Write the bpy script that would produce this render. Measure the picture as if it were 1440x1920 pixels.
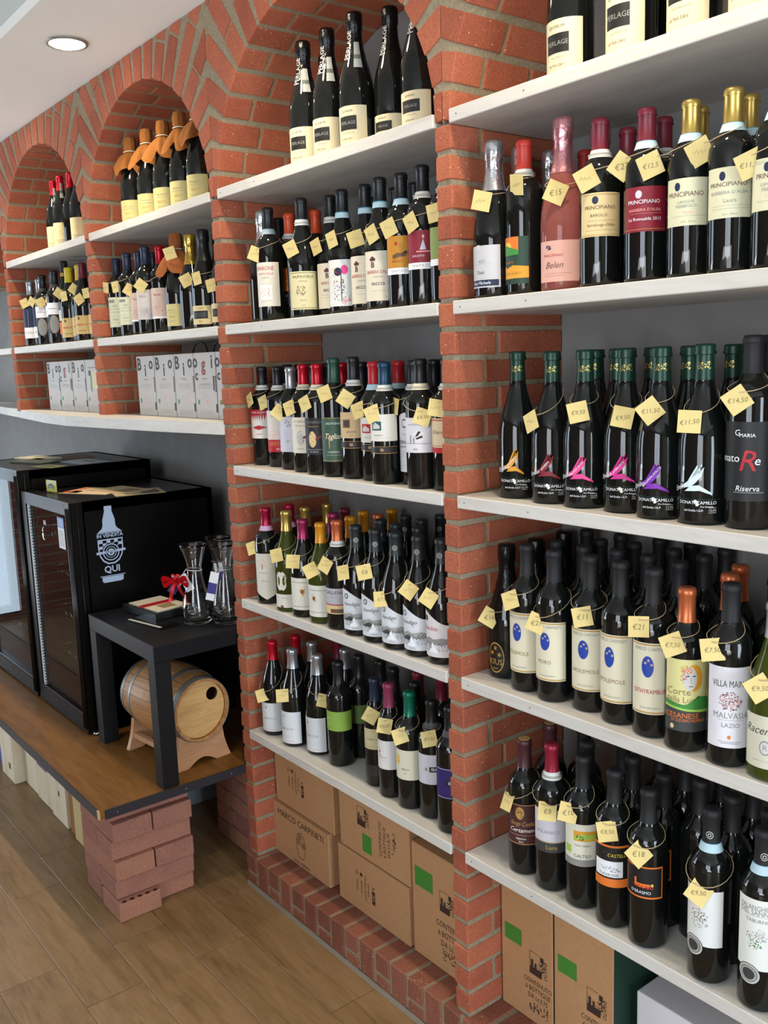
import bpy, bmesh, math, random
from mathutils import Vector, Matrix
for o in list(bpy.data.objects): bpy.data.objects.remove(o)
S = bpy.context.scene
W = bpy.data.worlds.new('world'); S.world = W
PI = math.pi; rnd = random.Random(7)
# ---------------------------------------------------------------- camera, world, lights, exposure
cd = bpy.data.cameras.new('camera'); cam = bpy.data.objects.new('camera', cd); S.collection.objects.link(cam)
cd.sensor_fit = 'VERTICAL'; cd.sensor_height = 24.0; cd.lens = 1746.777 / 1920 * 24; cd.clip_start = .05
r0 = Vector((0.617634, 0.785717, -0.034314)); r1 = Vector((0.104505, -0.125237, -0.986607)); r2 = Vector((-0.779491, 0.605776, -0.159462))
M = Matrix.Identity(4)
for i in range(3): M[i][0] = r0[i]; M[i][1] = -r1[i]; M[i][2] = -r2[i]
M.translation = Vector((1.41966, -1.29989, 1.59558)); cam.matrix_world = M; S.camera = cam
vs = S.view_settings; vs.view_transform = 'Standard'; vs.look = 'None'; vs.gamma = 1; vs.use_curve_mapping = False
vs.exposure = 0.0
W.use_nodes = True; bg = W.node_tree.nodes['Background']; bg.inputs[0].default_value = (.62, .78, 1, 1); bg.inputs[1].default_value = 1.2
def area(name, loc, tgt, sx, sy, power, col):
    l = bpy.data.lights.new(name, 'AREA'); l.shape = 'RECTANGLE'; l.size = sx; l.size_y = sy; l.energy = power; l.color = col
    o = bpy.data.objects.new(name, l); S.collection.objects.link(o); o.location = loc
    o.rotation_euler = (Vector(tgt) - Vector(loc)).to_track_quat('-Z', 'Y').to_euler(); return o
# daylight falling in through the glass front, the door at the right end and the window at the left end, plus two added ceiling fills
area('window_light', (2.1, -4.4, 1.45), (1.2, 0, 1.3), 2.0, 2.3, 120, (.86, .93, 1))
area('door_light', (4.35, -.75, 1.2), (0, -.75, 1.2), 1.3, 2.1, 105, (.78, .89, 1))
area('side_window_light', (-4.8, -2.75, 1.45), (-1, -.8, 1.3), 1.3, 1.9, 45, (.70, .86, 1))
area('ceiling_fill_light', (1.6, -3.9, .5), (.2, -.4, 2.7), 3.2, .6, 42, (.95, .97, 1))  # added low lamp that brightens the ceiling like bounce off sunlit paving
area('side_ceiling_fill_light', (-4.5, -2.1, .5), (-2.4, -.5, 2.7), 1.6, .5, 24, (.86, .93, 1))  # second added fill, lifts the left part of the ceiling
area('side_door_light', (-4.8, -.66, 1.25), (-1, -.66, 1.2), .7, 2.4, 18, (.68, .85, 1))
# ---------------------------------------------------------------- helpers
def lin(h):
    h = h.lstrip('#'); v = [int(h[i:i+2], 16)/255 for i in (0, 2, 4)]
    return tuple(c/12.92 if c <= .04045 else ((c+.055)/1.055)**2.4 for c in v) + (1,)
MATS = {}
def mat(name, col='#808080', rough=.5, metal=0, spec=.5, trans=0, ior=1.45, bump=None, bscale=60, vary=0, coat=0, alpha=1):
    if name in MATS: return MATS[name]
    m = bpy.data.materials.new(name); m.use_nodes = True; nt = m.node_tree; p = nt.nodes['Principled BSDF']
    c = lin(col) if isinstance(col, str) else col
    p.inputs['Base Color'].default_value = c; p.inputs['Roughness'].default_value = rough; p.inputs['Metallic'].default_value = metal
    p.inputs['Specular IOR Level'].default_value = spec; p.inputs['Transmission Weight'].default_value = trans; p.inputs['IOR'].default_value = ior
    p.inputs['Coat Weight'].default_value = coat; p.inputs['Alpha'].default_value = alpha
    if bump or vary:
        tc = nt.nodes.new('ShaderNodeTexCoord'); n = nt.nodes.new('ShaderNodeTexNoise'); n.inputs['Scale'].default_value = bscale; n.inputs['Detail'].default_value = 5
        nt.links.new(tc.outputs['Object'], n.inputs['Vector'])
        if bump:
            b = nt.nodes.new('ShaderNodeBump'); b.inputs['Strength'].default_value = bump; b.inputs['Distance'].default_value = .002
            nt.links.new(n.outputs[0], b.inputs['Height']); nt.links.new(b.outputs[0], p.inputs['Normal'])
        if vary:
            r = nt.nodes.new('ShaderNodeValToRGB'); r.color_ramp.elements[0].position = .3; r.color_ramp.elements[1].position = .7
            r.color_ramp.elements[0].color = tuple(x*(1-vary) for x in c[:3])+(1,); r.color_ramp.elements[1].color = tuple(min(1, x*(1+vary)) for x in c[:3])+(1,)
            nt.links.new(n.outputs[0], r.inputs[0]); nt.links.new(r.outputs[0], p.inputs['Base Color'])
    MATS[name] = m; return m
def nodes(m): return m.node_tree, m.node_tree.nodes['Principled BSDF']
def brick_mat(name, cols, speck=True):
    m = mat(name, '#a04a30', .85, spec=.25); nt, p = nodes(m); N = nt.nodes.new; L = nt.links.new
    oi = N('ShaderNodeObjectInfo'); tc = N('ShaderNodeTexCoord'); add = N('ShaderNodeVectorMath'); add.operation = 'ADD'
    sc = N('ShaderNodeVectorMath'); sc.operation = 'SCALE'; sc.inputs[0].default_value = (37, 11, 23); L(oi.outputs['Random'], sc.inputs['Scale'])
    L(tc.outputs['Object'], add.inputs[0]); L(sc.outputs[0], add.inputs[1])
    n1 = N('ShaderNodeTexNoise'); n1.inputs['Scale'].default_value = 14; n1.inputs['Detail'].default_value = 3; L(add.outputs[0], n1.inputs['Vector'])
    n2 = N('ShaderNodeTexNoise'); n2.inputs['Scale'].default_value = 240; n2.inputs['Detail'].default_value = 4; L(add.outputs[0], n2.inputs['Vector'])
    ma = N('ShaderNodeMath'); ma.operation = 'MULTIPLY_ADD'; ma.inputs[1].default_value = .45; L(n1.outputs[0], ma.inputs[0])
    mb = N('ShaderNodeMath'); mb.operation = 'MULTIPLY'; mb.inputs[1].default_value = .38; L(oi.outputs['Random'], mb.inputs[0]); L(mb.outputs[0], ma.inputs[2])
    r = N('ShaderNodeValToRGB'); e = r.color_ramp.elements; e[0].position = .12; e[0].color = lin(cols[0]); e[1].position = .85; e[1].color = lin(cols[-1])
    for i, c in enumerate(cols[1:-1]): x = e.new(.12 + .73*(i+1)/(len(cols)-1)); x.color = lin(c)
    L(ma.outputs[0], r.inputs[0])
    mx = N('ShaderNodeMix'); mx.data_type = 'RGBA'; mx.blend_type = 'MULTIPLY'; mx.inputs[0].default_value = .55
    r2_ = N('ShaderNodeValToRGB'); r2_.color_ramp.elements[0].position = .3; r2_.color_ramp.elements[0].color = (.55, .5, .5, 1); r2_.color_ramp.elements[1].position = .62; r2_.color_ramp.elements[1].color = (1.1, 1.1, 1.1, 1)
    L(n2.outputs[0], r2_.inputs[0]); L(r.outputs[0], mx.inputs[6]); L(r2_.outputs[0], mx.inputs[7]); out = mx.outputs[2]
    if speck:
        v = N('ShaderNodeTexVoronoi'); v.inputs['Scale'].default_value = 75; L(add.outputs[0], v.inputs['Vector'])
        n3 = N('ShaderNodeTexNoise'); n3.inputs['Scale'].default_value = 9; L(add.outputs[0], n3.inputs['Vector'])
        a = N('ShaderNodeMath'); a.operation = 'LESS_THAN'; a.inputs[1].default_value = .105; L(v.outputs['Distance'], a.inputs[0])
        b = N('ShaderNodeMath'); b.operation = 'GREATER_THAN'; b.inputs[1].default_value = .56; L(n3.outputs[0], b.inputs[0])
        c = N('ShaderNodeMath'); c.operation = 'MULTIPLY'; L(a.outputs[0], c.inputs[0]); L(b.outputs[0], c.inputs[1])
        m2 = N('ShaderNodeMix'); m2.data_type = 'RGBA'; L(c.outputs[0], m2.inputs[0]); L(out, m2.inputs[6]); m2.inputs[7].default_value = lin('#e8b890'); out = m2.outputs[2]
    L(out, p.inputs['Base Color'])
    b = N('ShaderNodeBump'); b.inputs['Strength'].default_value = .5; b.inputs['Distance'].default_value = .0015; L(n2.outputs[0], b.inputs['Height']); L(b.outputs[0], p.inputs['Normal'])
    return m
def wood_mat(name, cols, axis=0, scale=9, stretch=14, rough=.45, bump=.15, rand=True, spec=.4):
    m = mat(name, cols[0], rough, spec=spec); nt, p = nodes(m); N = nt.nodes.new; L = nt.links.new
    tc = N('ShaderNodeTexCoord'); mp = N('ShaderNodeMapping'); s = [stretch]*3; s[axis] = 1; mp.inputs['Scale'].default_value = s
    L(tc.outputs['Object'], mp.inputs[0]); src = mp.outputs[0]
    if rand:
        oi = N('ShaderNodeObjectInfo'); sc = N('ShaderNodeVectorMath'); sc.operation = 'SCALE'; sc.inputs[0].default_value = (31, 57, 23); L(oi.outputs['Random'], sc.inputs['Scale'])
        ad = N('ShaderNodeVectorMath'); ad.operation = 'ADD'; L(src, ad.inputs[0]); L(sc.outputs[0], ad.inputs[1]); src = ad.outputs[0]
    n = N('ShaderNodeTexNoise'); n.inputs['Scale'].default_value = scale; n.inputs['Detail'].default_value = 6; n.inputs['Roughness'].default_value = .6; n.inputs['Distortion'].default_value = 1.2; L(src, n.inputs['Vector'])
    n2 = N('ShaderNodeTexNoise'); n2.inputs['Scale'].default_value = scale*.35; n2.inputs['Detail'].default_value = 2; L(src, n2.inputs['Vector'])
    ma = N('ShaderNodeMath'); ma.operation = 'MULTIPLY_ADD'; ma.inputs[1].default_value = .6; L(n.outputs[0], ma.inputs[0])
    mb = N('ShaderNodeMath'); mb.operation = 'MULTIPLY'; mb.inputs[1].default_value = .4; L(n2.outputs[0], mb.inputs[0]); L(mb.outputs[0], ma.inputs[2])
    r = N('ShaderNodeValToRGB'); e = r.color_ramp.elements; e[0].position = .32; e[0].color = lin(cols[0]); e[1].position = .68; e[1].color = lin(cols[-1])
    for i, c in enumerate(cols[1:-1]): x = e.new(.32+.36*(i+1)/(len(cols)-1)); x.color = lin(c)
    L(ma.outputs[0], r.inputs[0]); L(r.outputs[0], p.inputs['Base Color'])
    b = N('ShaderNodeBump'); b.inputs['Strength'].default_value = bump; b.inputs['Distance'].default_value = .001; L(n.outputs[0], b.inputs['Height']); L(b.outputs[0], p.inputs['Normal'])
    return m
def obj(name, me, parent=None, label=None, cat=None, group=None, kind=None, loc=None, rot=None, mats=None):
    o = bpy.data.objects.new(name, me); S.collection.objects.link(o)
    if parent: o.parent = parent
    if loc is not None: o.location = loc
    if rot is not None: o.rotation_euler = rot
    for k, v in (('label', label), ('category', cat), ('group', group), ('kind', kind)):
        if v: o[k] = v
    return o
class MB:
    """collects faces, one material index per face"""
    def __init__(s): s.v = []; s.f = []; s.m = []; s.mats = []; s.smooth = []
    def mi(s, m):
        if m not in s.mats: s.mats.append(m)
        return s.mats.index(m)
    def add(s, vs, fs, m, smooth=False):
        b = len(s.v); s.v += [tuple(v) for v in vs]; k = s.mi(m)
        for f in fs: s.f.append(tuple(b+i for i in f)); s.m.append(k); s.smooth.append(smooth)
    def box(s, x0, x1, y0, y1, z0, z1, m):
        s.add([(x, y, z) for x in (x0, x1) for y in (y0, y1) for z in (z0, z1)], [(0, 1, 3, 2), (4, 6, 7, 5), (0, 4, 5, 1), (2, 3, 7, 6), (0, 2, 6, 4), (1, 5, 7, 3)], m)
    def tube(s, pts, r, m, n=6, closed=False):
        P = [Vector(p) for p in pts]; K = len(P); vs = []; up = Vector((0, 0, 1))
        for i in range(K):
            d = (P[(i+1) % K]-P[i-1]) if closed else (P[min(i+1, K-1)]-P[max(i-1, 0)])
            d.normalize(); a = d.cross(up)
            if a.length < .05: a = d.cross(Vector((1, 0, 0)))
            a.normalize(); b = d.cross(a)
            rr = r[i] if isinstance(r, (list, tuple)) else r
            vs += [P[i]+(a*math.cos(2*PI*k/n)+b*math.sin(2*PI*k/n))*rr for k in range(n)]
        fs = []
        for i in range(K if closed else K-1):
            j = (i+1) % K
            fs += [(i*n+k, i*n+(k+1) % n, j*n+(k+1) % n, j*n+k) for k in range(n)]
        if not closed: fs += [tuple(range(n))[::-1], tuple((K-1)*n+k for k in range(n))]
        s.add(vs, fs, m, True)
    def lathe(s, prof, m, n=32, cx=0, cy=0, fold=None, axis='z', cap=True):
        vs = []; fs = []
        for j, (z, r) in enumerate(prof):
            for k in range(n):
                a = 2*PI*k/n; rr = r + (fold(a, z, j) if fold else 0)
                p = (cx+rr*math.cos(a), cy+rr*math.sin(a), z)
                vs.append(p if axis == 'z' else (z, p[0], p[1]))
        K = len(prof)
        for j in range(K-1): fs += [(j*n+k, j*n+(k+1) % n, (j+1)*n+(k+1) % n, (j+1)*n+k) for k in range(n)]
        s.add(vs, fs, m, True)
        if cap: s.add(vs[:n], [tuple(range(n))[::-1]], m); s.add(vs[-n:], [tuple(range(n))], m)
    def mesh(s, name='mesh'):
        me = bpy.data.meshes.new(name); me.from_pydata(s.v, [], s.f)
        for m in s.mats: me.materials.append(m)
        me.polygons.foreach_set('material_index', s.m); me.polygons.foreach_set('use_smooth', s.smooth); me.update(); return me
    def obj(s, name, parent=None, **k): return obj(name, s.mesh(name), parent, **k)
def bevel(me, off, seg=1, ang=.6):
    bm = bmesh.new(); bm.from_mesh(me); bmesh.ops.remove_doubles(bm, verts=bm.verts, dist=1e-6); bmesh.ops.recalc_face_normals(bm, faces=bm.faces)
    es = [e for e in bm.edges if len(e.link_faces) == 2 and e.calc_face_angle(0) > ang]
    bmesh.ops.bevel(bm, geom=es, offset=off, segments=seg, affect='EDGES', profile=.6); bm.to_mesh(me); bm.free(); return me
def box_obj(name, x0, x1, y0, y1, z0, z1, m, parent=None, bev=0, **k):
    b = MB(); b.box(x0, x1, y0, y1, z0, z1, m); me = b.mesh(name)
    if bev: bevel(me, bev)
    return obj(name, me, parent, **k)
BM = {}
def brick_mesh(L, Wd, H, m, v, bev=.0022):
    k = (round(L, 4), round(Wd, 4), round(H, 4), m.name, v)
    if k not in BM:
        r = random.Random(v*13+5); b = MB(); b.box(-L/2, L/2, -Wd/2, Wd/2, -H/2, H/2, m)
        b.v = [tuple(c+r.uniform(-1, 1)*.0012 for c in p) for p in b.v]; BM[k] = bevel(b.mesh('brick'), bev)
    return BM[k]
# ---- text: every string is turned into flat polygons once, while the scene is still small
TXT = {}
def bake_texts(strs):
    ob = []
    for s, sh in strs:
        c = bpy.data.curves.new('text', 'FONT'); c.body = s; c.align_x = 'CENTER'; c.align_y = 'CENTER'; c.resolution_u = 2; c.shear = sh; c.size = 1; c.offset = .026 if s in ('B', 'i', 'o', 'g', 'c', 'l', 'QUI', 'IN VENDITA', 'CONTENUTO', '6 BOTTIGLIE', 'DA Lt.0,75', 'MARCO CARPINETI') else 0; c.offset = .026 if s in ('B', 'i', 'o', 'g', 'c', 'l', 'QUI', 'IN VENDITA') else 0
        o = bpy.data.objects.new('text', c); S.collection.objects.link(o); ob.append(((s, sh), o, c))
    dg = bpy.context.evaluated_depsgraph_get()
    for k, o, c in ob:
        e = o.evaluated_get(dg); me = e.to_mesh(); TXT[k] = ([tuple(v.co[:2]) for v in me.vertices], [tuple(p.vertices) for p in me.polygons]); e.to_mesh_clear()
    for k, o, c in ob: bpy.data.objects.remove(o); bpy.data.curves.remove(c)
def flat_text(mb, s, m, org, ux, uy, size, sh=0, off=None, sx=1):
    """lettering laid on a plane: origin, unit x and unit y directions"""
    vs, fs = TXT[(s, sh)]; O = Vector(org); X = Vector(ux); Y = Vector(uy); Nn = X.cross(Y)*(off or 0)
    mb.add([O+Nn+X*(x*size*sx)+Y*(y*size) for x, y in vs], fs, m)
PAL = dict(k='#141312', w='#f2efe6', W='#e9ecf0', cr='#efe4c4', g='#8a8a86', lg='#c9c9c4', r='#b3202a', dr='#7e1f2b', o='#e0762a', y='#e6c33c', gd='#b8924a', b='#1f3f9c', n='#1c2446', gr='#3f8a3c', lgr='#9cc452', tg='#24585c', p='#e8a39b', pk='#e2458c', mg='#d22a8c', pu='#7a2aa8', br='#6a4a34', tan='#d9c08c', cy='#cfe6e8', dg='#3a3c3c', mar='#5b2f33', li='#c9c6dc', am='#dc9a2c', bt='#94805c')
def pal(c): return mat('print_'+c, PAL[c], .55)

SPOT_W = 26
BOTTLES=[
('A1', -2.4933, 0.1, 0.285, 'bg', 'red', 'greyv', 'cream', 0.02, 0.36, 60, -49.7, 'black wine bottle with shiny red cap, farther from the pillar, far-left bay top shelf'),
('A1', -2.3828, 0.089, 0.285, 'bg', 'red', 'greyv', 'cream', 0.02, 0.36, 60, -50.1, 'black wine bottle with shiny red cap standing second under the arch, far-left bay top shelf'),
('A1', -2.305, 0.101, 0.285, 'bg', 'red', None, None, 0.1, 0.3, 60, -50.6, 'dark bottle with red cap, third under the arch, top shelf of the far-left bay'),
('A1', -2.2255, 0.1, 0.285, 'bg', 'red', None, 'cream', 0.02, 0.36, 60, -51.0, 'red-capped bottle half hidden by the arch pillar, top shelf of the far-left bay'),
('A2', -2.7599, 0.0553, 0.2765, 'bd', 'silver', None, 'navywhite', 0.126, 0.586, 62, -50.0, 'silver-capped bottle with navy and white label beside the pillar, far-left bay second shelf'),
('A2', -2.6892, 0.0727, 0.2816, 'bd', 'silver', None, 'navywhite', 0.124, 0.577, 62, -50.5, 'second silver-capped bottle with navy and white label, second shelf of the far-left bay'),
('A2', -2.5906, 0.0542, 0.2879, 'bd', 'black', 'dark', 'halfmoon', 0.135, 0.547, 62, -50.7, 'dark-capped bottle with white label and half-moon disc, leftmost of three, far-left bay second shelf'),
('A2', -2.5205, 0.0738, 0.2889, 'bd', 'black', 'dark', 'halfmoon', 0.129, 0.55, 62, -51.2, 'dark-capped bottle with white label and full half-moon disc, middle one, far-left bay second shelf'),
('A2', -2.4455, 0.0544, 0.2928, 'bd', 'black', 'dark', 'halfmoon', 0.144, 0.558, 62, -51.3, 'dark-capped bottle with white label, third half-moon one, second shelf of the far-left bay'),
('A2', -2.3771, 0.0736, 0.3234, 'hk', 'black', 'gold', 'orangewhite', 0.111, 0.403, 60, -49.9, 'tall thin bottle with white and orange label, second shelf of the far-left bay'),
('A2', -2.2911, 0.0571, 0.289, 'bg', 'yellow', None, 'parch', 0.069, 0.325, 60, -50.1, 'yellow-capped bottle with parchment label, left one, second shelf of the far-left bay'),
('A2', -2.2135, 0.0709, 0.2921, 'bg', 'yellow', None, 'parch', 0.08, 0.32, 60, -50.7, 'yellow-capped bottle with parchment label, right one, second shelf of the far-left bay'),
('A2', -2.1317, 0.0525, 0.2917, 'bg', 'darkred', None, 'parch', 0.089, 0.325, 60, -50.8, 'dark red capped bottle with parchment label, second shelf of the far-left bay'),
('A2', -2.0563, 0.0755, 0.2845, 'bg', 'black', None, 'parch', 0.087, 0.334, 60, -51.6, 'bottle with parchment label half hidden by the pillar, second shelf of the far-left bay'),
('B1', -1.6917, 0.085, 0.278, 'sp', 'cloth', None, 'yellowlab', 0.03, 0.3, 58, -52.0, 'cloth-hooded black sparkling bottle, first from the far pillar, top shelf of the second bay'),
('B1', -1.5558, 0.085, 0.278, 'sp', 'cloth', None, 'yellowlab', 0.03, 0.3, 58, -53.0, 'cloth-hooded black sparkling bottle, second from the far pillar, top shelf of the second bay'),
('B1', -1.434, 0.085, 0.278, 'sp', 'cloth', None, 'yellowlab', 0.03, 0.3, 58, -53.9, 'cloth-hooded black sparkling bottle, third from the far pillar, top shelf of the second bay'),
('B1', -1.3144, 0.085, 0.278, 'sp', 'cloth', None, 'yellowlab', 0.03, 0.3, 58, -54.9, 'black sparkling bottle in a tan cloth hood, fourth with flared folds, second bay top shelf'),
('B1', -1.2, 0.085, 0.278, 'sp', 'cloth', None, 'yellowlab', 0.03, 0.3, 58, -55.9, 'black sparkling bottle in a tan cloth hood against the near pillar, second bay top shelf'),
('B2', -1.8477, 0.07, 0.2774, 'bd', 'navy', None, 'palegreen', 0.135, 0.509, 62, -54.7, 'navy-capped bottle with pale green label nearest the far pillar, second bay second shelf'),
('B2', -1.7196, 0.0559, 0.2824, 'bd', 'navy', None, 'palegreen', 0.139, 0.47, 62, -55.4, 'second navy-capped bottle with pale green label, second shelf of the second bay'),
('B2', -1.6445, 0.0657, 0.28, 'bd', 'navy', None, 'roseprint', 0.166, 0.505, 62, -56.0, 'navy-capped bottle with pink ornament label, left one, second shelf of the second bay'),
('B2', -1.5656, 0.0544, 0.2875, 'bd', 'navy', None, 'greyprint', 0.168, 0.503, 62, -56.4, 'navy-capped bottle with grey ornament label, tucked behind, second shelf of the second bay'),
('B2', -1.4954, 0.0736, 0.2816, 'bd', 'red', None, 'roseprint', 0.171, 0.516, 62, -57.2, 'red-capped bottle with large pink ornament label, second shelf of the second bay'),
('B2', -1.3405, 0.0578, 0.288, 'sp', 'cloth2', None, 'yellowlab', 0.056, 0.291, 58, -66.7, 'sparkling bottle wearing a rusty suede hood and white ribbon, second bay second shelf'),
('B2', -1.2559, 0.0645, 0.288, 'sp', 'goldfoil', None, None, 0, 0, 58, -55.0, 'gold foil sparkling bottle behind the suede-hooded one, second shelf of the second bay'),
('B2', -1.1546, 0.0545, 0.288, 'sp', 'black', None, 'periage2', 0.041, 0.23, 58, -55.8, 'black foil sparkling bottle with cream framed label, second shelf of the second bay'),
('B2', -1.0719, 0.0735, 0.288, 'sp', 'black', None, 'periage2', 0.049, 0.235, 58, -56.9, 'sparkling bottle with cream framed label half behind the pillar, second bay second shelf'),
('B2', -1.2038, 0.1314, 0.288, 'sp', 'black', None, None, 0.27, 0.55, 58, -56.6, 'black-capped back-row bottle, rightmost, second shelf of the second bay'),
('B2', -1.674, 0.1323, 0.2816, 'bd', 'black', None, None, 0.27, 0.55, 62, -56.8, 'black-capped back-row bottle, first from the left, second shelf of the second bay'),
('C1', -0.6671, 0.1822, 0.3, 'sp', 'black', None, None, 0.27, 0.55, 58, -63.4, 'black foil sparkling bottle behind the first two, seen through the gap, middle bay top shelf'),
('C1', -0.6107, 0.075, 0.3, 'sp', 'blackfoil', 'greyv', 'periage', 0.03, 0.31, 58, -62.1, 'sparkling bottle with white framed label, leftmost under the arch, middle bay top shelf'),
('C1', -0.5071, 0.075, 0.3, 'sp', 'blackfoil', 'greyv', 'periage', 0.03, 0.31, 58, -63.5, 'sparkling bottle with white framed label, second under the arch, middle bay top shelf'),
('C1', -0.3889, 0.0686, 0.3, 'sp', 'blackfoil', 'greyv', 'periage', 0.03, 0.31, 58, -65.1, 'tallest looking sparkling bottle with white framed label, third under arch, middle bay top shelf'),
('C1', -0.3188, 0.1164, 0.3, 'sp', 'blackfoil', None, 'periage', 0.03, 0.22, 58, -67.2, 'sparkling bottle standing behind with almost hidden label, fourth under arch, middle bay top shelf'),
('C1', -0.1772, 0.08, 0.3, 'sp', 'blackfoil', None, 'periage', 0.03, 0.26, 58, -68.8, 'sparkling bottle with cream label, half hidden by the near pillar, middle bay top shelf'),
('C2', -0.8568, 0.0813, 0.3, 'sp', 'silverfoil', None, None, 0.27, 0.55, 58, -59.2, 'silver foil sparkling bottle beside the brick, second shelf of the middle bay'),
('C2', -0.7733, 0.0494, 0.2951, 'bd', 'black', 'greyblue', 'amarone', 0.131, 0.516, 62, -56.7, 'black-capped bottle with white AMARONE label, second shelf of the middle bay'),
('C2', -0.7837, 0.1214, 0.2861, 'bd', 'orange', 'white', 'blackorange', 0.159, 0.506, 62, -71.2, 'orange-capped bottle with black label and orange panel, second shelf of the middle bay'),
('C2', -0.6076, 0.0457, 0.2935, 'bg', 'black', 'white', 'valpo', 0.067, 0.385, 60, -40.4, 'bottle with cream bordered VALPOLICELLA label, second shelf of the middle bay'),
('C2', -0.5421, 0.0894, 0.2935, 'bg', 'black', 'white', 'barolo', 0.065, 0.437, 60, -58.4, 'black-capped bottle with cream BAROLO label, second shelf of the middle bay'),
('C2', -0.4658, 0.0695, 0.2935, 'bg', 'black', 'blueband', 'floral', 0.065, 0.436, 60, -51.6, 'bottle with colourful flower painting label, second shelf of the middle bay'),
('C2', -0.3878, 0.0804, 0.2935, 'bg', 'black', 'blueband', 'barbera', 0.068, 0.44, 60, -60.5, "bottle with cream BARBERA D'ALBA label, left one, second shelf of the middle bay"),
('C2', -0.3052, 0.06, 0.2935, 'bg', 'black', 'blueband', 'barbera', 0.069, 0.443, 60, -53.8, "bottle with cream BARBERA D'ALBA label, right one, second shelf of the middle bay"),
('C2', -0.2294, 0.06, 0.29, 'bd', 'black', 'blueband', 'yellowart', 0.248, 0.53, 62, -48.4, 'bottle with amber label showing a running animal, second shelf of the middle bay'),
('C2', -0.1566, 0.06, 0.2938, 'bd', 'black', 'white', 'redart', 0.259, 0.532, 62, -49.7, 'bottle with crimson label showing a seated figure, second shelf of the middle bay'),
('C2', -0.0838, 0.06, 0.2966, 'bd', 'black', 'white', 'greenart', 0.261, 0.522, 62, -51.0, 'bottle with green label half behind the near pillar, second shelf of the middle bay'),
('C2', -0.9072, 0.166, 0.2938, 'bd', 'black', None, None, 0.27, 0.55, 62, -64.2, 'black-capped back-row bottle, first from the left, second shelf of the middle bay'),
('C2', -0.8239, 0.1821, 0.2938, 'bd', 'black', None, None, 0.27, 0.55, 62, -65.4, 'black-capped back-row bottle, second from the left, second shelf of the middle bay'),
('C2', -0.7465, 0.184, 0.2938, 'bd', 'orange', None, None, 0.27, 0.55, 62, -66.4, 'only orange-capped bottle in the back rows, second shelf of the middle bay'),
('C2', -0.6199, 0.1575, 0.2938, 'bd', 'black', None, None, 0.27, 0.55, 62, -67.5, 'black-capped back-row bottle, third from the left, second shelf of the middle bay'),
('C2', -0.5173, 0.2006, 0.2938, 'bd', 'black', None, None, 0.27, 0.55, 62, -69.8, 'black-capped back-row bottle, fourth from the left, second shelf of the middle bay'),
('C2', -0.3906, 0.1736, 0.2938, 'bd', 'black', None, None, 0.27, 0.55, 62, -71.1, 'black-capped back-row bottle, fifth from the left, second shelf of the middle bay'),
('C2', -0.3161, 0.1724, 0.2938, 'bd', 'black', None, None, 0.27, 0.55, 62, -72.3, 'black-capped back-row bottle, sixth from the left, second shelf of the middle bay'),
('C3', -0.9027, 0.0812, 0.2776, 'bd', 'black', 'white', 'spiky', 0.275, 0.568, 62, -55.9, 'bottle with red and white spiked label, third shelf of the middle bay'),
('C3', -0.8178, 0.0813, 0.277, 'bd', 'black', 'white', 'pinkred', 0.153, 0.565, 62, -49.3, 'bottle with white label turning red at the bottom, third shelf of the middle bay'),
('C3', -0.73, 0.0678, 0.2739, 'bd', 'silver', None, 'lavender', 0.177, 0.52, 62, -57.6, 'silver-capped bottle with pale lavender label, third shelf of the middle bay'),
('C3', -0.6486, 0.0555, 0.281, 'bd', 'red', 'cream', 'crestw', 0.181, 0.513, 62, -58.4, 'red-capped bottle with cream crest label, third shelf of the middle bay'),
('C3', -0.5698, 0.0455, 0.2808, 'bd', 'red', 'cream', 'crestb', 0.184, 0.517, 62, -59.2, 'red-capped bottle with black crest label, third shelf of the middle bay'),
('C3', -0.497, 0.046, 0.2935, 'bd', 'green', None, 'greenlab', 0.13, 0.506, 62, -48.5, 'green-capped bottle with large green label, third shelf of the middle bay'),
('C3', -0.4246, 0.0534, 0.294, 'bd', 'black', 'white', 'squaretan', 0.339, 0.552, 62, -53.8, 'black-capped bottle with tan label and framed square, third shelf of the middle bay'),
('C3', -0.3521, 0.0605, 0.2808, 'bd', 'red2', 'blueband', 'squarewhite', 0.327, 0.538, 62, -62.6, 'red-capped bottle with white label and red square, third shelf of the middle bay'),
('C3', -0.283, 0.0378, 0.2795, 'bd', 'blue', 'white', 'squareteal', 0.357, 0.577, 62, -55.7, 'blue-capped bottle with white label and teal square, third shelf of the middle bay'),
('C3', -0.219, 0.0725, 0.2805, 'bd', 'black', 'white', 'nacina', 0.106, 0.569, 62, -65.1, 'bottle with tall white scroll-shaped label, third shelf of the middle bay'),
('C3', -0.1549, 0.0378, 0.2833, 'bd', 'black', 'cream', 'bird', 0.284, 0.553, 62, -65.5, 'bottle with white label and line-drawn bird, third shelf of the middle bay'),
('C3', -0.0838, 0.0532, 0.2827, 'bd', 'black', 'white', 'tanred', 0.29, 0.553, 62, -74.0, 'bottle with tan and red label behind the near pillar, middle bay third shelf'),
('C3', -0.864, 0.1428, 0.2808, 'bd', 'black', 'white', None, 0.27, 0.55, 62, -64.3, 'black-capped back-row bottle, first from the left, third shelf of the middle bay'),
('C3', -0.9029, 0.21, 0.2808, 'bd', 'black', 'white', None, 0.27, 0.55, 62, -65.0, 'black-capped back-row bottle, second from the left, third shelf of the middle bay'),
('C3', -0.7358, 0.1403, 0.2808, 'bd', 'black', None, None, 0.27, 0.55, 62, -65.8, 'black-capped back-row bottle, third from the left, third shelf of the middle bay'),
('C3', -0.6875, 0.21, 0.2808, 'bd', 'red', None, None, 0.27, 0.55, 62, -67.6, 'red-capped back-row bottle, first from the left, third shelf of the middle bay'),
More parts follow.
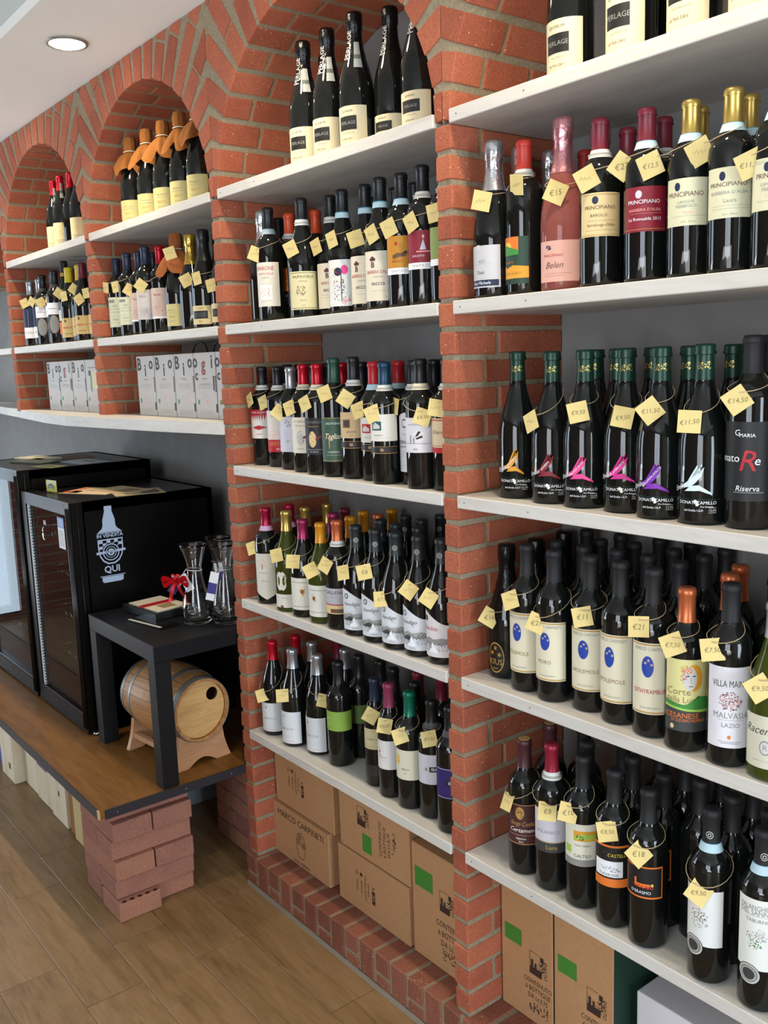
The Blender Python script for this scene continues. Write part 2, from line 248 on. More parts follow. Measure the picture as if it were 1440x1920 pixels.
('C3', -0.4972, 0.135, 0.2808, 'bd', 'black', None, None, 0.27, 0.55, 62, -68.8, 'black-capped back-row bottle, sixth from the left, third shelf of the middle bay'),
('C3', -0.613, 0.21, 0.2808, 'bd', 'black', None, None, 0.27, 0.55, 62, -68.6, 'black-capped back-row bottle, fifth from the left, third shelf of the middle bay'),
('C3', -0.4244, 0.135, 0.2808, 'bd', 'black', 'white', None, 0.27, 0.55, 62, -69.9, 'black-capped back-row bottle, seventh from the left, third shelf of the middle bay'),
('C3', -0.4408, 0.21, 0.2808, 'bd', 'black', None, None, 0.27, 0.55, 62, -71.1, 'black-capped back-row bottle, eighth from the left, third shelf of the middle bay'),
('C3', -0.3516, 0.135, 0.2808, 'bd', 'red2', 'blueband', None, 0.27, 0.55, 62, -71.0, 'red-capped back-row bottle, second from the left, third shelf of the middle bay'),
('C3', -0.3652, 0.21, 0.2808, 'bd', 'red', 'white', None, 0.27, 0.55, 62, -72.2, 'red-capped back-row bottle, third from the left, third shelf of the middle bay'),
('C3', -0.2294, 0.1445, 0.2808, 'bd', 'black', None, None, 0.27, 0.55, 62, -73.2, 'black-capped back-row bottle, ninth from the left, third shelf of the middle bay'),
('C3', -0.7603, 0.2102, 0.2808, 'bd', 'black', None, None, 0.27, 0.55, 62, -66.7, 'black-capped back-row bottle, fourth from the left, third shelf of the middle bay'),
('C4', -0.8594, 0.0432, 0.2748, 'bd', 'crimson', 'pink', 'pointlab', 0.125, 0.535, 62, -43.9, 'crimson-capped bottle with pointed white label, fourth shelf of the middle bay'),
('C4', -0.7456, 0.0408, 0.2784, 'bg', 'gold', None, 'scallop', 0.045, 0.416, 60, -46.8, 'gold-capped green glass bottle with scalloped white label, fourth shelf of the middle bay'),
('C4', -0.6644, 0.0408, 0.2634, 'bg', 'magenta', None, 'bee', 0.081, 0.413, 60, -48.3, 'magenta-capped bottle with cream bee label, fourth shelf of the middle bay'),
('C4', -0.5785, 0.0408, 0.2637, 'bg', 'amber', None, 'bee2', 0.072, 0.39, 60, -57.0, 'amber-capped bottle with cream lined label, fourth shelf of the middle bay'),
('C4', -0.4993, 0.0378, 0.2797, 'bd', 'copper', 'white', 'leno', 0.151, 0.388, 62, -52.5, 'copper-capped bottle with silver and tan label, fourth shelf of the middle bay'),
('C4', -0.4235, 0.0409, 0.2755, 'bg', 'blacklogo', None, 'land', 0.058, 0.42, 60, -51.6, 'black-capped bottle with vineyard landscape label, first of the five, middle bay fourth shelf'),
('C4', -0.3447, 0.0408, 0.2756, 'bg', 'blacklogo', None, 'land', 0.059, 0.418, 60, -52.8, 'black-capped bottle with vineyard landscape label, second of the five, middle bay fourth shelf'),
('C4', -0.2659, 0.0408, 0.2775, 'bg', 'blacklogo', None, 'land', 0.057, 0.399, 60, -61.6, 'black-capped bottle with vineyard landscape label, middle of the five, middle bay fourth shelf'),
('C4', -0.1872, 0.0446, 0.2785, 'bg', 'blacklogo', None, 'land', 0.058, 0.417, 60, -69.9, 'black-capped bottle with vineyard landscape label, fourth of the five, middle bay fourth shelf'),
('C4', -0.1085, 0.0464, 0.2813, 'bg', 'blacklogo', None, 'landred', 0.063, 0.423, 60, -77.8, 'landscape label bottle with red script beside the near pillar, middle bay fourth shelf'),
('C4', -0.8474, 0.115, 0.2772, 'bd', 'crimson', 'pink', None, 0.27, 0.55, 62, -64.0, 'only crimson-capped bottle in the back rows, fourth shelf of the middle bay'),
('C4', -0.7694, 0.1192, 0.2766, 'bg', 'gold', None, None, 0.27, 0.55, 60, -63.0, 'gold-capped back-row bottle, first from the left, fourth shelf of the middle bay'),
('C4', -0.7736, 0.1979, 0.2766, 'bg', 'gold', None, None, 0.27, 0.55, 60, -64.3, 'gold-capped back-row bottle, rightmost, fourth shelf of the middle bay'),
('C4', -0.6177, 0.1091, 0.2766, 'bg', 'magenta', None, None, 0.27, 0.55, 60, -64.7, 'only purple-capped bottle in the back rows, fourth shelf of the middle bay'),
('C4', -0.6556, 0.1748, 0.2772, 'bd', 'darkred', None, None, 0.27, 0.55, 62, -67.4, 'only dark red-capped bottle in the back rows, fourth shelf of the middle bay'),
('C4', -0.5335, 0.1055, 0.2766, 'bg', 'amber', None, None, 0.27, 0.55, 60, -65.7, 'amber-capped back-row bottle, first from the left, fourth shelf of the middle bay'),
('C4', -0.5032, 0.1749, 0.2772, 'bd', 'copper', 'white', None, 0.27, 0.55, 62, -69.5, 'only copper-capped bottle in the back rows, fourth shelf of the middle bay'),
('C4', -0.5798, 0.1833, 0.2766, 'bg', 'amber', None, None, 0.27, 0.55, 60, -66.6, 'amber-capped back-row bottle, second from the left, fourth shelf of the middle bay'),
('C4', -0.5426, 0.2527, 0.2766, 'bg', 'amber', None, None, 0.27, 0.55, 60, -68.4, 'amber-capped back-row bottle, third from the left, fourth shelf of the middle bay'),
('C4', -0.4375, 0.1314, 0.2766, 'bg', 'blacklogo', None, None, 0.27, 0.55, 60, -67.6, 'black-capped back-row bottle, first from the left, fourth shelf of the middle bay'),
('C4', -0.3584, 0.1184, 0.2766, 'bg', 'blacklogo', None, None, 0.27, 0.55, 60, -68.6, 'black-capped back-row bottle, second from the left, fourth shelf of the middle bay'),
('C4', -0.4385, 0.215, 0.2766, 'bg', 'blacklogo', None, None, 0.27, 0.55, 60, -69.2, 'black-capped back-row bottle, third from the left, fourth shelf of the middle bay'),
('C4', -0.3582, 0.202, 0.2766, 'bg', 'blacklogo', None, None, 0.27, 0.55, 60, -70.2, 'black-capped back-row bottle, fifth from the left, fourth shelf of the middle bay'),
('C4', -0.2792, 0.1225, 0.2766, 'bg', 'blacklogo', None, None, 0.27, 0.55, 60, -69.9, 'black-capped back-row bottle, fourth from the left, fourth shelf of the middle bay'),
('C4', -0.3739, 0.2792, 0.2766, 'bg', 'blacklogo', None, None, 0.27, 0.55, 60, -71.4, 'black-capped back-row bottle, sixth from the left, fourth shelf of the middle bay'),
('C5', -0.8799, 0.0524, 0.2807, 'bg', 'red', None, 'whitefine', 0.049, 0.359, 60, -53.6, 'red-capped bottle with plain white label beside the brick, bottom shelf of the middle bay'),
('C5', -0.7696, 0.0517, 0.2814, 'bg', 'silver', None, 'whitefine', 0.038, 0.372, 60, -68.1, 'silver-capped bottle with white label, left one, bottom shelf of the middle bay'),
('C5', -0.6718, 0.0712, 0.2829, 'bg', 'silver', None, 'whitefine', 0.039, 0.388, 60, -69.7, 'silver-capped bottle with white label, right one, bottom shelf of the middle bay'),
('C5', -0.5691, 0.0702, 0.2874, 'bd', 'black', None, 'greenband', 0.355, 0.544, 150, -126.4, 'dark bottle with bright green wrap label, bottom shelf of the middle bay'),
('C5', -0.5738, 0.1437, 0.2879, 'bd', 'black', None, 'greenband2', 0.356, 0.538, 150, -132.8, 'dark bottle with dull green wrap label standing behind, bottom shelf of the middle bay'),
('C5', -0.4049, 0.0682, 0.2829, 'sm', 'navy', None, 'gelci', 0.36, 0.553, 60, -52.4, 'navy-capped small bottle with cream label and dark lower label, middle bay bottom shelf'),
('C5', -0.3318, 0.0557, 0.2912, 'sm', 'rose', None, 'whiteorn', 0.261, 0.517, 60, -67.7, 'rose-capped bottle with white label, bottom shelf of the middle bay'),
('C5', -0.2542, 0.0583, 0.2902, 'bd', 'emerald', None, 'creamleaf', 0.263, 0.522, 62, -64.2, 'emerald-capped bottle with cream leaf label, bottom shelf of the middle bay'),
('C5', -0.1814, 0.0665, 0.2866, 'bd', 'black', 'dark', 'iba', 0.309, 0.565, 62, -49.3, 'black-capped bottle with lilac-white label and small black box, bottom shelf of the middle bay'),
('C5', -0.0993, 0.0521, 0.2972, 'bd', 'black', 'dark', 'ibap', 0.292, 0.54, 62, -50.5, 'bottle with deep purple label at the near pillar, bottom shelf of the middle bay'),
('C5', -0.8758, 0.1311, 0.2814, 'bg', 'red', None, None, 0.27, 0.55, 60, -61.9, 'only red-capped bottle in the back rows, bottom shelf of the middle bay'),
('C5', -0.7845, 0.1291, 0.2814, 'bg', 'silver', None, None, 0.27, 0.55, 60, -63.0, 'silver-capped back-row bottle, first from the left, bottom shelf of the middle bay'),
('C5', -0.751, 0.1971, 0.2879, 'bd', 'darkred', None, None, 0.27, 0.55, 62, -66.6, 'dark red-capped back-row bottle, first from the left, bottom shelf of the middle bay'),
('C5', -0.6619, 0.16, 0.2814, 'bg', 'silver', None, None, 0.27, 0.55, 60, -65.0, 'silver-capped back-row bottle, rightmost, bottom shelf of the middle bay'),
('C5', -0.4954, 0.158, 0.2879, 'bd', 'black', None, None, 0.27, 0.55, 62, -69.3, 'black-capped back-row bottle, first from the left, bottom shelf of the middle bay'),
('C5', -0.421, 0.1434, 0.2879, 'bd', 'black', None, None, 0.27, 0.55, 62, -70.1, 'black-capped back-row bottle, second from the left, bottom shelf of the middle bay'),
('C5', -0.3533, 0.17, 0.2879, 'bd', 'darkred', None, None, 0.27, 0.55, 62, -71.7, 'dark red-capped back-row bottle, second from the left, bottom shelf of the middle bay'),
('C5', -0.2825, 0.187, 0.2879, 'bd', 'darkred', None, None, 0.27, 0.55, 62, -73.1, 'dark red-capped back-row bottle, third from the left, bottom shelf of the middle bay'),
('C5', -0.2125, 0.1668, 0.2879, 'bd', 'black', None, None, 0.27, 0.55, 62, -73.9, 'black-capped back-row bottle, fourth from the left, bottom shelf of the middle bay'),
('C5', -0.2988, 0.1159, 0.2879, 'bd', 'black', None, None, 0.27, 0.55, 62, -71.5, 'black-capped back-row bottle, third from the left, bottom shelf of the middle bay'),
('D1', 0.2406, 0.075, 0.3, 'sp', 'blackfoil', None, 'periage', 0.03, 0.33, 58, -77.4, 'large framed-label sparkling bottle beside the brick arch, top shelf of the right bay'),
('D1', 0.3765, 0.07, 0.3, 'sp', 'blackfoil', None, 'periage', 0.03, 0.36, 58, -80.7, 'second large sparkling bottle with framed label, top shelf of the right bay'),
('D1', 0.5004, 0.065, 0.3, 'sp', 'blackfoil', None, 'periage', 0.03, 0.38, 58, -84.0, 'third large sparkling bottle with framed label, top shelf of the right bay'),
('D1', 0.6086, 0.065, 0.3, 'sp', 'blackfoil', None, 'periage', 0.03, 0.38, 58, -87.3, 'last large sparkling bottle at the picture edge, top shelf of the right bay'),
('D1', 0.3824, 0.18, 0.3, 'sp', 'blackfoil', None, None, 0.1, 0.3, 58, -83.0, 'dark sparkling bottle standing behind the second and third, top shelf of the right bay'),
('D2', 0.0664, 0.0516, 0.2975, 'sp', 'silverfoil', None, 'moscato', 0.066, 0.335, 58, -88.5, 'silver foil sparkling bottle with white and blue label, second shelf of the right bay'),
('D2', 0.1451, 0.0534, 0.284, 'bd', 'vermil', 'white', 'sunrise', 0.072, 0.377, 62, -97.2, 'vermilion-capped bottle with green and orange sunrise label, second shelf of the right bay'),
('D2', 0.239, 0.0566, 0.3045, 'sp', 'pinkfoil', None, 'pinklab', 0.053, 0.29, 58, -66.4, 'pink foil rose bottle with pink label, second shelf of the right bay'),
('D2', 0.3371, 0.0389, 0.2806, 'bd', 'darkred', 'white', 'princtan', 0.293, 0.55, 62, -48.9, 'dark red capped bottle with tan crest label, second shelf of the right bay'),
('D2', 0.4331, 0.0378, 0.2755, 'bd', 'darkred', 'blueband', 'princred', 0.284, 0.541, 62, -57.4, 'dark red capped bottle with crimson crest label, second shelf of the right bay'),
('D2', 0.5164, 0.0378, 0.2692, 'bd', 'gold', 'blueband', 'princpale', 0.286, 0.552, 62, -59.8, 'gold-capped bottle with pale LANGHE crest label, second shelf of the right bay'),
('D2', 0.5892, 0.0378, 0.2699, 'bd', 'gold', 'blueband', 'princpale2', 0.292, 0.564, 62, -62.0, "gold-capped bottle with pale BARBERA D'ALBA crest label, second shelf of the right bay"),
('D2', 0.662, 0.0378, 0.2736, 'bd', 'gold', 'blueband', 'princpale3', 0.294, 0.56, 62, -64.3, 'gold-capped bottle with pale label at the picture edge, second shelf of the right bay'),
('D2', 0.2539, 0.1419, 0.301, 'sp', 'pinkfoil', None, None, 0.27, 0.55, 58, -79.0, 'only pink foil-capped bottle in the back rows, second shelf of the right bay'),
('D2', 0.1775, 0.1907, 0.2745, 'bd', 'vermil', 'white', None, 0.27, 0.55, 62, -82.2, 'vermilion-capped back-row bottle, rightmost, second shelf of the right bay'),
('D2', 0.1788, 0.118, 0.2745, 'bd', 'vermil', 'white', None, 0.27, 0.55, 62, -80.8, 'vermilion-capped back-row bottle, first from the left, second shelf of the right bay'),
('D2', 0.0438, 0.1475, 0.301, 'sp', 'silverfoil', None, None, 0.27, 0.55, 58, -74.5, 'silver foil-capped back-row bottle, first from the left, second shelf of the right bay'),
('D2', 0.4144, 0.11, 0.2745, 'bd', 'darkred', 'white', None, 0.27, 0.55, 62, -86.5, 'dark red-capped back-row bottle, rightmost, second shelf of the right bay'),
('D2', 0.487, 0.1044, 0.2745, 'bd', 'gold', 'blueband', None, 0.27, 0.55, 62, -88.4, 'gold-capped back-row bottle, first from the left, second shelf of the right bay'),
('D2', 0.5727, 0.1087, 0.2745, 'bd', 'gold', 'blueband', None, 0.27, 0.55, 62, -91.0, 'gold-capped back-row bottle, third from the left, second shelf of the right bay'),
('D2', 0.5225, 0.1679, 0.2745, 'bd', 'gold', None, None, 0.27, 0.55, 62, -90.6, 'gold-capped back-row bottle, second from the left, second shelf of the right bay'),
('D2', 0.0495, 0.2321, 0.301, 'sp', 'silverfoil', None, None, 0.27, 0.55, 58, -76.2, 'silver foil-capped back-row bottle, rightmost, second shelf of the right bay'),
('D2', 0.3351, 0.1166, 0.2745, 'bd', 'darkred', None, None, 0.27, 0.55, 62, -84.6, 'dark red-capped back-row bottle, first from the left, second shelf of the right bay'),
('D3', 0.1057, 0.071, 0.2897, 'cr', 'greencr', None, 'camor', 0.046, 0.37, 60, -58.2, 'crown-capped bottle with orange brushstroke mark, third shelf of the right bay'),
('D3', 0.2048, 0.0617, 0.2871, 'cr', 'greencr', None, 'campink', 0.044, 0.364, 75, -60.3, 'crown-capped bottle with crimson BARBERA brushstroke, third shelf of the right bay'),
('D3', 0.2869, 0.0595, 0.2875, 'cr', 'greencr', None, 'campink2', 0.05, 0.365, 75, -62.2, 'crown-capped bottle with pink brushstroke mark, third shelf of the right bay'),
('D3', 0.3768, 0.0641, 0.2877, 'cr', 'greencr', None, 'campink3', 0.072, 0.387, 75, -64.6, 'crown-capped bottle with magenta LAMBRUSCO brushstroke, third shelf of the right bay'),
('D3', 0.4593, 0.0491, 0.2879, 'cr', 'greencr', None, 'campurp', 0.042, 0.356, 75, -66.6, 'crown-capped bottle with purple BONARDA DOLCE brushstroke, third shelf of the right bay'),
('D3', 0.5415, 0.0499, 0.2893, 'cr', 'greencr', None, 'camwhite', 0.053, 0.366, 75, -69.0, 'crown-capped bottle with white MALVASIA brushstroke, third shelf of the right bay'),
('D3', 0.6201, 0.0591, 0.301, 'bdt', 'matte', None, 'senatore', 0.151, 0.562, 70, -76.4, 'tall matte black bottle with black label and red letter R, right bay third shelf'),
('D3', 0.1904, 0.21, 0.2878, 'cr', 'greencr', None, None, 0.27, 0.55, 75, -95.8, 'green crown-capped back-row bottle, first from the left, third shelf of the right bay'),
('D3', 0.2974, 0.141, 0.2878, 'cr', 'greencr', None, None, 0.27, 0.55, 75, -97.1, 'green crown-capped back-row bottle, second from the left, third shelf of the right bay'),
('D3', 0.3175, 0.2207, 0.2878, 'cr', 'greencr', None, None, 0.27, 0.55, 75, -99.1, 'green crown-capped back-row bottle, third from the left, third shelf of the right bay'),
('D3', 0.4567, 0.135, 0.2878, 'cr', 'greencr', None, None, 0.27, 0.55, 75, -101.1, 'green crown-capped back-row bottle, fourth from the left, third shelf of the right bay'),
('D3', 0.4941, 0.21, 0.2878, 'cr', 'greencr', None, None, 0.27, 0.55, 75, -103.5, 'green crown-capped back-row bottle, fifth from the left, third shelf of the right bay'),
('D3', 0.6036, 0.135, 0.301, 'bdt', 'matte', None, None, 0.27, 0.55, 70, -100.4, 'only matte black-capped bottle in the back rows, third shelf of the right bay'),
('D4', 0.0555, 0.084, 0.2857, 'sp', 'blackfoil', None, 'kius', 0.042, 0.285, 30, -83.4, 'black foil sparkling bottle with round gold starred emblem, fourth shelf of the right bay'),
('D4', 0.1414, 0.055, 0.3005, 'bd', 'matte', None, 'egg1', 0.138, 0.552, 62, -78.7, 'bottle with cream label and blue egg, closest to the brick, right bay fourth shelf'),
('D4', 0.2167, 0.0507, 0.3003, 'bd', 'matte', None, 'egg2', 0.145, 0.542, 62, -73.4, 'bottle with cream blue-egg label, second from the brick, fourth shelf of the right bay'),
('D4', 0.2996, 0.0611, 0.2999, 'bd', 'matte', None, 'egg3', 0.141, 0.547, 62, -68.1, 'bottle with cream blue-egg label, third of five, fourth shelf of the right bay'),
('D4', 0.3763, 0.0521, 0.3009, 'bd', 'matte', None, 'egg4', 0.139, 0.567, 62, -81.0, 'bottle with cream blue-egg label, fourth of five, fourth shelf of the right bay'),
('D4', 0.4522, 0.0459, 0.3012, 'bd', 'matte', None, 'egg5', 0.148, 0.579, 62, -63.2, 'bottle with cream blue-egg label, fifth of five, fourth shelf of the right bay'),
('D4', 0.5246, 0.0378, 0.2802, 'bd', 'copper', None, 'corte', 0.135, 0.585, 62, -54.1, 'copper-capped bottle with moon face picture label, fourth shelf of the right bay'),
('D4', 0.6065, 0.0378, 0.3016, 'bd', 'matte', None, 'maina', 0.114, 0.566, 62, -56.5, 'black-capped bottle with tall white label, red engraving, fourth shelf of the right bay'),
('D4', 0.6823, 0.041, 0.2837, 'bg', 'silvergrey', None, 'racemo', 0.077, 0.38, 60, -76.8, 'silver-capped green bottle with script label at picture edge, fourth shelf of the right bay'),
('D4', 0.061, 0.1698, 0.2857, 'sp', 'blackfoil', None, None, 0.27, 0.55, 58, -75.2, 'black foil-capped back-row bottle, first from the left, fourth shelf of the right bay'),
('D4', 0.0471, 0.2762, 0.2857, 'sp', 'blackfoil', None, None, 0.27, 0.55, 58, -76.9, 'black foil-capped back-row bottle, rightmost, fourth shelf of the right bay'),
('D4', 0.1579, 0.126, 0.3005, 'bd', 'matte', None, None, 0.27, 0.55, 62, -80.5, 'matte black-capped back-row bottle, first from the left, fourth shelf of the right bay'),
('D4', 0.1264, 0.2584, 0.3005, 'bd', 'matte', None, None, 0.27, 0.55, 62, -82.3, 'matte black-capped back-row bottle, third from the left, fourth shelf of the right bay'),
('D4', 0.2318, 0.1219, 0.3005, 'bd', 'matte', None, None, 0.27, 0.55, 62, -82.1, 'matte black-capped back-row bottle, second from the left, fourth shelf of the right bay'),
('D4', 0.2155, 0.1929, 0.3005, 'bd', 'matte', None, None, 0.27, 0.55, 62, -83.1, 'matte black-capped back-row bottle, fourth from the left, fourth shelf of the right bay'),
('D4', 0.2112, 0.2656, 0.3005, 'bd', 'matte', None, None, 0.27, 0.55, 62, -84.3, 'matte black-capped back-row bottle, sixth from the left, fourth shelf of the right bay'),
('D4', 0.303, 0.1368, 0.3005, 'bd', 'matte', None, None, 0.27, 0.55, 62, -84.1, 'matte black-capped back-row bottle, fifth from the left, fourth shelf of the right bay'),
('D4', 0.2863, 0.21, 0.3005, 'bd', 'matte', None, None, 0.27, 0.55, 62, -85.1, 'matte black-capped back-row bottle, seventh from the left, fourth shelf of the right bay'),
('D4', 0.2959, 0.2822, 0.3005, 'bd', 'matte', None, None, 0.27, 0.55, 62, -86.6, 'matte black-capped back-row bottle, ninth from the left, fourth shelf of the right bay'),
('D4', 0.3764, 0.1327, 0.3005, 'bd', 'matte', None, None, 0.27, 0.55, 62, -85.9, 'matte black-capped back-row bottle, eighth from the left, fourth shelf of the right bay'),
('D4', 0.3785, 0.2101, 0.3005, 'bd', 'matte', None, None, 0.27, 0.55, 62, -87.4, 'matte black-capped back-row bottle, tenth from the left, fourth shelf of the right bay'),
('D4', 0.3687, 0.2822, 0.3005, 'bd', 'matte', None, None, 0.27, 0.55, 62, -88.4, 'matte black-capped back-row bottle, twelfth from the left, fourth shelf of the right bay'),
('D4', 0.4506, 0.1236, 0.3005, 'bd', 'matte', None, None, 0.27, 0.55, 62, -87.8, 'matte black-capped back-row bottle, eleventh from the left, fourth shelf of the right bay'),
('D4', 0.4507, 0.2007, 0.3005, 'bd', 'matte', None, None, 0.27, 0.55, 62, -89.1, 'matte black-capped back-row bottle, thirteenth from the left, fourth shelf of the right bay'),
('D4', 0.5659, 0.0982, 0.3005, 'bd', 'copper', None, None, 0.27, 0.55, 62, -90.6, 'copper-capped back-row bottle, first from the left, fourth shelf of the right bay'),
('D4', 0.5434, 0.1675, 0.3005, 'bd', 'copper', None, None, 0.27, 0.55, 62, -91.2, 'copper-capped back-row bottle, rightmost, fourth shelf of the right bay'),
('D4', 0.4458, 0.278, 0.3005, 'bd', 'matte', None, None, 0.27, 0.55, 62, -90.3, 'matte black-capped back-row bottle, fourteenth from the left, fourth shelf of the right bay'),
('D4', 0.6347, 0.1254, 0.3005, 'bd', 'matte', None, None, 0.27, 0.55, 62, -93.2, 'matte black-capped back-row bottle, fifteenth from the left, fourth shelf of the right bay'),
('D5', 0.1316, 0.0519, 0.2902, 'bd', 'maroon', None, 'certamen', 0.237, 0.55, 62, -55.3, 'maroon-capped bottle with maroon label and gold medallion, bottom shelf of the right bay'),
('D5', 0.211, 0.0478, 0.3066, 'bd', 'crimson2', 'white', 'minor', 0.283, 0.579, 62, -57.0, 'crimson-capped bottle with white and grey label, bottom shelf of the right bay'),
('D5', 0.2924, 0.0475, 0.3072, 'bd', 'matte', None, 'calteo', 0.3, 0.583, 62, -59.0, 'black-capped bottle with cream landscape picture label, bottom shelf of the right bay'),
('D5', 0.3717, 0.0433, 0.3062, 'bd', 'matte', None, 'tufarone', 0.279, 0.554, 62, -60.9, 'black-capped bottle with black label and orange band, bottom shelf of the right bay'),
('D5', 0.4513, 0.0389, 0.2975, 'bd', 'matte', None, 'derasmo', 0.339, 0.547, 62, -71.7, 'black-capped bottle with orange-edged black label and castle drawing, bottom shelf of the right bay'),
('D5', 0.5801, 0.0378, 0.3082, 'bd', 'mattelogo', 'blueband', 'whitetree', 0.228, 0.564, 62, -83.0, 'bottle with white tree label and round grey seal, bottom shelf of the right bay'),
('D5', 0.6754, 0.0388, 0.3086, 'bd', 'mattelogo', 'blueband', 'falang', 0.247, 0.649, 62, -69.8, 'bottle with white FALANGHINA label and round grey seal, bottom shelf of the right bay'),
('D5', 0.4311, 0.1134, 0.2964, 'bd', 'matte', None, 'derasmo', 0.335, 0.544, 62, -93.4, 'second orange-edged label bottle standing in the row behind, bottom shelf of the right bay'),
('D5', 0.1373, 0.1244, 0.3064, 'bd', 'maroon', None, None, 0.27, 0.55, 62, -80.0, 'only maroon-capped bottle in the back rows, bottom shelf of the right bay'),
('D5', 0.2008, 0.16, 0.3064, 'bd', 'matte', None, None, 0.27, 0.55, 62, -82.1, 'matte black-capped back-row bottle, first from the left, bottom shelf of the right bay'),
('D5', 0.2519, 0.1081, 0.3064, 'bd', 'matte', None, None, 0.27, 0.55, 62, -82.3, 'matte black-capped back-row bottle, second from the left, bottom shelf of the right bay'),
('D5', 0.3583, 0.1154, 0.3064, 'bd', 'matte', None, 'whitetree', 0.27, 0.55, 62, -85.1, 'matte black-capped back-row bottle, fourth from the left, bottom shelf of the right bay'),
('D5', 0.3017, 0.1612, 0.3064, 'bd', 'matte', None, None, 0.27, 0.55, 62, -84.6, 'matte black-capped back-row bottle, third from the left, bottom shelf of the right bay'),
('D5', 0.5031, 0.1239, 0.3064, 'bd', 'matte', None, None, 0.27, 0.55, 62, -89.2, 'matte black-capped back-row bottle, seventh from the left, bottom shelf of the right bay'),
('D5', 0.359, 0.2061, 0.3064, 'bd', 'matte', None, 'whitetree', 0.27, 0.55, 62, -86.8, 'matte black-capped back-row bottle, fifth from the left, bottom shelf of the right bay'),
('D5', 0.5747, 0.1104, 0.3064, 'bd', 'matte', None, None, 0.27, 0.55, 62, -91.1, 'matte black-capped back-row bottle, ninth from the left, bottom shelf of the right bay'),
('D5', 0.6473, 0.106, 0.3064, 'bd', 'mattelogo', 'blueband', 'fiano', 0.27, 0.55, 62, -93.2, 'matte black-capped back-row bottle, eleventh from the left, bottom shelf of the right bay'),
('D5', 0.429, 0.1861, 0.3064, 'bd', 'matte', None, None, 0.27, 0.55, 62, -88.3, 'matte black-capped back-row bottle, sixth from the left, bottom shelf of the right bay'),
('D5', 0.501, 0.1966, 0.3064, 'bd', 'matte', None, None, 0.27, 0.55, 62, -90.5, 'matte black-capped back-row bottle, eighth from the left, bottom shelf of the right bay'),
('D5', 0.5725, 0.1832, 0.3064, 'bd', 'matte', None, None, 0.27, 0.55, 62, -92.3, 'matte black-capped back-row bottle, tenth from the left, bottom shelf of the right bay'),
]
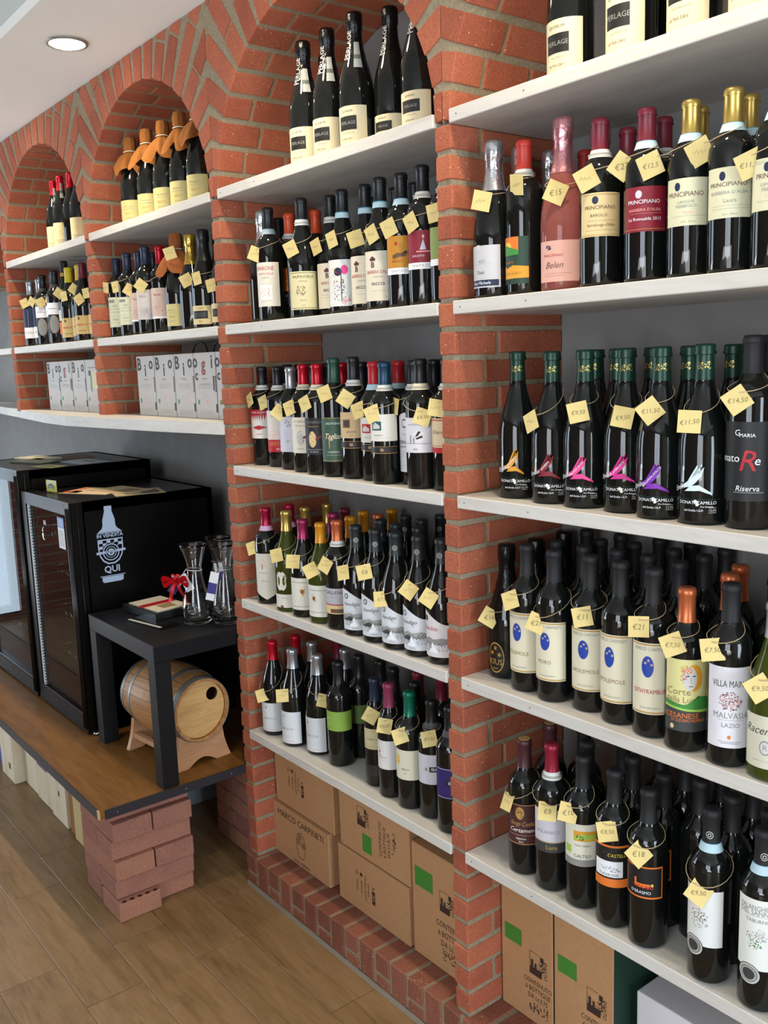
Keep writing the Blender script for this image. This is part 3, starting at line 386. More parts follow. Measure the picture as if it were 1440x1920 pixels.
TAGS=[
(4, -2.7378, 0.0199, 1.8941, -20, 30, '', 'price tag on the silver-capped bottle with navy and white label beside the pillar'),
(5, -2.6798, 0.0319, 1.8967, 40, 50, '', 'yellow blank-looking price tag on the second silver-capped bottle with navy and white label'),
(6, -2.557, 0.0292, 1.8849, -25, 10, '', 'price tag on the dark-capped bottle with white label and half-moon disc, leftmost of three'),
(7, -2.4916, 0.0436, 1.8899, 35, 40, '', 'price tag on the dark-capped bottle with white label and full half-moon disc, middle one'),
(9, -2.3601, 0.0374, 1.9077, 40, 25, '', 'yellow blank-looking price tag on the tall thin bottle with white and orange label'),
(10, -2.2631, 0.0221, 1.8882, -5, 50, '', 'yellow blank-looking price tag on the yellow-capped bottle with parchment label, left one'),
(11, -2.1858, 0.0357, 1.9089, 40, 20, '', 'yellow blank-looking price tag on the yellow-capped bottle with parchment label, right one'),
(12, -2.1005, 0.0204, 1.8647, -30, 30, '', 'yellow blank-looking price tag on the dark red capped bottle with parchment label'),
(13, -2.0538, 0.0308, 1.8841, -5, 50, '', 'price tag on the bottle with parchment label half hidden by the pillar'),
(19, -1.8561, 0.0291, 1.8878, 10, 60, '', 'price tag on the navy-capped bottle with pale green label nearest the far pillar'),
(20, -1.7366, 0.0152, 1.8805, -5, 50, '', 'yellow blank-looking price tag on the second navy-capped bottle with pale green label'),
(21, -1.6414, 0.024, 1.8626, 35, 10, '', 'yellow blank-looking price tag on the navy-capped bottle with pink ornament label, left one'),
(23, -1.5225, 0.0129, 1.8679, 40, 20, '', 'yellow blank-looking price tag on the red-capped bottle with large pink ornament label'),
(24, -1.31, 0.021, 1.9472, -15, 15, '', 'price tag on the sparkling bottle wearing a rusty suede hood and white ribbon'),
(25, -1.2251, 0.028, 1.8587, -25, 10, '', 'yellow blank-looking price tag on the gold foil sparkling bottle behind the suede-hooded one'),
(26, -1.1293, 0.0139, 1.8554, -8, 50, '', 'yellow blank-looking price tag on the black foil sparkling bottle with cream framed label'),
(27, -1.0665, 0.026, 1.8304, -8, 40, '', 'price tag on the sparkling bottle with cream framed label half behind the pillar'),
(37, -0.7767, 0.0077, 1.8863, 25, 15, '', 'yellow blank-looking price tag on the black-capped bottle with white AMARONE label'),
(38, -0.792, 0.0805, 1.9095, -8, 15, '', 'yellow blank-looking price tag on the orange-capped bottle with black label and orange panel'),
(39, -0.5967, 0.0023, 1.8795, -20, 30, '', 'yellow blank-looking price tag on the bottle with cream bordered VALPOLICELLA label'),
(40, -0.5479, 0.045, 1.881, -15, 50, '', 'yellow blank-looking price tag on the black-capped bottle with cream BAROLO label'),
(41, -0.4536, 0.0264, 1.8858, -12, 50, '', 'yellow blank-looking price tag on the bottle with colourful flower painting label'),
(42, -0.3734, 0.0379, 1.8788, -15, 10, '', "yellow blank-looking price tag on the bottle with cream BARBERA D'ALBA label, left one"),
(43, -0.2874, 0.0189, 1.8772, -20, 45, '', "yellow blank-looking price tag on the bottle with cream BARBERA D'ALBA label, right one"),
(44, -0.2246, 0.0185, 1.8829, -20, 30, '', 'yellow blank-looking price tag on the bottle with amber label showing a running animal'),
(45, -0.1501, 0.0187, 1.8843, -22, 45, '', 'yellow blank-looking price tag on the bottle with crimson label showing a seated figure'),
(46, -0.0757, 0.019, 1.8935, -5, 40, '', 'price tag on the bottle with green label half behind the near pillar'),
(54, -0.905, 0.0394, 1.5012, -25, 65, '', 'yellow blank-looking price tag on the bottle with red and white spiked label'),
(55, -0.8402, 0.0436, 1.4943, -20, 50, '', 'price tag on the bottle with white label turning red at the bottom'),
(56, -0.73, 0.026, 1.4705, 40, 5, '', 'yellow blank-looking price tag on the silver-capped bottle with pale lavender label'),
(57, -0.66, 0.0153, 1.4836, -20, 40, '', 'yellow blank-looking price tag on the red-capped bottle with cream crest label'),
(58, -0.5689, 0.0037, 1.4968, -25, 45, '', 'yellow blank-looking price tag on the red-capped bottle with black crest label'),
(59, -0.4832, 0.0066, 1.5225, -20, 30, '', 'yellow blank-looking price tag on the green-capped bottle with large green label'),
(60, -0.4074, 0.0153, 1.5103, 35, 10, '', 'yellow blank-looking price tag on the black-capped bottle with tan label and framed square'),
(61, -0.3631, 0.0202, 1.4834, -20, 30, '', 'yellow blank-looking price tag on the red-capped bottle with white label and red square'),
(62, -0.2773, -0.0036, 1.4783, -22, 10, '', 'yellow blank-looking price tag on the blue-capped bottle with white label and teal square'),
(63, -0.2477, 0.0366, 1.4949, 10, 60, '', 'yellow blank-looking price tag on the bottle with tall white scroll-shaped label'),
(64, -0.1218, 0.0123, 1.4741, 20, 5, '€8,50', 'yellow price tag reading €8,50 on the bottle with white label and line-drawn bird'),
(65, -0.0752, 0.0123, 1.4943, 10, 15, '', 'price tag on the bottle with tan and red label behind the near pillar'),
(78, -0.8806, 0.006, 1.0817, -20, 35, '', 'yellow blank-looking price tag on the crimson-capped bottle with pointed white label'),
(79, -0.7347, -0.0027, 1.0825, -15, 30, '', 'yellow blank-looking price tag on the gold-capped green glass bottle with scalloped white label'),
(80, -0.6531, -0.0025, 1.0774, 5, 5, '', 'yellow blank-looking price tag on the magenta-capped bottle with cream bee label'),
(81, -0.5679, -0.0027, 1.0664, -25, 5, '', 'yellow blank-looking price tag on the amber-capped bottle with cream lined label'),
(82, -0.4985, -0.004, 1.091, 25, 35, '', 'yellow blank-looking price tag on the copper-capped bottle with silver and tan label'),
(83, -0.4213, -0.0039, 1.0842, -15, 40, '', 'price tag on the black-capped bottle with vineyard landscape label, first of the five'),
(84, -0.3347, -0.0029, 1.099, -12, 10, '€8', 'price tag on the black-capped bottle with vineyard landscape label, second of the five'),
(85, -0.2699, -0.0038, 1.0447, -5, 10, '€7,5', 'price tag on the black-capped bottle with vineyard landscape label, middle of the five'),
(86, -0.1745, 0.0016, 1.082, 35, 15, '', 'price tag on the black-capped bottle with vineyard landscape label, fourth of the five'),
(87, -0.1054, 0.0017, 1.0756, 30, 20, '', 'price tag on the landscape label bottle with red script beside the near pillar'),
(103, -0.8747, 0.0079, 0.6415, -15, 10, '', 'price tag on the red-capped bottle with plain white label beside the brick'),
(104, -0.7618, 0.0076, 0.671, -5, 15, '', 'yellow blank-looking price tag on the silver-capped bottle with white label, left one'),
(105, -0.6289, 0.0583, 0.6794, 10, 15, '', 'yellow blank-looking price tag on the silver-capped bottle with white label, right one'),
(108, -0.3843, 0.0369, 0.7125, 30, 5, '', 'price tag on the navy-capped small bottle with cream label and dark lower label'),
(109, -0.3115, 0.0241, 0.7104, 10, 5, '€4,50', 'yellow price tag reading €4,50 on the rose-capped bottle with white label'),
(110, -0.2436, 0.0179, 0.7069, -20, 10, '', 'yellow blank-looking price tag on the emerald-capped bottle with cream leaf label'),
(111, -0.1552, 0.0339, 0.7227, -10, 0, '€9,50', 'price tag on the black-capped bottle with lilac-white label and small black box'),
(128, 0.079, 0.0055, 1.8931, 15, 15, '', 'price tag on the silver foil sparkling bottle with white and blue label'),
(129, 0.162, 0.0152, 1.9101, 10, 50, '', 'yellow blank-looking price tag on the vermilion-capped bottle with green and orange sunrise label'),
(130, 0.2588, 0.013, 1.8813, 25, 0, '€15', 'yellow price tag reading €15 on the pink foil rose bottle with pink label'),
(131, 0.3417, -0.0026, 1.8895, -25, 10, '', 'yellow blank-looking price tag on the dark red capped bottle with tan crest label'),
(132, 0.4105, 0.0027, 1.8976, 40, 10, '€27', 'price tag on the dark red capped bottle with crimson crest label'),
(133, 0.467, 0.0016, 1.8892, -20, 10, '€12,5', 'yellow price tag reading €12,5 on the gold-capped bottle with pale LANGHE crest label'),
(134, 0.5498, 0.0117, 1.895, -25, 10, '', "yellow blank-looking price tag on the gold-capped bottle with pale BARBERA D'ALBA crest label"),
(135, 0.6395, 0.0026, 1.8603, -22, 0, '€11,50', 'price tag on the gold-capped bottle with pale label at the picture edge'),
(147, 0.1903, 0.0175, 1.4728, -25, 50, '', 'yellow blank-looking price tag on the crown-capped bottle with crimson BARBERA brushstroke'),
(148, 0.3057, 0.0169, 1.4931, -12, 5, '€9,50', 'yellow price tag reading €9,50 on the crown-capped bottle with pink brushstroke mark'),
(149, 0.3996, 0.0236, 1.486, 12, 5, '€9,50', 'yellow price tag reading €9,50 on the crown-capped bottle with magenta LAMBRUSCO brushstroke'),
(150, 0.4701, 0.0039, 1.4998, -38, 5, '€11,50', 'yellow price tag reading €11,50 on the crown-capped bottle with purple BONARDA DOLCE brushstroke'),
(151, 0.5454, 0.0036, 1.4839, 3, 5, '€11,50', 'yellow price tag reading €11,50 on the crown-capped bottle with white MALVASIA brushstroke'),
(152, 0.6205, 0.0156, 1.5182, -35, 5, '€14,50', 'price tag on the tall matte black bottle with black label and red letter R'),
(159, 0.0492, 0.0366, 1.0557, 30, 5, '€16', 'price tag on the black foil sparkling bottle with round gold starred emblem'),
(160, 0.1325, 0.0142, 1.1126, -25, 35, '', 'price tag on the bottle with cream label and blue egg, closest to the brick'),
(161, 0.2068, 0.0101, 1.0809, 20, 15, '€21', 'price tag on the bottle with cream blue-egg label, second from the brick'),
(162, 0.312, 0.0212, 1.1119, -12, 5, '€11', 'price tag on the bottle with cream blue-egg label, third of five'),
(164, 0.4514, 0.0041, 1.1253, -5, 15, '€21', 'price tag on the bottle with cream blue-egg label, fifth of five'),
(165, 0.5254, -0.004, 1.1113, -25, 10, '€7,50', 'yellow price tag reading €7,50 on the copper-capped bottle with moon face picture label'),
(166, 0.5999, -0.0035, 1.1195, -8, 0, '€7,50', 'price tag on the black-capped bottle with tall white label, red engraving'),
(167, 0.6827, -0.0038, 1.0763, -35, 0, '€9,50', 'price tag on the silver-capped green bottle with script label at picture edge'),
(187, 0.1185, 0.0122, 0.6749, -8, 60, '', 'yellow blank-looking price tag on the maroon-capped bottle with maroon label and gold medallion'),
(188, 0.231, 0.0111, 0.6959, 5, 0, '€8', 'yellow price tag reading €8 on the crimson-capped bottle with white and grey label'),
(189, 0.2895, 0.0058, 0.7176, 10, 5, '€10', 'yellow price tag reading €10 on the black-capped bottle with cream landscape picture label'),
(190, 0.3852, 0.0037, 0.7169, -12, 5, '€8,50', 'price tag on the black-capped bottle with black label and orange band'),
(191, 0.4606, -0.0019, 0.7055, 42, 5, '€18', 'price tag on the black-capped bottle with orange-edged black label and castle drawing'),
(192, 0.5845, -0.0038, 0.6877, 30, 5, '€9,50', 'price tag on the bottle with white tree label and round grey seal'),
]
# label designs: base colour, then marks in label space (u -1..1 across, w 0..1 up)
# T text,u,w,size,colour[,shear,rot]; R rect; E ellipse (ru, rw); P polygon; B blotch drawing
DES = {
 'cream': ('#ead9a8', [('E',.1,.6,.2,.12,'tan'),('R',-.4,.5,.3,.32,'g'),('R',-.3,.4,.22,.235,'g')]),
 'navywhite': ('#1c2850', [('R',-1,1,0,.36,'W'),('R',.0,.06,.4,.95,'g'),('T','ROSSO',.1,.18,.1,'g')]),
 'halfmoon': ('#15130f', [('R',-1,1,.62,1,'W'),('E',.1,.3,.55,.3,'g'),('R',-.5,.6,.8,.82,'g')]),
 'orangewhite': ('#e4dfd2', [('R',-1,1,0,.5,'o'),('R',-1,1,.5,.56,'k'),('B',-.3,.3,.65,.95,'k',14,3)]),
 'parch': ('#d9bd7c', [('E',-.2,.85,.12,.08,'br'),('T','NEBBIOLO',.05,.5,.14,'r'),('T','LANGHE',.05,.18,.1,'br')]),
 'yellowlab': ('#d2c888', [('T','Millesimato',0,.72,.09,'g'),('T','BRUT',.05,.42,.13,'gd'),('R',-.5,.5,.6,.61,'g'),('T','SPUMANTE',0,.22,.06,'g')]),
 'palegreen': ('#dfe3c4', [('R',-.7,.1,.82,.92,'g'),('T','1967',.1,.7,.09,'g'),('R',-.6,.6,.6,.61,'g'),('R',-.6,.6,.5,.51,'g'),('R',-.5,.4,.36,.365,'g'),('T','Rosso',.1,.26,.08,'g'),('R',-.6,.5,.14,.145,'g')]),
 'roseprint': ('#dfc9bd', [('T','Fiorile',0,.78,.1,'r',.3),('B',-.5,.5,.12,.42,'r',60,5),('R',-1,1,.0,.06,'W')]),
 'greyprint': ('#d8cfcc', [('T','Fiorile',0,.78,.1,'g',.3),('B',-.5,.5,.12,.42,'g',60,6)]),
 'periage': ('#e6dab4', [('T','QUORUM',-.15,.86,.075,'k'),('R',-.68,.42,.38,.74,'k'),('T','PERLAGE',-.12,.56,.11,'g'),('T','VALDOBBIADENE',-.05,.3,.04,'g'),('T','EXTRA DRY',-.15,.15,.06,'br')]),
 'periage2': ('#e0cf9a', [('R',-.68,.52,.3,.72,'k'),('R',-.58,.42,.38,.64,'dg'),('T','CUVEE',0,.85,.1,'br'),('T','BRUT',0,.15,.09,'br')]),
 'amarone': ('#efeadb', [('T','AMARONE',-.1,.86,.12,'r'),('T','VALPOLICELLA',0,.74,.055,'r'),('T','CLASSICO',0,.65,.04,'g'),('R',-.45,.45,.14,.5,'w'),('B',-.4,.4,.16,.48,'r',46,2),('R',-.45,.45,.5,.505,'g'),('R',-.45,.45,.135,.14,'g')]),
 'blackorange': ('#15120f', [('R',-.3,.35,.35,.95,'o'),('B',-.3,.35,.4,.9,'k',30,4),('T','VENETO',-.1,.22,.07,'W'),('T','2012',-.1,.1,.05,'W')]),
 'valpo': ('#e9dfae', [('R',-.92,.92,.955,.965,'k'),('R',-.92,.92,.035,.045,'k'),('R',.90,.92,.035,.965,'k'),('R',-.92,-.9,.035,.965,'k'),('T','VALPOLICELLA',0,.86,.085,'k'),('T','SUPERIORE',0,.74,.045,'g'),('B',-.45,.2,.35,.64,'br',90,8),('T','RIPASSO',0,.24,.05,'g'),('T','2012',0,.1,.05,'g')]),
 'barolo': ('#ece4cd', [('P',[(-.2,.84),(.0,.9),(.2,.84),(.14,.8),(-.14,.8)],'mar'),('T','B',0,.72,.14,'mar'),('T','BAROLO',0,.56,.08,'r'),('T','BREZZA',.1,.4,.075,'k'),('R',-.5,.4,.3,.304,'g'),('R',-.5,.5,.24,.244,'g'),('T','750 ml',.2,.06,.035,'g')]),
 'barbera': ('#ece4cd', [('P',[(-.5,.84),(-.3,.9),(-.1,.84),(-.16,.8),(-.44,.8)],'mar'),('T','B',-.3,.72,.14,'mar'),('T',"BARBERA D'ALBA",0,.58,.085,'r'),('T','CANNUBI',0,.48,.04,'g'),('T','BREZZA',0,.34,.075,'k'),('R',-.4,.5,.2,.204,'g'),('T','750 ml',.5,.07,.035,'g')]),
 'floral': ('#eef0ec', [('E',.25,.78,.22,.1,'pk'),('E',-.15,.74,.25,.09,'n'),('R',.02,.07,.1,.7,'k'),('B',-.3,.6,.05,.4,'gr',40,5),('B',-.6,-.2,.2,.9,'y',16,6),('B',-.5,0,.1,.6,'pu',26,7),('B',.0,.6,.02,.2,'pk',26,9),('B',-.5,-.1,.5,.95,'r',8,10),('B',.0,.2,.2,.66,'k',24,11)]),
 'yellowart': ('#cf8f2a', [('E',-.25,.8,.08,.05,'r'),('P',[(-.5,.5),(-.2,.56),(.2,.54),(.35,.62),(.4,.55),(.28,.46),(-.1,.45),(-.45,.4)],'br'),('T','BAROLO',-.2,.34,.07,'dr'),('R',-1,1,0,.17,'W'),('T','TENUTA CORTE',.1,.085,.09,'g')]),
 'redart': ('#8f2334', [('P',[(-.1,.5),(.1,.78),(.25,.5)],'li'),('E',.1,.84,.07,.05,'p'),('R',-.3,.5,.44,.47,'p'),('T','DOLCETTO',-.2,.34,.06,'W'),('R',-1,1,0,.17,'W'),('T','TENUTA CORTE',.1,.085,.09,'g')]),
 'greenart': ('#8a9c5a', [('B',-.3,.5,.4,.7,'lg',20,3),('R',-1,1,0,.17,'W')]),
 'spiky': ('#f1ede4', [('R',-1,1,.82,1,'r'),('T','ROSSO CLASSICO',0,.9,.075,'W')]+[('P',[(-.9+.18*i,.82),(-.82+.18*i,.62),(-.74+.18*i,.82)],'r') for i in range(10)]+[('P',[(-.6,.38),(0,.46),(.6,.38),(0,.3)],'r'),('T','CHIANTI',0,.15,.05,'r')]),
 'pinkred': ('#efe9e2', [('T','CHIANTI',0,.86,.06,'g'),('B',-.8,.8,.3,.55,'p',120,4),('R',-1,1,0,.3,'r'),('T','ARETINO',.1,.2,.12,'gd'),('T','2013',.1,.07,.05,'W')]),
 'lavender': ('#d9d9ea', [('B',-.25,.25,.7,.95,'n',40,4),('T','TOSCANA',.1,.55,.07,'li'),('T','2012',0,.3,.05,'n'),('T','ROSSO',.1,.1,.06,'li')]),
 'crestw': ('#ece6d4', [('T','GOVERNO',0,.88,.08,'g'),('T','Montalcino',0,.77,.06,'g',.3),('E',0,.42,.3,.22,'lg'),('B',-.3,.3,.22,.62,'br',50,4),('P',[(.2,.46),(.95,.6),(.95,.53),(.2,.39)],'dr'),('T','ROSSO',0,.12,.06,'g')]),
 'crestb': ('#201f22', [('T','GOVERNO',0,.88,.08,'g'),('T','Montalcino',0,.77,.06,'gd',.3),('E',-.1,.42,.28,.22,'tan'),('B',-.38,.2,.22,.62,'mar',50,5),('P',[(.12,.46),(.95,.62),(.95,.55),(.12,.39)],'dr'),('R',-.6,.6,.14,.147,'lg'),('T','BRUNELLO',0,.08,.045,'lg')]),
 'greenlab': ('#3f5a4a', [('R',-.9,.9,.975,.985,'gd'),('R',-.9,.9,.02,.03,'gd'),('T','SAUVIGNON',.1,.86,.065,'cy'),('T','Tagliano',.1,.57,.16,'cr',.4),('E',-.25,.45,.04,.18,'gd'),('T','MAREMMA',.0,.22,.055,'lg'),('R',-.5,.5,.15,.155,'lg')]),
 'squaretan': ('#d8bb8c', [('R',-.6,-.05,.4,.72,'br'),('R',-.5,-.15,.46,.66,'dg'),('T','LANGHE',0,.24,.1,'br'),('T','2013',0,.1,.06,'br')]),
 'squarewhite': ('#ebe7dd', [('R',-.6,.1,.38,.74,'r'),('P',[(-.5,.44),(.0,.44),(.0,.56),(-.3,.68),(-.5,.6)],'lg'),('T','DOLCETTO',0,.2,.08,'g')]),
 'squareteal': ('#f0ede4', [('R',-.7,0,.4,.74,'tg'),('P',[(-.6,.46),(-.1,.46),(-.1,.58),(-.4,.7),(-.6,.62)],'lg'),('T','BARBERA',-.2,.22,.08,'g'),('R',-.5,.5,.12,.125,'g')]),
 'nacina': ('#dce0e6', [('E',-.3,.85,.2,.08,'dg'),('E',-.3,.85,.14,.056,'W'),('T','J',-.3,.85,.08,'k'),('T','2012',-.3,.66,.035,'g'),('T','VERNACINA',-.1,.52,.085,'k'),('T','DI MONTALCINO',-.1,.44,.045,'k'),('R',-.6,.1,.36,.363,'g'),('R',-.6,.2,.32,.323,'g'),('R',-.6,.1,.28,.283,'g'),('R',-.6,.3,.12,.123,'g')]),
 'bird': ('#e9e6ea', [('R',-.7,.9,.26,.27,'k'),('P',[(-.45,.3),(-.3,.5),(.0,.46),(.1,.4),(-.1,.32)],'lg'),('R',-.32,-.28,.27,.5,'k'),('R',-.1,-.06,.27,.42,'k'),('P',[(.0,.46),(.2,.62),(.35,.6),(.16,.48)],'k'),('P',[(.05,.42),(.4,.5),(.45,.44),(.1,.38)],'k'),('T','MONTALCINO',0,.8,.06,'g'),('T','2010',0,.1,.06,'k')]),
 'tanred': ('#e2cda6', [('R',-1,1,.93,.96,'r'),('R',-1,1,0,.16,'r'),('R',-1,1,.2,.215,'r'),('T','Chianti',-.2,.6,.14,'br',.3)]),
 'pointlab': ('#e6e2d4', [('B',-.6,.1,.62,.88,'p',60,4),('R',-.3,-.2,.6,.72,'g'),('T','DE FRIULI',-.2,.5,.05,'g'),('R',-.5,.4,.42,.424,'lg'),('T','Rosso',-.1,.3,.07,'g',.3)]),
 'scallop': ('#e9e7da', [('E',-.1,.85,.1,.03,'g'),('T','BIANCO',-.1,.26,.045,'g'),('R',-.4,.3,.18,.185,'lg'),('E',-.35,.03,.12,.035,'k'),('E',-.35,.03,.05,.015,'gd')]),
 'bee': ('#ebe8da', [('R',-.8,.8,.86,.87,'k'),('R',-.8,.8,.1,.11,'k'),('P',[(-.15,.68),(.0,.5),(.2,.68),(.05,.42)],'am'),('E',.02,.58,.12,.07,'br'),('B',-.2,.25,.5,.7,'am',14,4)]),
 'bee2': ('#ecebdf', [('R',-.8,.9,.84,.85,'k'),('R',-.8,.9,.14,.15,'k'),('B',-.5,-.1,.45,.72,'am',24,4),('E',-.3,.58,.1,.07,'br')]),
 'leno': ('#c3c1c6', [('T','GALLENO',-.1,.84,.17,'k'),('T','MERLOT',-.1,.66,.05,'g'),('R',-1,1,.34,.38,'r'),('R',-1,1,0,.33,'tan'),('R',-.4,.8,.04,.2,'br')]),
 'land': ('#e4e8ee', [('E',-.55,.86,.16,.07,'dg'),('E',-.55,.86,.1,.045,'lg'),('T','Vendigo',-.25,.66,.12,'k',.35),('T','2013',.1,.56,.035,'g'),('B',-.95,.95,.34,.46,'lg',120,5),('P',[(-1,.36),(-.3,.44),(0,.4),(.5,.44),(1,.4),(1,.3),(-1,.26)],'g'),('P',[(-.9,.24),(-.2,.38),(.1,.24)],'dg'),('P',[(-.35,.1),(-.05,.34),(.25,.1)],'W'),('B',-.9,-.1,.12,.3,'dg',60,6),('B',.2,.95,.12,.34,'dg',70,7),('T','VENETO',0,.05,.04,'g')]),
 'landred': ('#e8e2e4', [('E',-.55,.86,.16,.07,'dg'),('T','Raschio',-.3,.64,.13,'r',.35),('P',[(-1,.36),(-.3,.44),(0,.4),(.5,.44),(1,.4),(1,.3),(-1,.26)],'g'),('P',[(-.35,.1),(-.05,.34),(.25,.1)],'W'),('B',-.9,-.1,.12,.3,'dg',60,6),('B',.2,.95,.12,.34,'dg',70,7)]),
 'whitefine': ('#e6eaee', [('P',[(-.45,.82),(-.35,.9),(-.25,.82)],'g'),('T','MARCO DI',-.1,.46,.085,'g'),('R',-.6,.5,.24,.244,'lg'),('R',-.6,.4,.2,.204,'lg'),('R',-.6,.5,.06,.075,'p')]),
 'greenband': ('#97bf52', [('T','unir',-.16,.5,.3,'gr',.2),('T','Nonnetta',-.2,.85,.11,'W',.3),('B',.12,.3,.2,.9,'cr',20,4),('R',-.25,.0,.2,.21,'gr')]),
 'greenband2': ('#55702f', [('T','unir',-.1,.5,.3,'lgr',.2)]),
 'gelci': ('#d9cfa4', [('T','Gelso nero',.0,.5,.15,'br',.3),('R',-.8,.8,.88,.9,'gd'),('R',-.8,.8,.12,.14,'gd')]),
 'whiteorn': ('#eceae6', [('B',-.6,-.35,.35,.75,'r',16,4),('T','Rosato',-.1,.42,.08,'g',.3),('R',-.3,.3,.3,.304,'g')]),
 'creamleaf': ('#ece6cd', [('P',[(-.75,.5),(-.62,.85),(-.4,.75),(-.45,.5)],'y'),('B',-.75,-.4,.5,.85,'gd',10,4),('T','Bianco',.0,.36,.09,'tg',.3),('T','2014',0,.22,.05,'g')]),
 'iba': ('#dcdae6', [('R',-.1,.5,.42,.6,'k'),('T','IBA',.2,.51,.13,'W'),('R',-.55,-.15,.42,.6,'lg'),('T','&',-.3,.51,.14,'k')]),
 'ibap': ('#34246e', [('R',-.9,.9,.95,.965,'lg'),('R',-.9,.9,.02,.035,'lg'),('R',-.2,.4,.42,.6,'k'),('T','IBA',.1,.51,.13,'W')]),
 'moscato': ('#cfcfd4', [('E',-.1,.95,.2,.07,'lg'),('T','ASTI',.1,.62,.09,'g'),('R',-.7,.6,.56,.564,'g'),('T','Tosti',.0,.36,.1,'k',.3),('R',-.95,.95,.02,.2,'lg'),('R',-.92,.92,.035,.185,'n'),('T','Sant Michele',0,.11,.1,'W',.3)]),
 'sunrise': ('#2a4638', [('R',-1,.5,.7,1,'o'),('E',-.2,.8,.3,.1,'y'),('P',[(-1,.7),(-.4,.84),(.5,.72),(.5,.62),(-1,.6)],'gr'),('P',[(-1,.36),(-.5,.4),(-.2,.34),(.2,.4),(1,.36),(1,.12),(-1,.12)],'am'),('T',"MOSCATO D'ASTI",-.1,.22,.075,'br'),('T','BRACHETTO',-.1,.46,.05,'o'),('R',-.9,0,.0,.1,'k')]),
 'pinklab': ('#eab4a4', [('B',-.55,-.25,.78,.9,'n',20,4),('T','PRINCIPIANO',-.2,.64,.085,'r'),('T','Belen',-.15,.4,.2,'br',.4),('R',-.6,.6,.2,.205,'br'),('R',-.6,.3,.14,.145,'br')]),
 'princtan': ('#e9d19a', [('R',-.98,.98,.95,.965,'gd'),('E',-.25,.83,.14,.09,'n'),('T','PRINCIPIANO',-.05,.66,.11,'mar'),('T','BAROLO',-.1,.48,.09,'br'),('R',-.6,.7,.36,.365,'br'),('T',"Serralunga d'Alba",0,.26,.085,'br'),('R',-.7,.8,.14,.145,'br'),('R',-.98,.98,.03,.045,'gd')]),
 'princred': ('#8e1c30', [('E',-.25,.83,.14,.09,'li'),('T','PRINCIPIANO',-.05,.66,.11,'W'),('T',"BARBERA D'ALBA",0,.48,.085,'p'),('R',-.6,.7,.4,.405,'p'),('T','La Romualda 2012',0,.28,.09,'W'),('R',-.98,.98,.05,.06,'gd')]),
 'princpale': ('#e4e2be', [('E',-.45,.83,.12,.09,'n'),('T','PRINCIPIANO',-.15,.66,.13,'mar'),('T','LANGHE',-.1,.5,.08,'g'),('T','NEBBIOLO',-.1,.41,.08,'g'),('T','Coste',0,.28,.08,'p'),('R',-.7,.8,.2,.205,'g'),('T','2013 - 750 ml',0,.08,.045,'g')]),
 'princpale2': ('#e4e2be', [('E',-.3,.83,.12,.09,'n'),('T','PRINCIPIANO',-.1,.66,.11,'mar'),('T',"BARBERA D'ALBA",-.05,.5,.085,'g'),('T','Laura',0,.34,.1,'g'),('R',-.7,.8,.24,.245,'g'),('R',-.7,.8,.18,.185,'g'),('T','2013 - 750 ml',0,.07,.045,'g')]),
 'princpale3': ('#e4e2be', [('E',-.3,.83,.12,.09,'n'),('T','PRINCIPIANO',0,.66,.13,'mar'),('T','LANGHE',-.2,.5,.08,'g'),('T','FREISA',-.2,.4,.09,'g'),('T','Chiara',-.1,.28,.08,'p'),('R',-.7,.8,.18,.185,'g')]),
 'certamen': ('#50292c', [('R',-.95,.95,.97,.985,'gd'),('R',-.95,.95,.02,.035,'gd'),('E',-.15,.78,.24,.15,'gd'),('B',-.35,.05,.65,.9,'br',26,4),('T','Borgo Confalo',.0,.52,.14,'gd',.4),('T','Certamen',-.1,.36,.13,'w',.3),('R',-.8,.8,.24,.246,'tan'),('T','Aglianico',-.1,.16,.06,'w'),('T','2013',-.1,.08,.05,'w')]),
 'minor': ('#d9d6de', [('B',-.9,.9,.35,.7,'li',80,4),('T','MINORES',-.1,.88,.09,'g'),('T','AGLIANICO',-.1,.48,.1,'g'),('R',-1,1,.235,.25,'gd'),('R',-1,1,0,.23,'dg'),('T','Luna',.1,.12,.13,'gd')]),
 'calteo': ('#ecead6', [('R',-.35,.8,.6,.84,'am'),('P',[(-.35,.7),(.1,.78),(.8,.74),(.8,.66),(-.35,.62)],'lgr'),('B',-.3,.2,.62,.76,'br',20,4),('B',.2,.8,.6,.7,'y',20,5),('T','Terre Calabre',.1,.5,.06,'br',.3),('R',-.85,-.5,.28,.46,'lgr'),('T','CALTEO',.1,.24,.1,'dg'),('R',-1,1,0,.16,'g')]),
 'tufarone': ('#1d1b19', [('R',-1,1,.95,1,'o'),('R',-1,1,0,.2,'o'),('R',-.9,.55,.24,.62,'W'),('B',-.6,.5,.36,.5,'dg',40,4),('T','TUFARONE',-.15,.29,.085,'dg'),('T','CASTELLO',.35,.76,.1,'y'),('B',-.5,.0,.7,.88,'dg',20,4)]),
 'derasmo': ('#1a1817', [('R',-1,1,0,1,'o'),('R',-.94,.94,.05,.95,'k'),('R',-.35,-.25,.4,.62,'o'),('R',-.35,.4,.34,.46,'o'),('B',-.5,.6,.3,.42,'r',26,4),('E',.48,.43,.06,.05,'y'),('T',"D'ERASMO",-.05,.18,.12,'W')]),
 'whitetree': ('#eef0ec', [('B',-.45,.35,.42,.66,'br',60,4),('B',-.45,.35,.3,.5,'g',60,5)]),
 'falang': ('#eef0ea', [('T','FALANGHINA',-.05,.88,.09,'g'),('T','DEL SANNIO',-.05,.81,.09,'g'),('R',-.6,.6,.765,.768,'g'),('T','TABURNO',.0,.7,.065,'g'),('B',-.5,.4,.4,.55,'g',60,4),('B',-.4,.2,.3,.42,'gr',24,5),('B',0,.3,.45,.6,'lg',24,6)]),
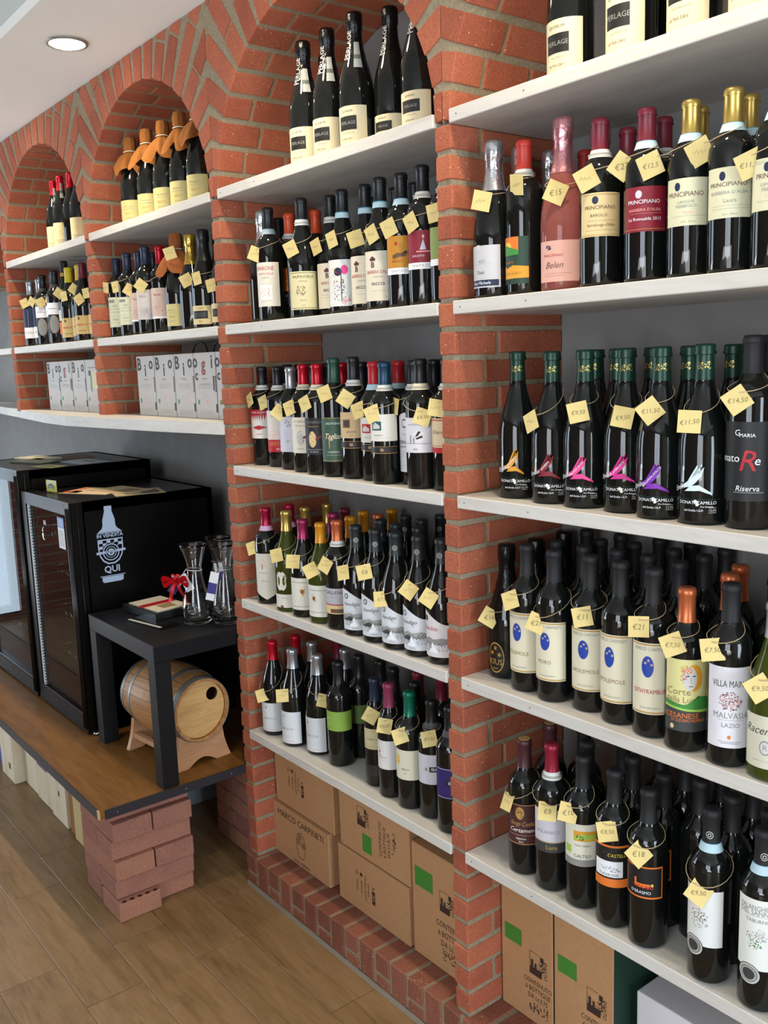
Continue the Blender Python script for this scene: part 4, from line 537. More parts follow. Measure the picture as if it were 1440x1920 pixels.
 'fiano': ('#bdbcae', [('T','SANNIO FIANO',0,.8,.1,'dg'),('R',-.5,.5,.73,.735,'g'),('B',-.3,.3,.3,.5,'g',40,4)]),
 'kius': ('#0d0c0c', [('E',0,.5,.92,.48,'gd'),('E',0,.5,.84,.44,'k'),('S',0,.8,.1,'gd'),('S',-.42,.64,.09,'am'),('S',.42,.6,.1,'gd'),('T','KIUS',0,.36,.24,'gd'),('T','BRUT',0,.16,.07,'gd')]),
 'corte': ('#e9e29c', [('E',.32,.75,.38,.185,'am'),('E',.14,.74,.3,.165,'lg'),('B',-.25,.25,.8,.92,'o',60,4),('B',-.25,.0,.68,.85,'r',34,5),('R',.0,.12,.77,.785,'n'),('R',.25,.37,.77,.785,'n'),('R',.17,.19,.68,.78,'g'),('R',.1,.27,.63,.64,'mar'),('T','Corte',-.35,.55,.12,'bt'),('T','della Luna',-.2,.44,.11,'bt'),('R',-1,1,0,.33,'dg'),('P',[(-1,.42),(-.3,.36),(.2,.4),(.5,.5),(1,.46),(1,.3),(-1,.34)],'gr'),('P',[(-1,.36),(0,.32),(1,.3),(1,.26),(0,.29),(-1,.33)],'lgr'),('T','CESANESE',-.2,.22,.09,'o'),('T','DI OLEVANO ROMANO',.1,.155,.06,'o'),('E',-.6,.06,.09,.035,'tan')]),
 'maina': ('#eceaf0', [('T','VILLA MAINA',.0,.79,.105,'dg'),('B',-.45,.5,.46,.7,'mar',150,4),('B',-.4,.45,.48,.68,'p',110,5),('T','MALVASIA',.05,.4,.095,'g'),('R',-.5,.6,.345,.348,'g'),('T','LAZIO',.05,.28,.07,'g'),('E',.0,.135,.07,.025,'o'),('R',-.45,.5,.075,.08,'g'),('R',-.35,.4,.055,.06,'g')]),
 'racemo': ('#dedac4', [('T','Racemo',-.2,.72,.2,'dg',.4),('E',.0,.4,.22,.14,'g'),('E',.0,.4,.18,.115,'lg'),('T','R',0,.4,.14,'g'),('R',-.5,.3,.14,.145,'g')]),
 'senatore': ('#1b1b1d', [('T','G',-.2,.86,.1,'W'),('T','MARIA',.12,.83,.06,'W'),('T','senato',-.62,.54,.13,'W'),('T','R',.12,.5,.34,'r',.25),('T','e',.45,.51,.15,'W',.2),('T','Riserva',.15,.16,.09,'W',.2),('R',-.3,.7,.11,.114,'lg')]),
}
for i, (t, u) in enumerate([('POLEMOLE', -.1), ('MORO', -.15), ('APOLEMOLE', -.05), ('APOLEMOLE', -.05), ('DITHYRAMBUS', -.05)]):
    DES['egg%d' % (i+1)] = ('#ece5c8', [('R',-1,1,.965,.985,'gd'),('R',-1,1,.015,.035,'gd'),('T','MARCO CARPINETI',.0,.915,.062,'g'),('E',-.1,.67,.27,.15,'b'),('S',-.2,.72,.028,'tan'),('S',-.06,.76,.028,'tan'),('S',.08,.7,.028,'tan'),('T',t,u,.32,.08,'r' if i == 4 else 'bt'),('T','750 ML BIOLOGICO',0,.09,.03,'g')])
for k, (c, t) in dict(camor=('am','PROVINO'), campink=('dr','BARBERA'), campink2=('pk','ROSSO ROSA'), campink3=('mg','LAMBRUSCO'), campurp=('pu','BONARDA DOLCE'), camwhite=('cy','MALVASIA')).items():
    DES[k] = (None, [('P',[(-.62,.5),(-.3,.62),(.0,.92),(.05,.86),(.12,.94),(.13,.84),(.2,.88),(.12,.72),(-.05,.6),(-.2,.52)],c),('P',[(-.2,.54),(.05,.56),(.42,.42),(.44,.38),(.1,.46),(-.4,.44)],c),('T',t,-.12,.67,.055,'W',0,.85),('T','Emilio',-.62,.5,.12,'W',.3,.3),('T','DONATI CAMILLO',.0,.24,.075,'W'),('B',-.09,.05,.18,.3,'w',26,4),('T','Vino Biologico',.3,.17,.035,'W'),('T','dell Emilia I.G.P.',-.1,.1,.05,'W'),('R',.34,.58,.06,.066,'lg'),('R',.34,.58,.15,.156,'lg'),('T','12,5%',.46,.105,.055,'lg'),('R',-.8,.7,.3,.304,'tg')])
XT = [(t[1], (t[6] if len(t) > 6 else 0)) for d in DES.values() for t in d[1] if t[0] == 'T']
XT += [(t[6], .15) for t in TAGS if t[6]] + [(s, 0) for s in ('PERLAGE', 'B', 'i', 'o', 'g', 'c', 'l', 'IBA', 'Contiene:', '6 Bottiglie da 0,75 l', 'BIANCO', 'ROSSO', 'MARCO CARPINETI', 'CORI  AZIENDA', '* *', '*', 'CONTENUTO', '6 BOTTIGLIE', 'DA Lt.0,75', 'OLIVINI', 'IN VENDITA', 'QUI', 'Vino Rosso', 'Nero di Troia', 'da uve biologiche', 'C', 'AZ', 'M', '&', 'BIRRIFICIO', 'ARTIGIANALE')]
bake_texts(sorted(set(XT)))
# ---------------------------------------------------------------- materials
BRICK = brick_mat('brick_red', ['#93503b', '#a65d45', '#b4694d', '#bf7653'])
BRICKD = brick_mat('brick_curb_dark', ['#774a3c', '#8c5846', '#9a6450'])
BRICKP = brick_mat('brick_pier_pink', ['#94665a', '#a37363', '#ab7a64', '#b0735e'], False)
MORT = mat('mortar', '#92866f', .95, spec=.15, bump=.9, bscale=140, vary=.16)
PLAS = mat('grey_plaster', '#82817f', .8, spec=.25, bump=.25, bscale=12, vary=.06)
WHITE = mat('white_paint', '#cfcdc8', .55, bump=.25, bscale=35, vary=.05)
CEIL = mat('ceiling_white', '#f0eeea', .9)
FLOORT = wood_mat('floor_wood_tile', ['#705636', '#886c4a', '#977a58'], 0, 7, 7, .38, .25)
PLATW = wood_mat('platform_wood', ['#62401a', '#7a5226', '#875e2c'], 0, 5, 7, .45, .12, spec=.25)
SHELFW = wood_mat('shelf_white_wash', ['#bfbbb2', '#cbc8c1', '#d2d0ca'], 0, 8, 9, .5, .12)
STEEL = mat('dark_steel', '#34343a', .45, .4, bump=.15, bscale=50)
BLACKP = mat('black_lacquer', '#0b0a0a', .28, spec=.22)
BLACKM = mat('black_matte_paint', '#0d0e12', .45, spec=.35)
OAK = wood_mat('oak_barrel', ['#8f6238', '#b08050', '#c09060'], 0, 9, 9, .45, .2)
OAKL = wood_mat('oak_head', ['#b98f58', '#d3aa70', '#dfb982'], 1, 8, 9, .5, .2, False)
BEECH = wood_mat('beech_stand', ['#b5835f', '#c4936c', '#cf9f78'], 1, 9, 10, .45, .12, False)
PINE = wood_mat('pine_box', ['#d0c4a2', '#e4dac0', '#ece4d0'], 2, 6, 8, .6, .12)
HOOP = mat('hoop_steel', '#8f8f8a', .45, .55)
CARD = mat('cardboard', '#b38962', .8, spec=.2, bump=.2, bscale=90, vary=.05)
CARDD = mat('cardboard_dark', '#8a6644', .85)
CARDK = mat('cardboard_print', '#38241a', .8)
TAGM = mat('tag_paper', '#d9c583', .7, vary=.05, bscale=30)
INK = mat('pencil_ink', '#7d7052', .8)
TWINE = mat('twine', '#b9a684', .8)
GL = mat('glass_dark', (.006, .007, .0065, 1), .035, spec=.55)
GLG = mat('glass_olive', (.16, .2, .03, 1), .05, trans=.75, ior=1.3)
GLR = mat('glass_rose', (.55, .17, .14, 1), .05, trans=.6, ior=1.3)
CLEAR = mat('clear_glass', (.97, .98, .98, 1), .01, trans=1, ior=1.45)
SUEDE = mat('suede', '#86562a', .9, spec=.15, bump=.4, bscale=120, vary=.1)
SUEDE2 = mat('suede_rust', '#8c522e', .9, spec=.15, bump=.4, bscale=120, vary=.12)
CAPM = dict(black=mat('cap_black', '#15171a', .38), matte=mat('cap_matte', '#19191b', .6), blackfoil=mat('cap_blackfoil', '#131313', .22, .3, bump=.8, bscale=110), red=mat('cap_red', '#b51226', .28, .35), red2=mat('cap_red2', '#b8222a', .35), vermil=mat('cap_vermilion', '#c1382a', .4), orange=mat('cap_orange', '#d04c24', .35), silver=mat('cap_silver', '#b9bcc2', .28, .8), silverfoil=mat('cap_silverfoil', '#d0d2d6', .22, .9, bump=.9, bscale=90), silvergrey=mat('cap_silvergrey', '#9da0a2', .4, .3), pinkfoil=mat('cap_pinkfoil', '#cf8f96', .28, .8, bump=.8, bscale=90), gold=mat('cap_gold', '#c2a55a', .3, .75), goldfoil=mat('cap_goldfoil', '#c9a850', .25, .85, bump=.9, bscale=90), yellow=mat('cap_yellow', '#d9c21e', .45), darkred=mat('cap_darkred', '#6e1c2c', .4), crimson=mat('cap_crimson', '#a3163a', .28, .4), crimson2=mat('cap_crimson2', '#93233a', .35, .3), magenta=mat('cap_magenta', '#9c2c58', .3, .4), amber=mat('cap_amber', '#d6901c', .35, .2), copper=mat('cap_copper', '#c46a40', .35, .5), navy=mat('cap_navy', '#222c44', .35), blue=mat('cap_blue', '#1f4258', .35, .3), green=mat('cap_green', '#1e4634', .35), emerald=mat('cap_emerald', '#14705a', .3, .3), greencr=mat('cap_greenfoil', '#16382a', .35, .3), rose=mat('cap_rose', '#8c3a58', .35, .2), maroon=mat('cap_maroon', '#45242a', .4), blacklogo=mat('cap_blacklogo', '#24282a', .4), mattelogo=mat('cap_mattelogo', '#1a1a1c', .6))
BANDM = dict(white='#d9d9d2', cream='#ddd3b4', blueband='#b8d4dc', greyblue='#9fb0ba', pink='#dcb4cc', dark='#4a4a48', gold='#b89c4a')
# ---------------------------------------------------------------- room shell and shelving
Z1, Z2, Z3, Z4, Z5, ZP, ZL = 2.077, 1.711, 1.315, .922, .517, .104, 1.438
PIL = [(-2.910, -2.862), (-1.944, -1.893), (-.994, -.945), (-.0463, 0.0), (.90, .948)]
YB, ZC, ZTOP = .326, 2.562, 2.052
fl = box_obj('floor', -5, 4.6, -4.6, 3, -.06, -.0025, wood_mat('floor_base', ['#7a5d44', '#8e6f54', '#987a5e'], 0, 7, 7, .45, .1, False), kind='structure')
tm = bevel((lambda b: (b.box(-.3141, .3141, -.0764, .0764, -.006, 0, FLOORT), b.mesh('floor_tile'))[1])(MB()), .0008)
for k in range(-3, 12):
    off = -.97 if k % 2 == 0 else -.762
    for j in range(-6, 5):
        x = off + .63*j + .315
        if x < -4.9 or x > 2.2: continue
        obj('floor_tile', tm, fl, loc=(x, .001-.1545*k-.07725, rnd.uniform(-.0003, .0003)))
box_obj('wall_back', -5, 4.6, YB, YB+.12, -.06, 3.1, PLAS, kind='structure')
def wall_open(name, x0, x1, y0, y1, a0, a1, z0, z1, ax, m):
    b = MB(); H = 3.1
    if ax == 'x':
        b.box(x0, a0, y0, y1, -.06, H, m); b.box(a1, x1, y0, y1, -.06, H, m); b.box(a0, a1, y0, y1, -.06, z0, m); b.box(a0, a1, y0, y1, z1, H, m)
    else:
        b.box(x0, x1, y0, a0, -.06, H, m); b.box(x0, x1, a1, y1, -.06, H, m); b.box(x0, x1, a0, a1, -.06, z0, m); b.box(x0, x1, a0, a1, z1, H, m)
    return b.obj(name, kind='structure')
LW = mat('light_wall', '#b9b4a8', .8, vary=.04, bscale=6)
BWM = mat('brick_wall_far', '#8a4c38', .85); nt_, p_ = nodes(BWM); bt = nt_.nodes.new('ShaderNodeTexBrick'); tc_ = nt_.nodes.new('ShaderNodeTexCoord'); mp_ = nt_.nodes.new('ShaderNodeMapping'); mp_.inputs['Rotation'].default_value = (PI/2, 0, 0)
bt.inputs['Color1'].default_value = lin('#7c4030'); bt.inputs['Color2'].default_value = lin('#94523c'); bt.inputs['Mortar'].default_value = lin('#857d70'); bt.inputs['Scale'].default_value = 1; bt.inputs['Brick Width'].default_value = .25; bt.inputs['Row Height'].default_value = .065; bt.inputs['Mortar Size'].default_value = .006
nt_.links.new(tc_.outputs['Object'], mp_.inputs[0]); nt_.links.new(mp_.outputs[0], bt.inputs['Vector']); nt_.links.new(bt.outputs['Color'], p_.inputs['Base Color'])
wall_open('wall_front', -5, 4.6, -4.6, -4.45, 1.1, 3.1, .25, 2.65, 'x', BWM)
wall_open('wall_right', 4.45, 4.6, -4.5, YB, -1.45, -.05, 0, 2.3, 'y', LW)
wall_open('wall_left', -5, -4.85, -4.5, -1.5, -3.4, -2.1, .45, 2.45, 'y', BWM); wall_open('wall_left', -5, -4.85, -1.5, YB, -1.02, -.3, .02, 2.45, 'y', BWM)
FR = mat('window_frame_grey', '#5a5d60', .4, .5)
for nm, ax, a0, a1, z0, z1, c in (('window_1', 'x', 1.1, 3.1, .25, 2.65, -4.5), ('door_1', 'y', -1.45, -.05, 0, 2.3, 4.5), ('window_2', 'y', -3.4, -2.1, .45, 2.45, -4.92), ('window_3', 'y', -1.02, -.3, .02, 2.45, -4.92)):
    b = MB(); n = 3 if ax == 'x' else 2
    for i in range(n+1):
        p = a0 + (a1-a0)*i/n
        q = (p-.03, p+.03, c-.03, c+.03) if ax == 'x' else (c-.03, c+.03, p-.03, p+.03)
        b.box(*q, z0, z1, FR)
    for z in (z0+.02, z1-.02):
        q = (a0, a1, c-.03, c+.03) if ax == 'x' else (c-.03, c+.03, a0, a1)
        b.box(*q, z-.03, z+.03, FR)
    b.obj(nm, kind='structure')
cb = MB(); cb.box(-5, -1.842, -.36, YB, ZC+.0015, ZC+.03, CEIL); cb.box(-1.840, 4.6, -.36, YB, ZC, ZC+.03, CEIL); UPC = mat('ceiling_upper', '#c6cac5', .9); cb.box(-5, 4.6, -.36, -.345, ZC+.03, 2.78, UPC); cb.box(-5, 4.6, -4.6, -.36, 2.75, 2.80, UPC)
cb.obj('ceiling', kind='structure')
# brick opposite wall counter and a low white counter seen only in reflections
box_obj('shop_counter', -.2, 1.3, -3.0, -2.45, 0, .85, mat('counter_white', '#d8d4ca', .5), bev=.01, label='low white counter across the shop facing the wine shelves', cat='counter')
# pillars
P_ = .05726
def pillar(xl, xr, zb, k0, k1):
    b = MB(); b.box(xl+.003, xr-.003, .004, YB-.001, zb, ZTOP, MORT)
    root = b.obj('brick_pillar', kind='structure'); w = xr-xl
    for k in range(k0, k1):
        zt = ZP+(k+1)*P_; zm = zt-.0232; v = (k*7) % 5
        segs = ((0, .077), (.087, .322)) if k % 2 else ((0, .117), (.127, .322))
        for a, c in segs:
            a2 = a+rnd.uniform(0, .002); c2 = c-rnd.uniform(0, .002)
            o = obj('brick', brick_mesh(w, round(c-a, 3), .0465, BRICK, rnd.randrange(3)), root, loc=((xl+xr)/2+rnd.uniform(-.0008, .0008), (a+c)/2+rnd.uniform(-.001, .0015), zm+rnd.uniform(-.0006, .0006)))
            o.rotation_euler = (rnd.uniform(-.006, .006), rnd.uniform(-.008, .008), 0)
    return root
KL = 24
pillar(*PIL[0], ZL, KL-1, 34); pillar(*PIL[1], ZL, KL-1, 34); pillar(*PIL[2], ZP, 0, 34); pillar(*PIL[3], ZP, 0, 34); pillar(*PIL[4], ZP, 0, 34)
# arches
def clip(poly, a, b, c):   # keep a*x+b*z<=c
    out = []
    for i in range(len(poly)):
        p, q = poly[i], poly[(i+1) % len(poly)]; dp = a*p[0]+b*p[1]-c; dq = a*q[0]+b*q[1]-c
        if dp <= 0: out.append(p)
        if (dp < 0) != (dq < 0):
            t = dp/(dp-dq); out.append((p[0]+(q[0]-p[0])*t, p[1]+(q[1]-p[1])*t))
    return out
def prism(poly, y0, y1, m):
    b = MB(); n = len(poly); cx = sum(p[0] for p in poly)/n; cz = sum(p[1] for p in poly)/n
    b.add([(x-cx, y0, z-cz) for x, z in poly]+[(x-cx, y1, z-cz) for x, z in poly], [tuple(range(n)), tuple(range(2*n-1, n-1, -1))]+[(i, (i+1) % n+0, (i+1) % n+n, i+n) for i in range(n)], m)
    me = b.mesh('brick')
    try: bevel(me, .0018, 1, .5)
    except Exception: pass
    return me, (cx, 0, cz)
def area_of(p): return abs(sum(p[i][0]*p[(i+1) % len(p)][1]-p[(i+1) % len(p)][0]*p[i][1] for i in range(len(p))))/2
def arch(xl, xr, vl, vr):
    """brick arch between pillars: inner edges xl, xr; valleys (pillar centres) vl, vr"""
    cx = (xl+xr)/2; A = (xr-xl)/2; Bh = .417; zc = ZTOP
    b = MB(); n = 40; xs = [xl-.0+(xr-xl)*(.5-.5*math.cos(PI*i/n)) for i in range(n+1)]
    inn = [(x, zc+(Bh+.004)*math.sqrt(max(0, 1-((x-cx)/(A+.004))**2))) for x in xs]
    pts = [(vl, zc)]+inn+[(vr, zc)]
    for i in range(len(pts)-1):
        (x0, z0), (x1, z1) = pts[i], pts[i+1]
        if x1-x0 < 1e-6: continue
        for y, fl_ in ((.004, False), (YB-.001, True)):
            b.add([(x0, y, z0), (x1, y, z1), (x1, y, ZC), (x0, y, ZC)], [(0, 1, 2, 3)[::-1] if fl_ else (0, 1, 2, 3)], MORT)
        b.add([(x0, .004, z0), (x1, .004, z1), (x1, YB-.001, z1), (x0, YB-.001, z0)], [(3, 2, 1, 0)], MORT)
    root = b.obj('arch_wall', kind='structure')
    th = [PI*i/600 for i in range(601)]; L = [0]
    for i in range(600):
        L.append(L[-1]+math.hypot(A*(math.cos(th[i+1])-math.cos(th[i])), Bh*(math.sin(th[i+1])-math.sin(th[i]))))
    N = 20; pitch = L[-1]/N
    for c in range(N):
        s = (c+.5)*pitch; i = next(j for j in range(601) if L[j] >= s); t = th[i]
        p = (cx+A*math.cos(t), zc+Bh*math.sin(t)); nv = Vector((math.cos(t)/A, math.sin(t)/Bh)); nv.normalize(); tv = Vector((-nv[1], nv[0]))
        w = .0272
        def rect(a, b_):
            q = [(p[0]+nv[0]*r+tv[0]*s_, p[1]+nv[1]*r+tv[1]*s_) for r, s_ in ((a, -w), (b_, -w), (b_, w), (a, w))]
            for cl in ((-1, 0, -vl-.001), (1, 0, vr-.001), (0, 1, ZC-.001), (0, -1, -ZTOP-.002)): q = clip(q, *cl)
            return q if len(q) > 2 and area_of(q) > 2.2e-4 else None
        sp = [.13, .19, .1][(c*2+(c > N/2)) % 3]; first = .117 if c % 2 else .077
        for a, b_ in ((0, sp), (sp+.009, sp+.13), (sp+.139, .5)):
            q = rect(a, b_)
            if q:
                me, loc = prism(q, rnd.uniform(0, .0015), first, BRICK); obj('brick', me, root, loc=loc)
        for y0, y1 in ([(first+.01, .322)] if c % 3 else [(first+.01, first+.13), (first+.14, .322)]):
            q = rect(rnd.uniform(0, .0015), .05)
            if q: me, loc = prism(q, y0, y1, BRICK); obj('brick', me, root, loc=loc)
mid = lambda i: sum(PIL[i])/2
arch(-3.812, PIL[0][0], -3.836, mid(0))
for i in range(3): arch(PIL[i][1], PIL[i+1][0], mid(i), mid(i+1))
arch(PIL[3][1], PIL[4][0], mid(3), mid(4))
box_obj('wall_upper_left', -5, -3.836, .003, YB, ZTOP, ZC, MORT, kind='structure')
# brick curb along the floor
cbm = MB(); cbm.box(-.995, .95, -.008, YB, 0, ZP-.003, MORT)
cbm.add([(-.995, -.012, .012), (.95, -.012, .012), (.95, -.017, 0), (-.995, -.017, 0)], [(0, 3, 2, 1)], mat('grout_line', '#7d776c', .9))
curb = cbm.obj('brick_curb', kind='structure')
x = -.997; i = 0
while x < .93:
    w = .056; v = rnd.randrange(3)
    h = ZP if i % 2 else .062
    y1 = .105 if i % 2 else .115
    obj('brick', brick_mesh(w, .12, .1 if i % 2 else .056, BRICKD, v, .003), curb, loc=(x+w/2, -.011+.06, ZP-(.05 if i % 2 else .028)+rnd.uniform(-.001, .001)))
    if i % 2 == 0: obj('brick', brick_mesh(w, .12, .036, BRICKD, v, .003), curb, loc=(x+w/2, -.0105+.06, .022))
    obj('brick', brick_mesh(w, .19, .05, BRICKD, v, .003), curb, loc=(x+w/2, .118+.095, ZP-.026))
    x += .0655; i += 1
# shelf boards
TH = .0265; SN = {1: 'top', 2: 'second', 3: 'third', 4: 'fourth', 5: 'bottom'}
def board(x0, x1, z, bn, k):
    me = MB(); me.box(x0, x1, -.004, YB-.001, z-TH, z, SHELFW); m_ = bevel(me.mesh('shelf_board'), .0015)
    o = obj('shelf_board', m_, None, f'white painted shelf board, {SN[k]} one of the {bn} bay', 'shelf', 'white shelf boards between the brick pillars')
    if k <= 5:
        s = MB()
        for sx in (x0+.022, x0+.2): s.tube([(sx, -.0042, z-TH/2), (sx, -.0052, z-TH/2)], .0011, STEEL, 8)
        s.obj('screw', o, kind='stuff')
BAYX = {'D': (.0005, .8995), 'C': (-.9445, -.0468), 'B': (-1.8925, -.9945), 'A': (-2.8615, -1.9445)}
for bk, bn in (('D', 'right'), ('C', 'middle')):
    for k, z in ((1, Z1), (2, Z2), (3, Z3), (4, Z4), (5, Z5)): board(*BAYX[bk], z, bn, k)
for bk, bn in (('B', 'second'), ('A', 'far-left')):
    for k, z in ((1, Z1), (2, Z2)): board(*BAYX[bk], z, bn, k)
board(-3.83, -2.9105, Z2, 'open end', 2)
# the long ledge with its bowed front edge
b = MB(); ed = [(-4.8, .16), (-3.9, .12), (-3.5, .09), (-3.0, .02), (-2.58, -.04), (-2.3, -.08), (-2.01, -.103), (-1.71, -.08), (-1.315, -.049), (-.9945, -.006)]
vt = [(x, y, ZL) for x, y in ed]+[(x, YB-.001, ZL) for x, y in ed]; vb = [(x, y, ZL-.036) for x, y in ed]+[(x, YB-.001, ZL-.036) for x, y in ed]; n = len(ed)
fs = [(i, i+1, n+i+1, n+i) for i in range(n-1)]; b.add(vt+vb, fs+[tuple(2*n+j for j in f)[::-1] for f in fs]+[(i+1, i, 2*n+i, 2*n+i+1) for i in range(n-1)]+[(n-1, 2*n-1, 4*n-1, 3*n-1), (0, 2*n, 3*n, n)], SHELFW)
b.obj('ledge_board', label='long white ledge with bowed front edge under the boxed wines', cat='ledge')
# ---------------------------------------------------------------- platform, piers
b = MB(); b.box(-4.7, -.993, -.458, YB-.002, .366, .3885, PLATW); pf = b.obj('wooden_platform', label='low brown wooden platform carrying the two wine coolers', cat='platform')
b = MB(); b.box(-4.7, -1.01, -.463, -.458, .364, .391, STEEL); b.box(-.993, -.988, -.445, .0, .364, .391, STEEL)
for y in (-.41, -.2, -.05): b.tube([(-.988, y, .377), (-.9868, y, .377)], .002, HOOP, 8)
b.obj('edge_strip', pf, label='dark steel edging strip')
b = MB(); b.box(-1.009, -.9935, -.462, -.4585, .366, .39, mat('raw_wood', '#c9a673', .7)); b.obj('end_block', pf)
def pier(name, lab, courses):
    root = bpy.data.objects.new(name, None); S.collection.objects.link(root); root['label'] = lab; root['category'] = 'brick pier'
    for (x0, x1, y0, y1, z0, z1) in courses:
        o = obj('brick', brick_mesh(x1-x0, y1-y0, z1-z0, BRICKP, rnd.randrange(3), .002), root, loc=((x0+x1)/2, (y0+y1)/2, (z0+z1)/2))
        o.rotation_euler = (0, 0, rnd.uniform(-.012, .012))
    return root
H6 = .0602; C6 = []
for k in range(6):
    z0 = k*H6+.001; z1 = z0+.0585
    dx = [0, .0, .012, -.006, .014, -.008][k]
    if k % 2 == 0:
        if k == 0: C6 += [(-1.325, -1.2, -.40, -.15, z0, z1), (-1.19, -1.09, -.27, -.15, z0, z1)]
        else: C6 += [(-1.33, -1.08+dx, -.40, -.28, z0, z1), (-1.325, -1.08+dx, -.275, -.152, z0, z1)]
    else:
        C6 += [(-1.2, -1.076+dx, -.402, -.152, z0, z1), (-1.33, -1.206, -.40, -.15, z0, z1)]
pier_o = pier('brick_pier', 'dry stacked pink brick pier under the front corner of the platform', C6)
b = MB(); b.box(-1.185, -1.052, -.405, -.275, .001, .0595, BRICKP); me = bevel(b.mesh('perforated_brick'), .002); pb = obj('perforated_brick', me, pier_o)
b = MB()
for i in range(5): b.box(-1.064-.0001, -1.0535, -.393+.024*i, -.381+.024*i, .0592, .0599, mat('hole_shade', '#3c1c16', .9))  # dark slabs on solid brick stand for the shade inside its holes
b.obj('hole', pb)
C7 = []
for k in range(6):
    z0 = k*H6+.001; z1 = z0+.0585
    xs = [-1.35, -1.22, -1.1, -.98] if k % 2 else [-1.35, -1.26, -1.14, -1.0]
    for a, c in zip(xs[:-1], xs[1:]): C7.append((a, c-.003, .075, .3, z0, z1))
pier('brick_pier', 'shadowed brick pier under the back right corner of the platform', C7)
box_obj('storage_board', -1.80, -1.59, .05, .32, 0, .36, mat('bluegrey_board', '#8d97a3', .6), bev=.002, label='blue-grey board standing under the platform behind the pier', cat='board')
# ---------------------------------------------------------------- bottles
PROF = {
 'bd': (.288, [(0, .031), (.003, .0345), (.006, .0358), (.185, .0358), (.196, .0348), (.205, .0315), (.213, .0255), (.221, .0185), (.23, .0148), (.245, .0137), (.274, .0135), (.276, .0148), (.283, .0148), (.288, .0125)], .228),
 'bg': (.285, [(0, .033), (.003, .0375), (.006, .0388), (.125, .0388), (.145, .0378), (.165, .0345), (.185, .0285), (.205, .0215), (.222, .0168), (.24, .0145), (.271, .0138), (.273, .015), (.28, .015), (.285, .0127)], .228),
 'sp': (.30, [(0, .036), (.003, .0405), (.006, .0418), (.12, .0418), (.14, .0405), (.16, .037), (.18, .0315), (.2, .0252), (.22, .0198), (.24, .0168), (.262, .0158), (.264, .0175), (.28, .0178), (.294, .0178), (.30, .0155)], .205),
 'hk': (.32, [(0, .03), (.004, .034), (.15, .034), (.18, .032), (.21, .027), (.24, .02), (.265, .0152), (.31, .0137), (.32, .0125)], .268),
 'sm': (.285, [(0, .028), (.003, .0305), (.006, .0315), (.175, .0315), (.186, .0305), (.196, .027), (.205, .0215), (.215, .016), (.23, .0135), (.272, .0131), (.274, .0145), (.281, .0145), (.285, .0122)], .225),
 'cr': (.289, [(0, .036), (.003, .0395), (.006, .0405), (.12, .0405), (.14, .0392), (.165, .034), (.19, .0262), (.212, .0195), (.232, .0158), (.255, .0145), (.272, .0142), (.274, .0155), (.285, .0158), (.289, .0145)], .238),
 'bdt': (.302, [(0, .034), (.003, .0365), (.006, .0375), (.205, .0375), (.214, .036), (.222, .032), (.23, .024), (.238, .0172), (.25, .0145), (.288, .0142), (.29, .0152), (.297, .0152), (.302, .013)], .243)}
def prof_r(shape, z):
    P = PROF[shape][1]
    for (z0, r0_), (z1, r1_) in zip(P, P[1:]):
        if z <= z1: return r0_+(r1_-r0_)*max(0, (z-z0)/(z1-z0+1e-9))
    return P[-1][1]
CA = {}
def cached(key, fn):
    if key not in CA: CA[key] = fn()
    return CA[key]
def body_mesh(shape, gm):
    def f():
        b = MB(); h0, P, zc = PROF[shape]; b.lathe([(0, .012)]+P if False else P, gm, 32); return b.mesh('bottle_glass')
    return cached(('b', shape, gm.name), f)
def cap_mesh(shape, cap):
    def f():
        b = MB(); h0, P, zc = PROF[shape]; m = CAPM[cap]
        if cap == 'greencr':
            q = [(zc-.005, prof_r(shape, zc-.005)+.0006)]+[(z, r+.0006) for z, r in P if z > zc and z < .273]
            b.lathe(q+[(.273, .0151)], m, 32, cap=False)
            b.lathe([(.2735, .0166), (.2765, .0172), (.281, .0162), (.2855, .0168), (.289, .0162), (.2905, .0138)], m, 42, fold=lambda a, z, j: .0007*math.cos(21*a) if j < 2 else 0)
        else:
            foil = 'foil' in cap or shape == 'sp'
            q = [(zc, prof_r(shape, zc)+.0007)]+[(z, r+.0007) for z, r in P if z > zc+.001]+[(h0+.0004, .006)]
            b.lathe(q, m, 32 if not foil else 40, fold=(lambda a, z, j: .00065*math.sin(11*a+z*300)*(1 if z > .25 else .25)) if foil else None)
            b.tube([((P[-3][1]+.0012)*math.cos(2*PI*k/24), (P[-3][1]+.0012)*math.sin(2*PI*k/24), P[-3][0]) for k in range(24)], .0005, m, 5, True)
            if cap == 'maroon': b.lathe([(h0+.0003, .0122), (h0+.0009, .0115)], mat('cork_tan', '#b9975a', .8), 24)
        return b.mesh('capsule')
    return cached(('c', shape, cap), f)
def ring_mesh(shape, band):
    def f():
        b = MB(); h0, P, zc = PROF[shape]; m = mat('neck_band_'+band, BANDM[band], .6)
        z0, z1 = (zc-.008, zc+.006) if shape != 'sp' else (zc-.004, zc+.008)
        b.lathe([(z0, prof_r(shape, z0)+.0011), (z1, prof_r(shape, z1)+.0014)], m, 28, cap=False)
        if band in ('blueband', 'greyblue'): b.lathe([(z1-.002, prof_r(shape, z1)+.0017), (z1, prof_r(shape, z1)+.0017)], mat('band_teal', '#4a94a8', .6), 28, cap=False)
        if band in ('cream', 'white'): b.lathe([(z0+.004, prof_r(shape, z0)+.0015), (z0+.0075, prof_r(shape, z0)+.0015)], mat('band_grey', '#aaa79c', .6), 28, cap=False)
        return b.mesh('neck_band')
    return cached(('r', shape, band), f)
def wrap(shape, az, z, off):
    r = prof_r(shape, z)+off; return (r*math.cos(az), r*math.sin(az), z)
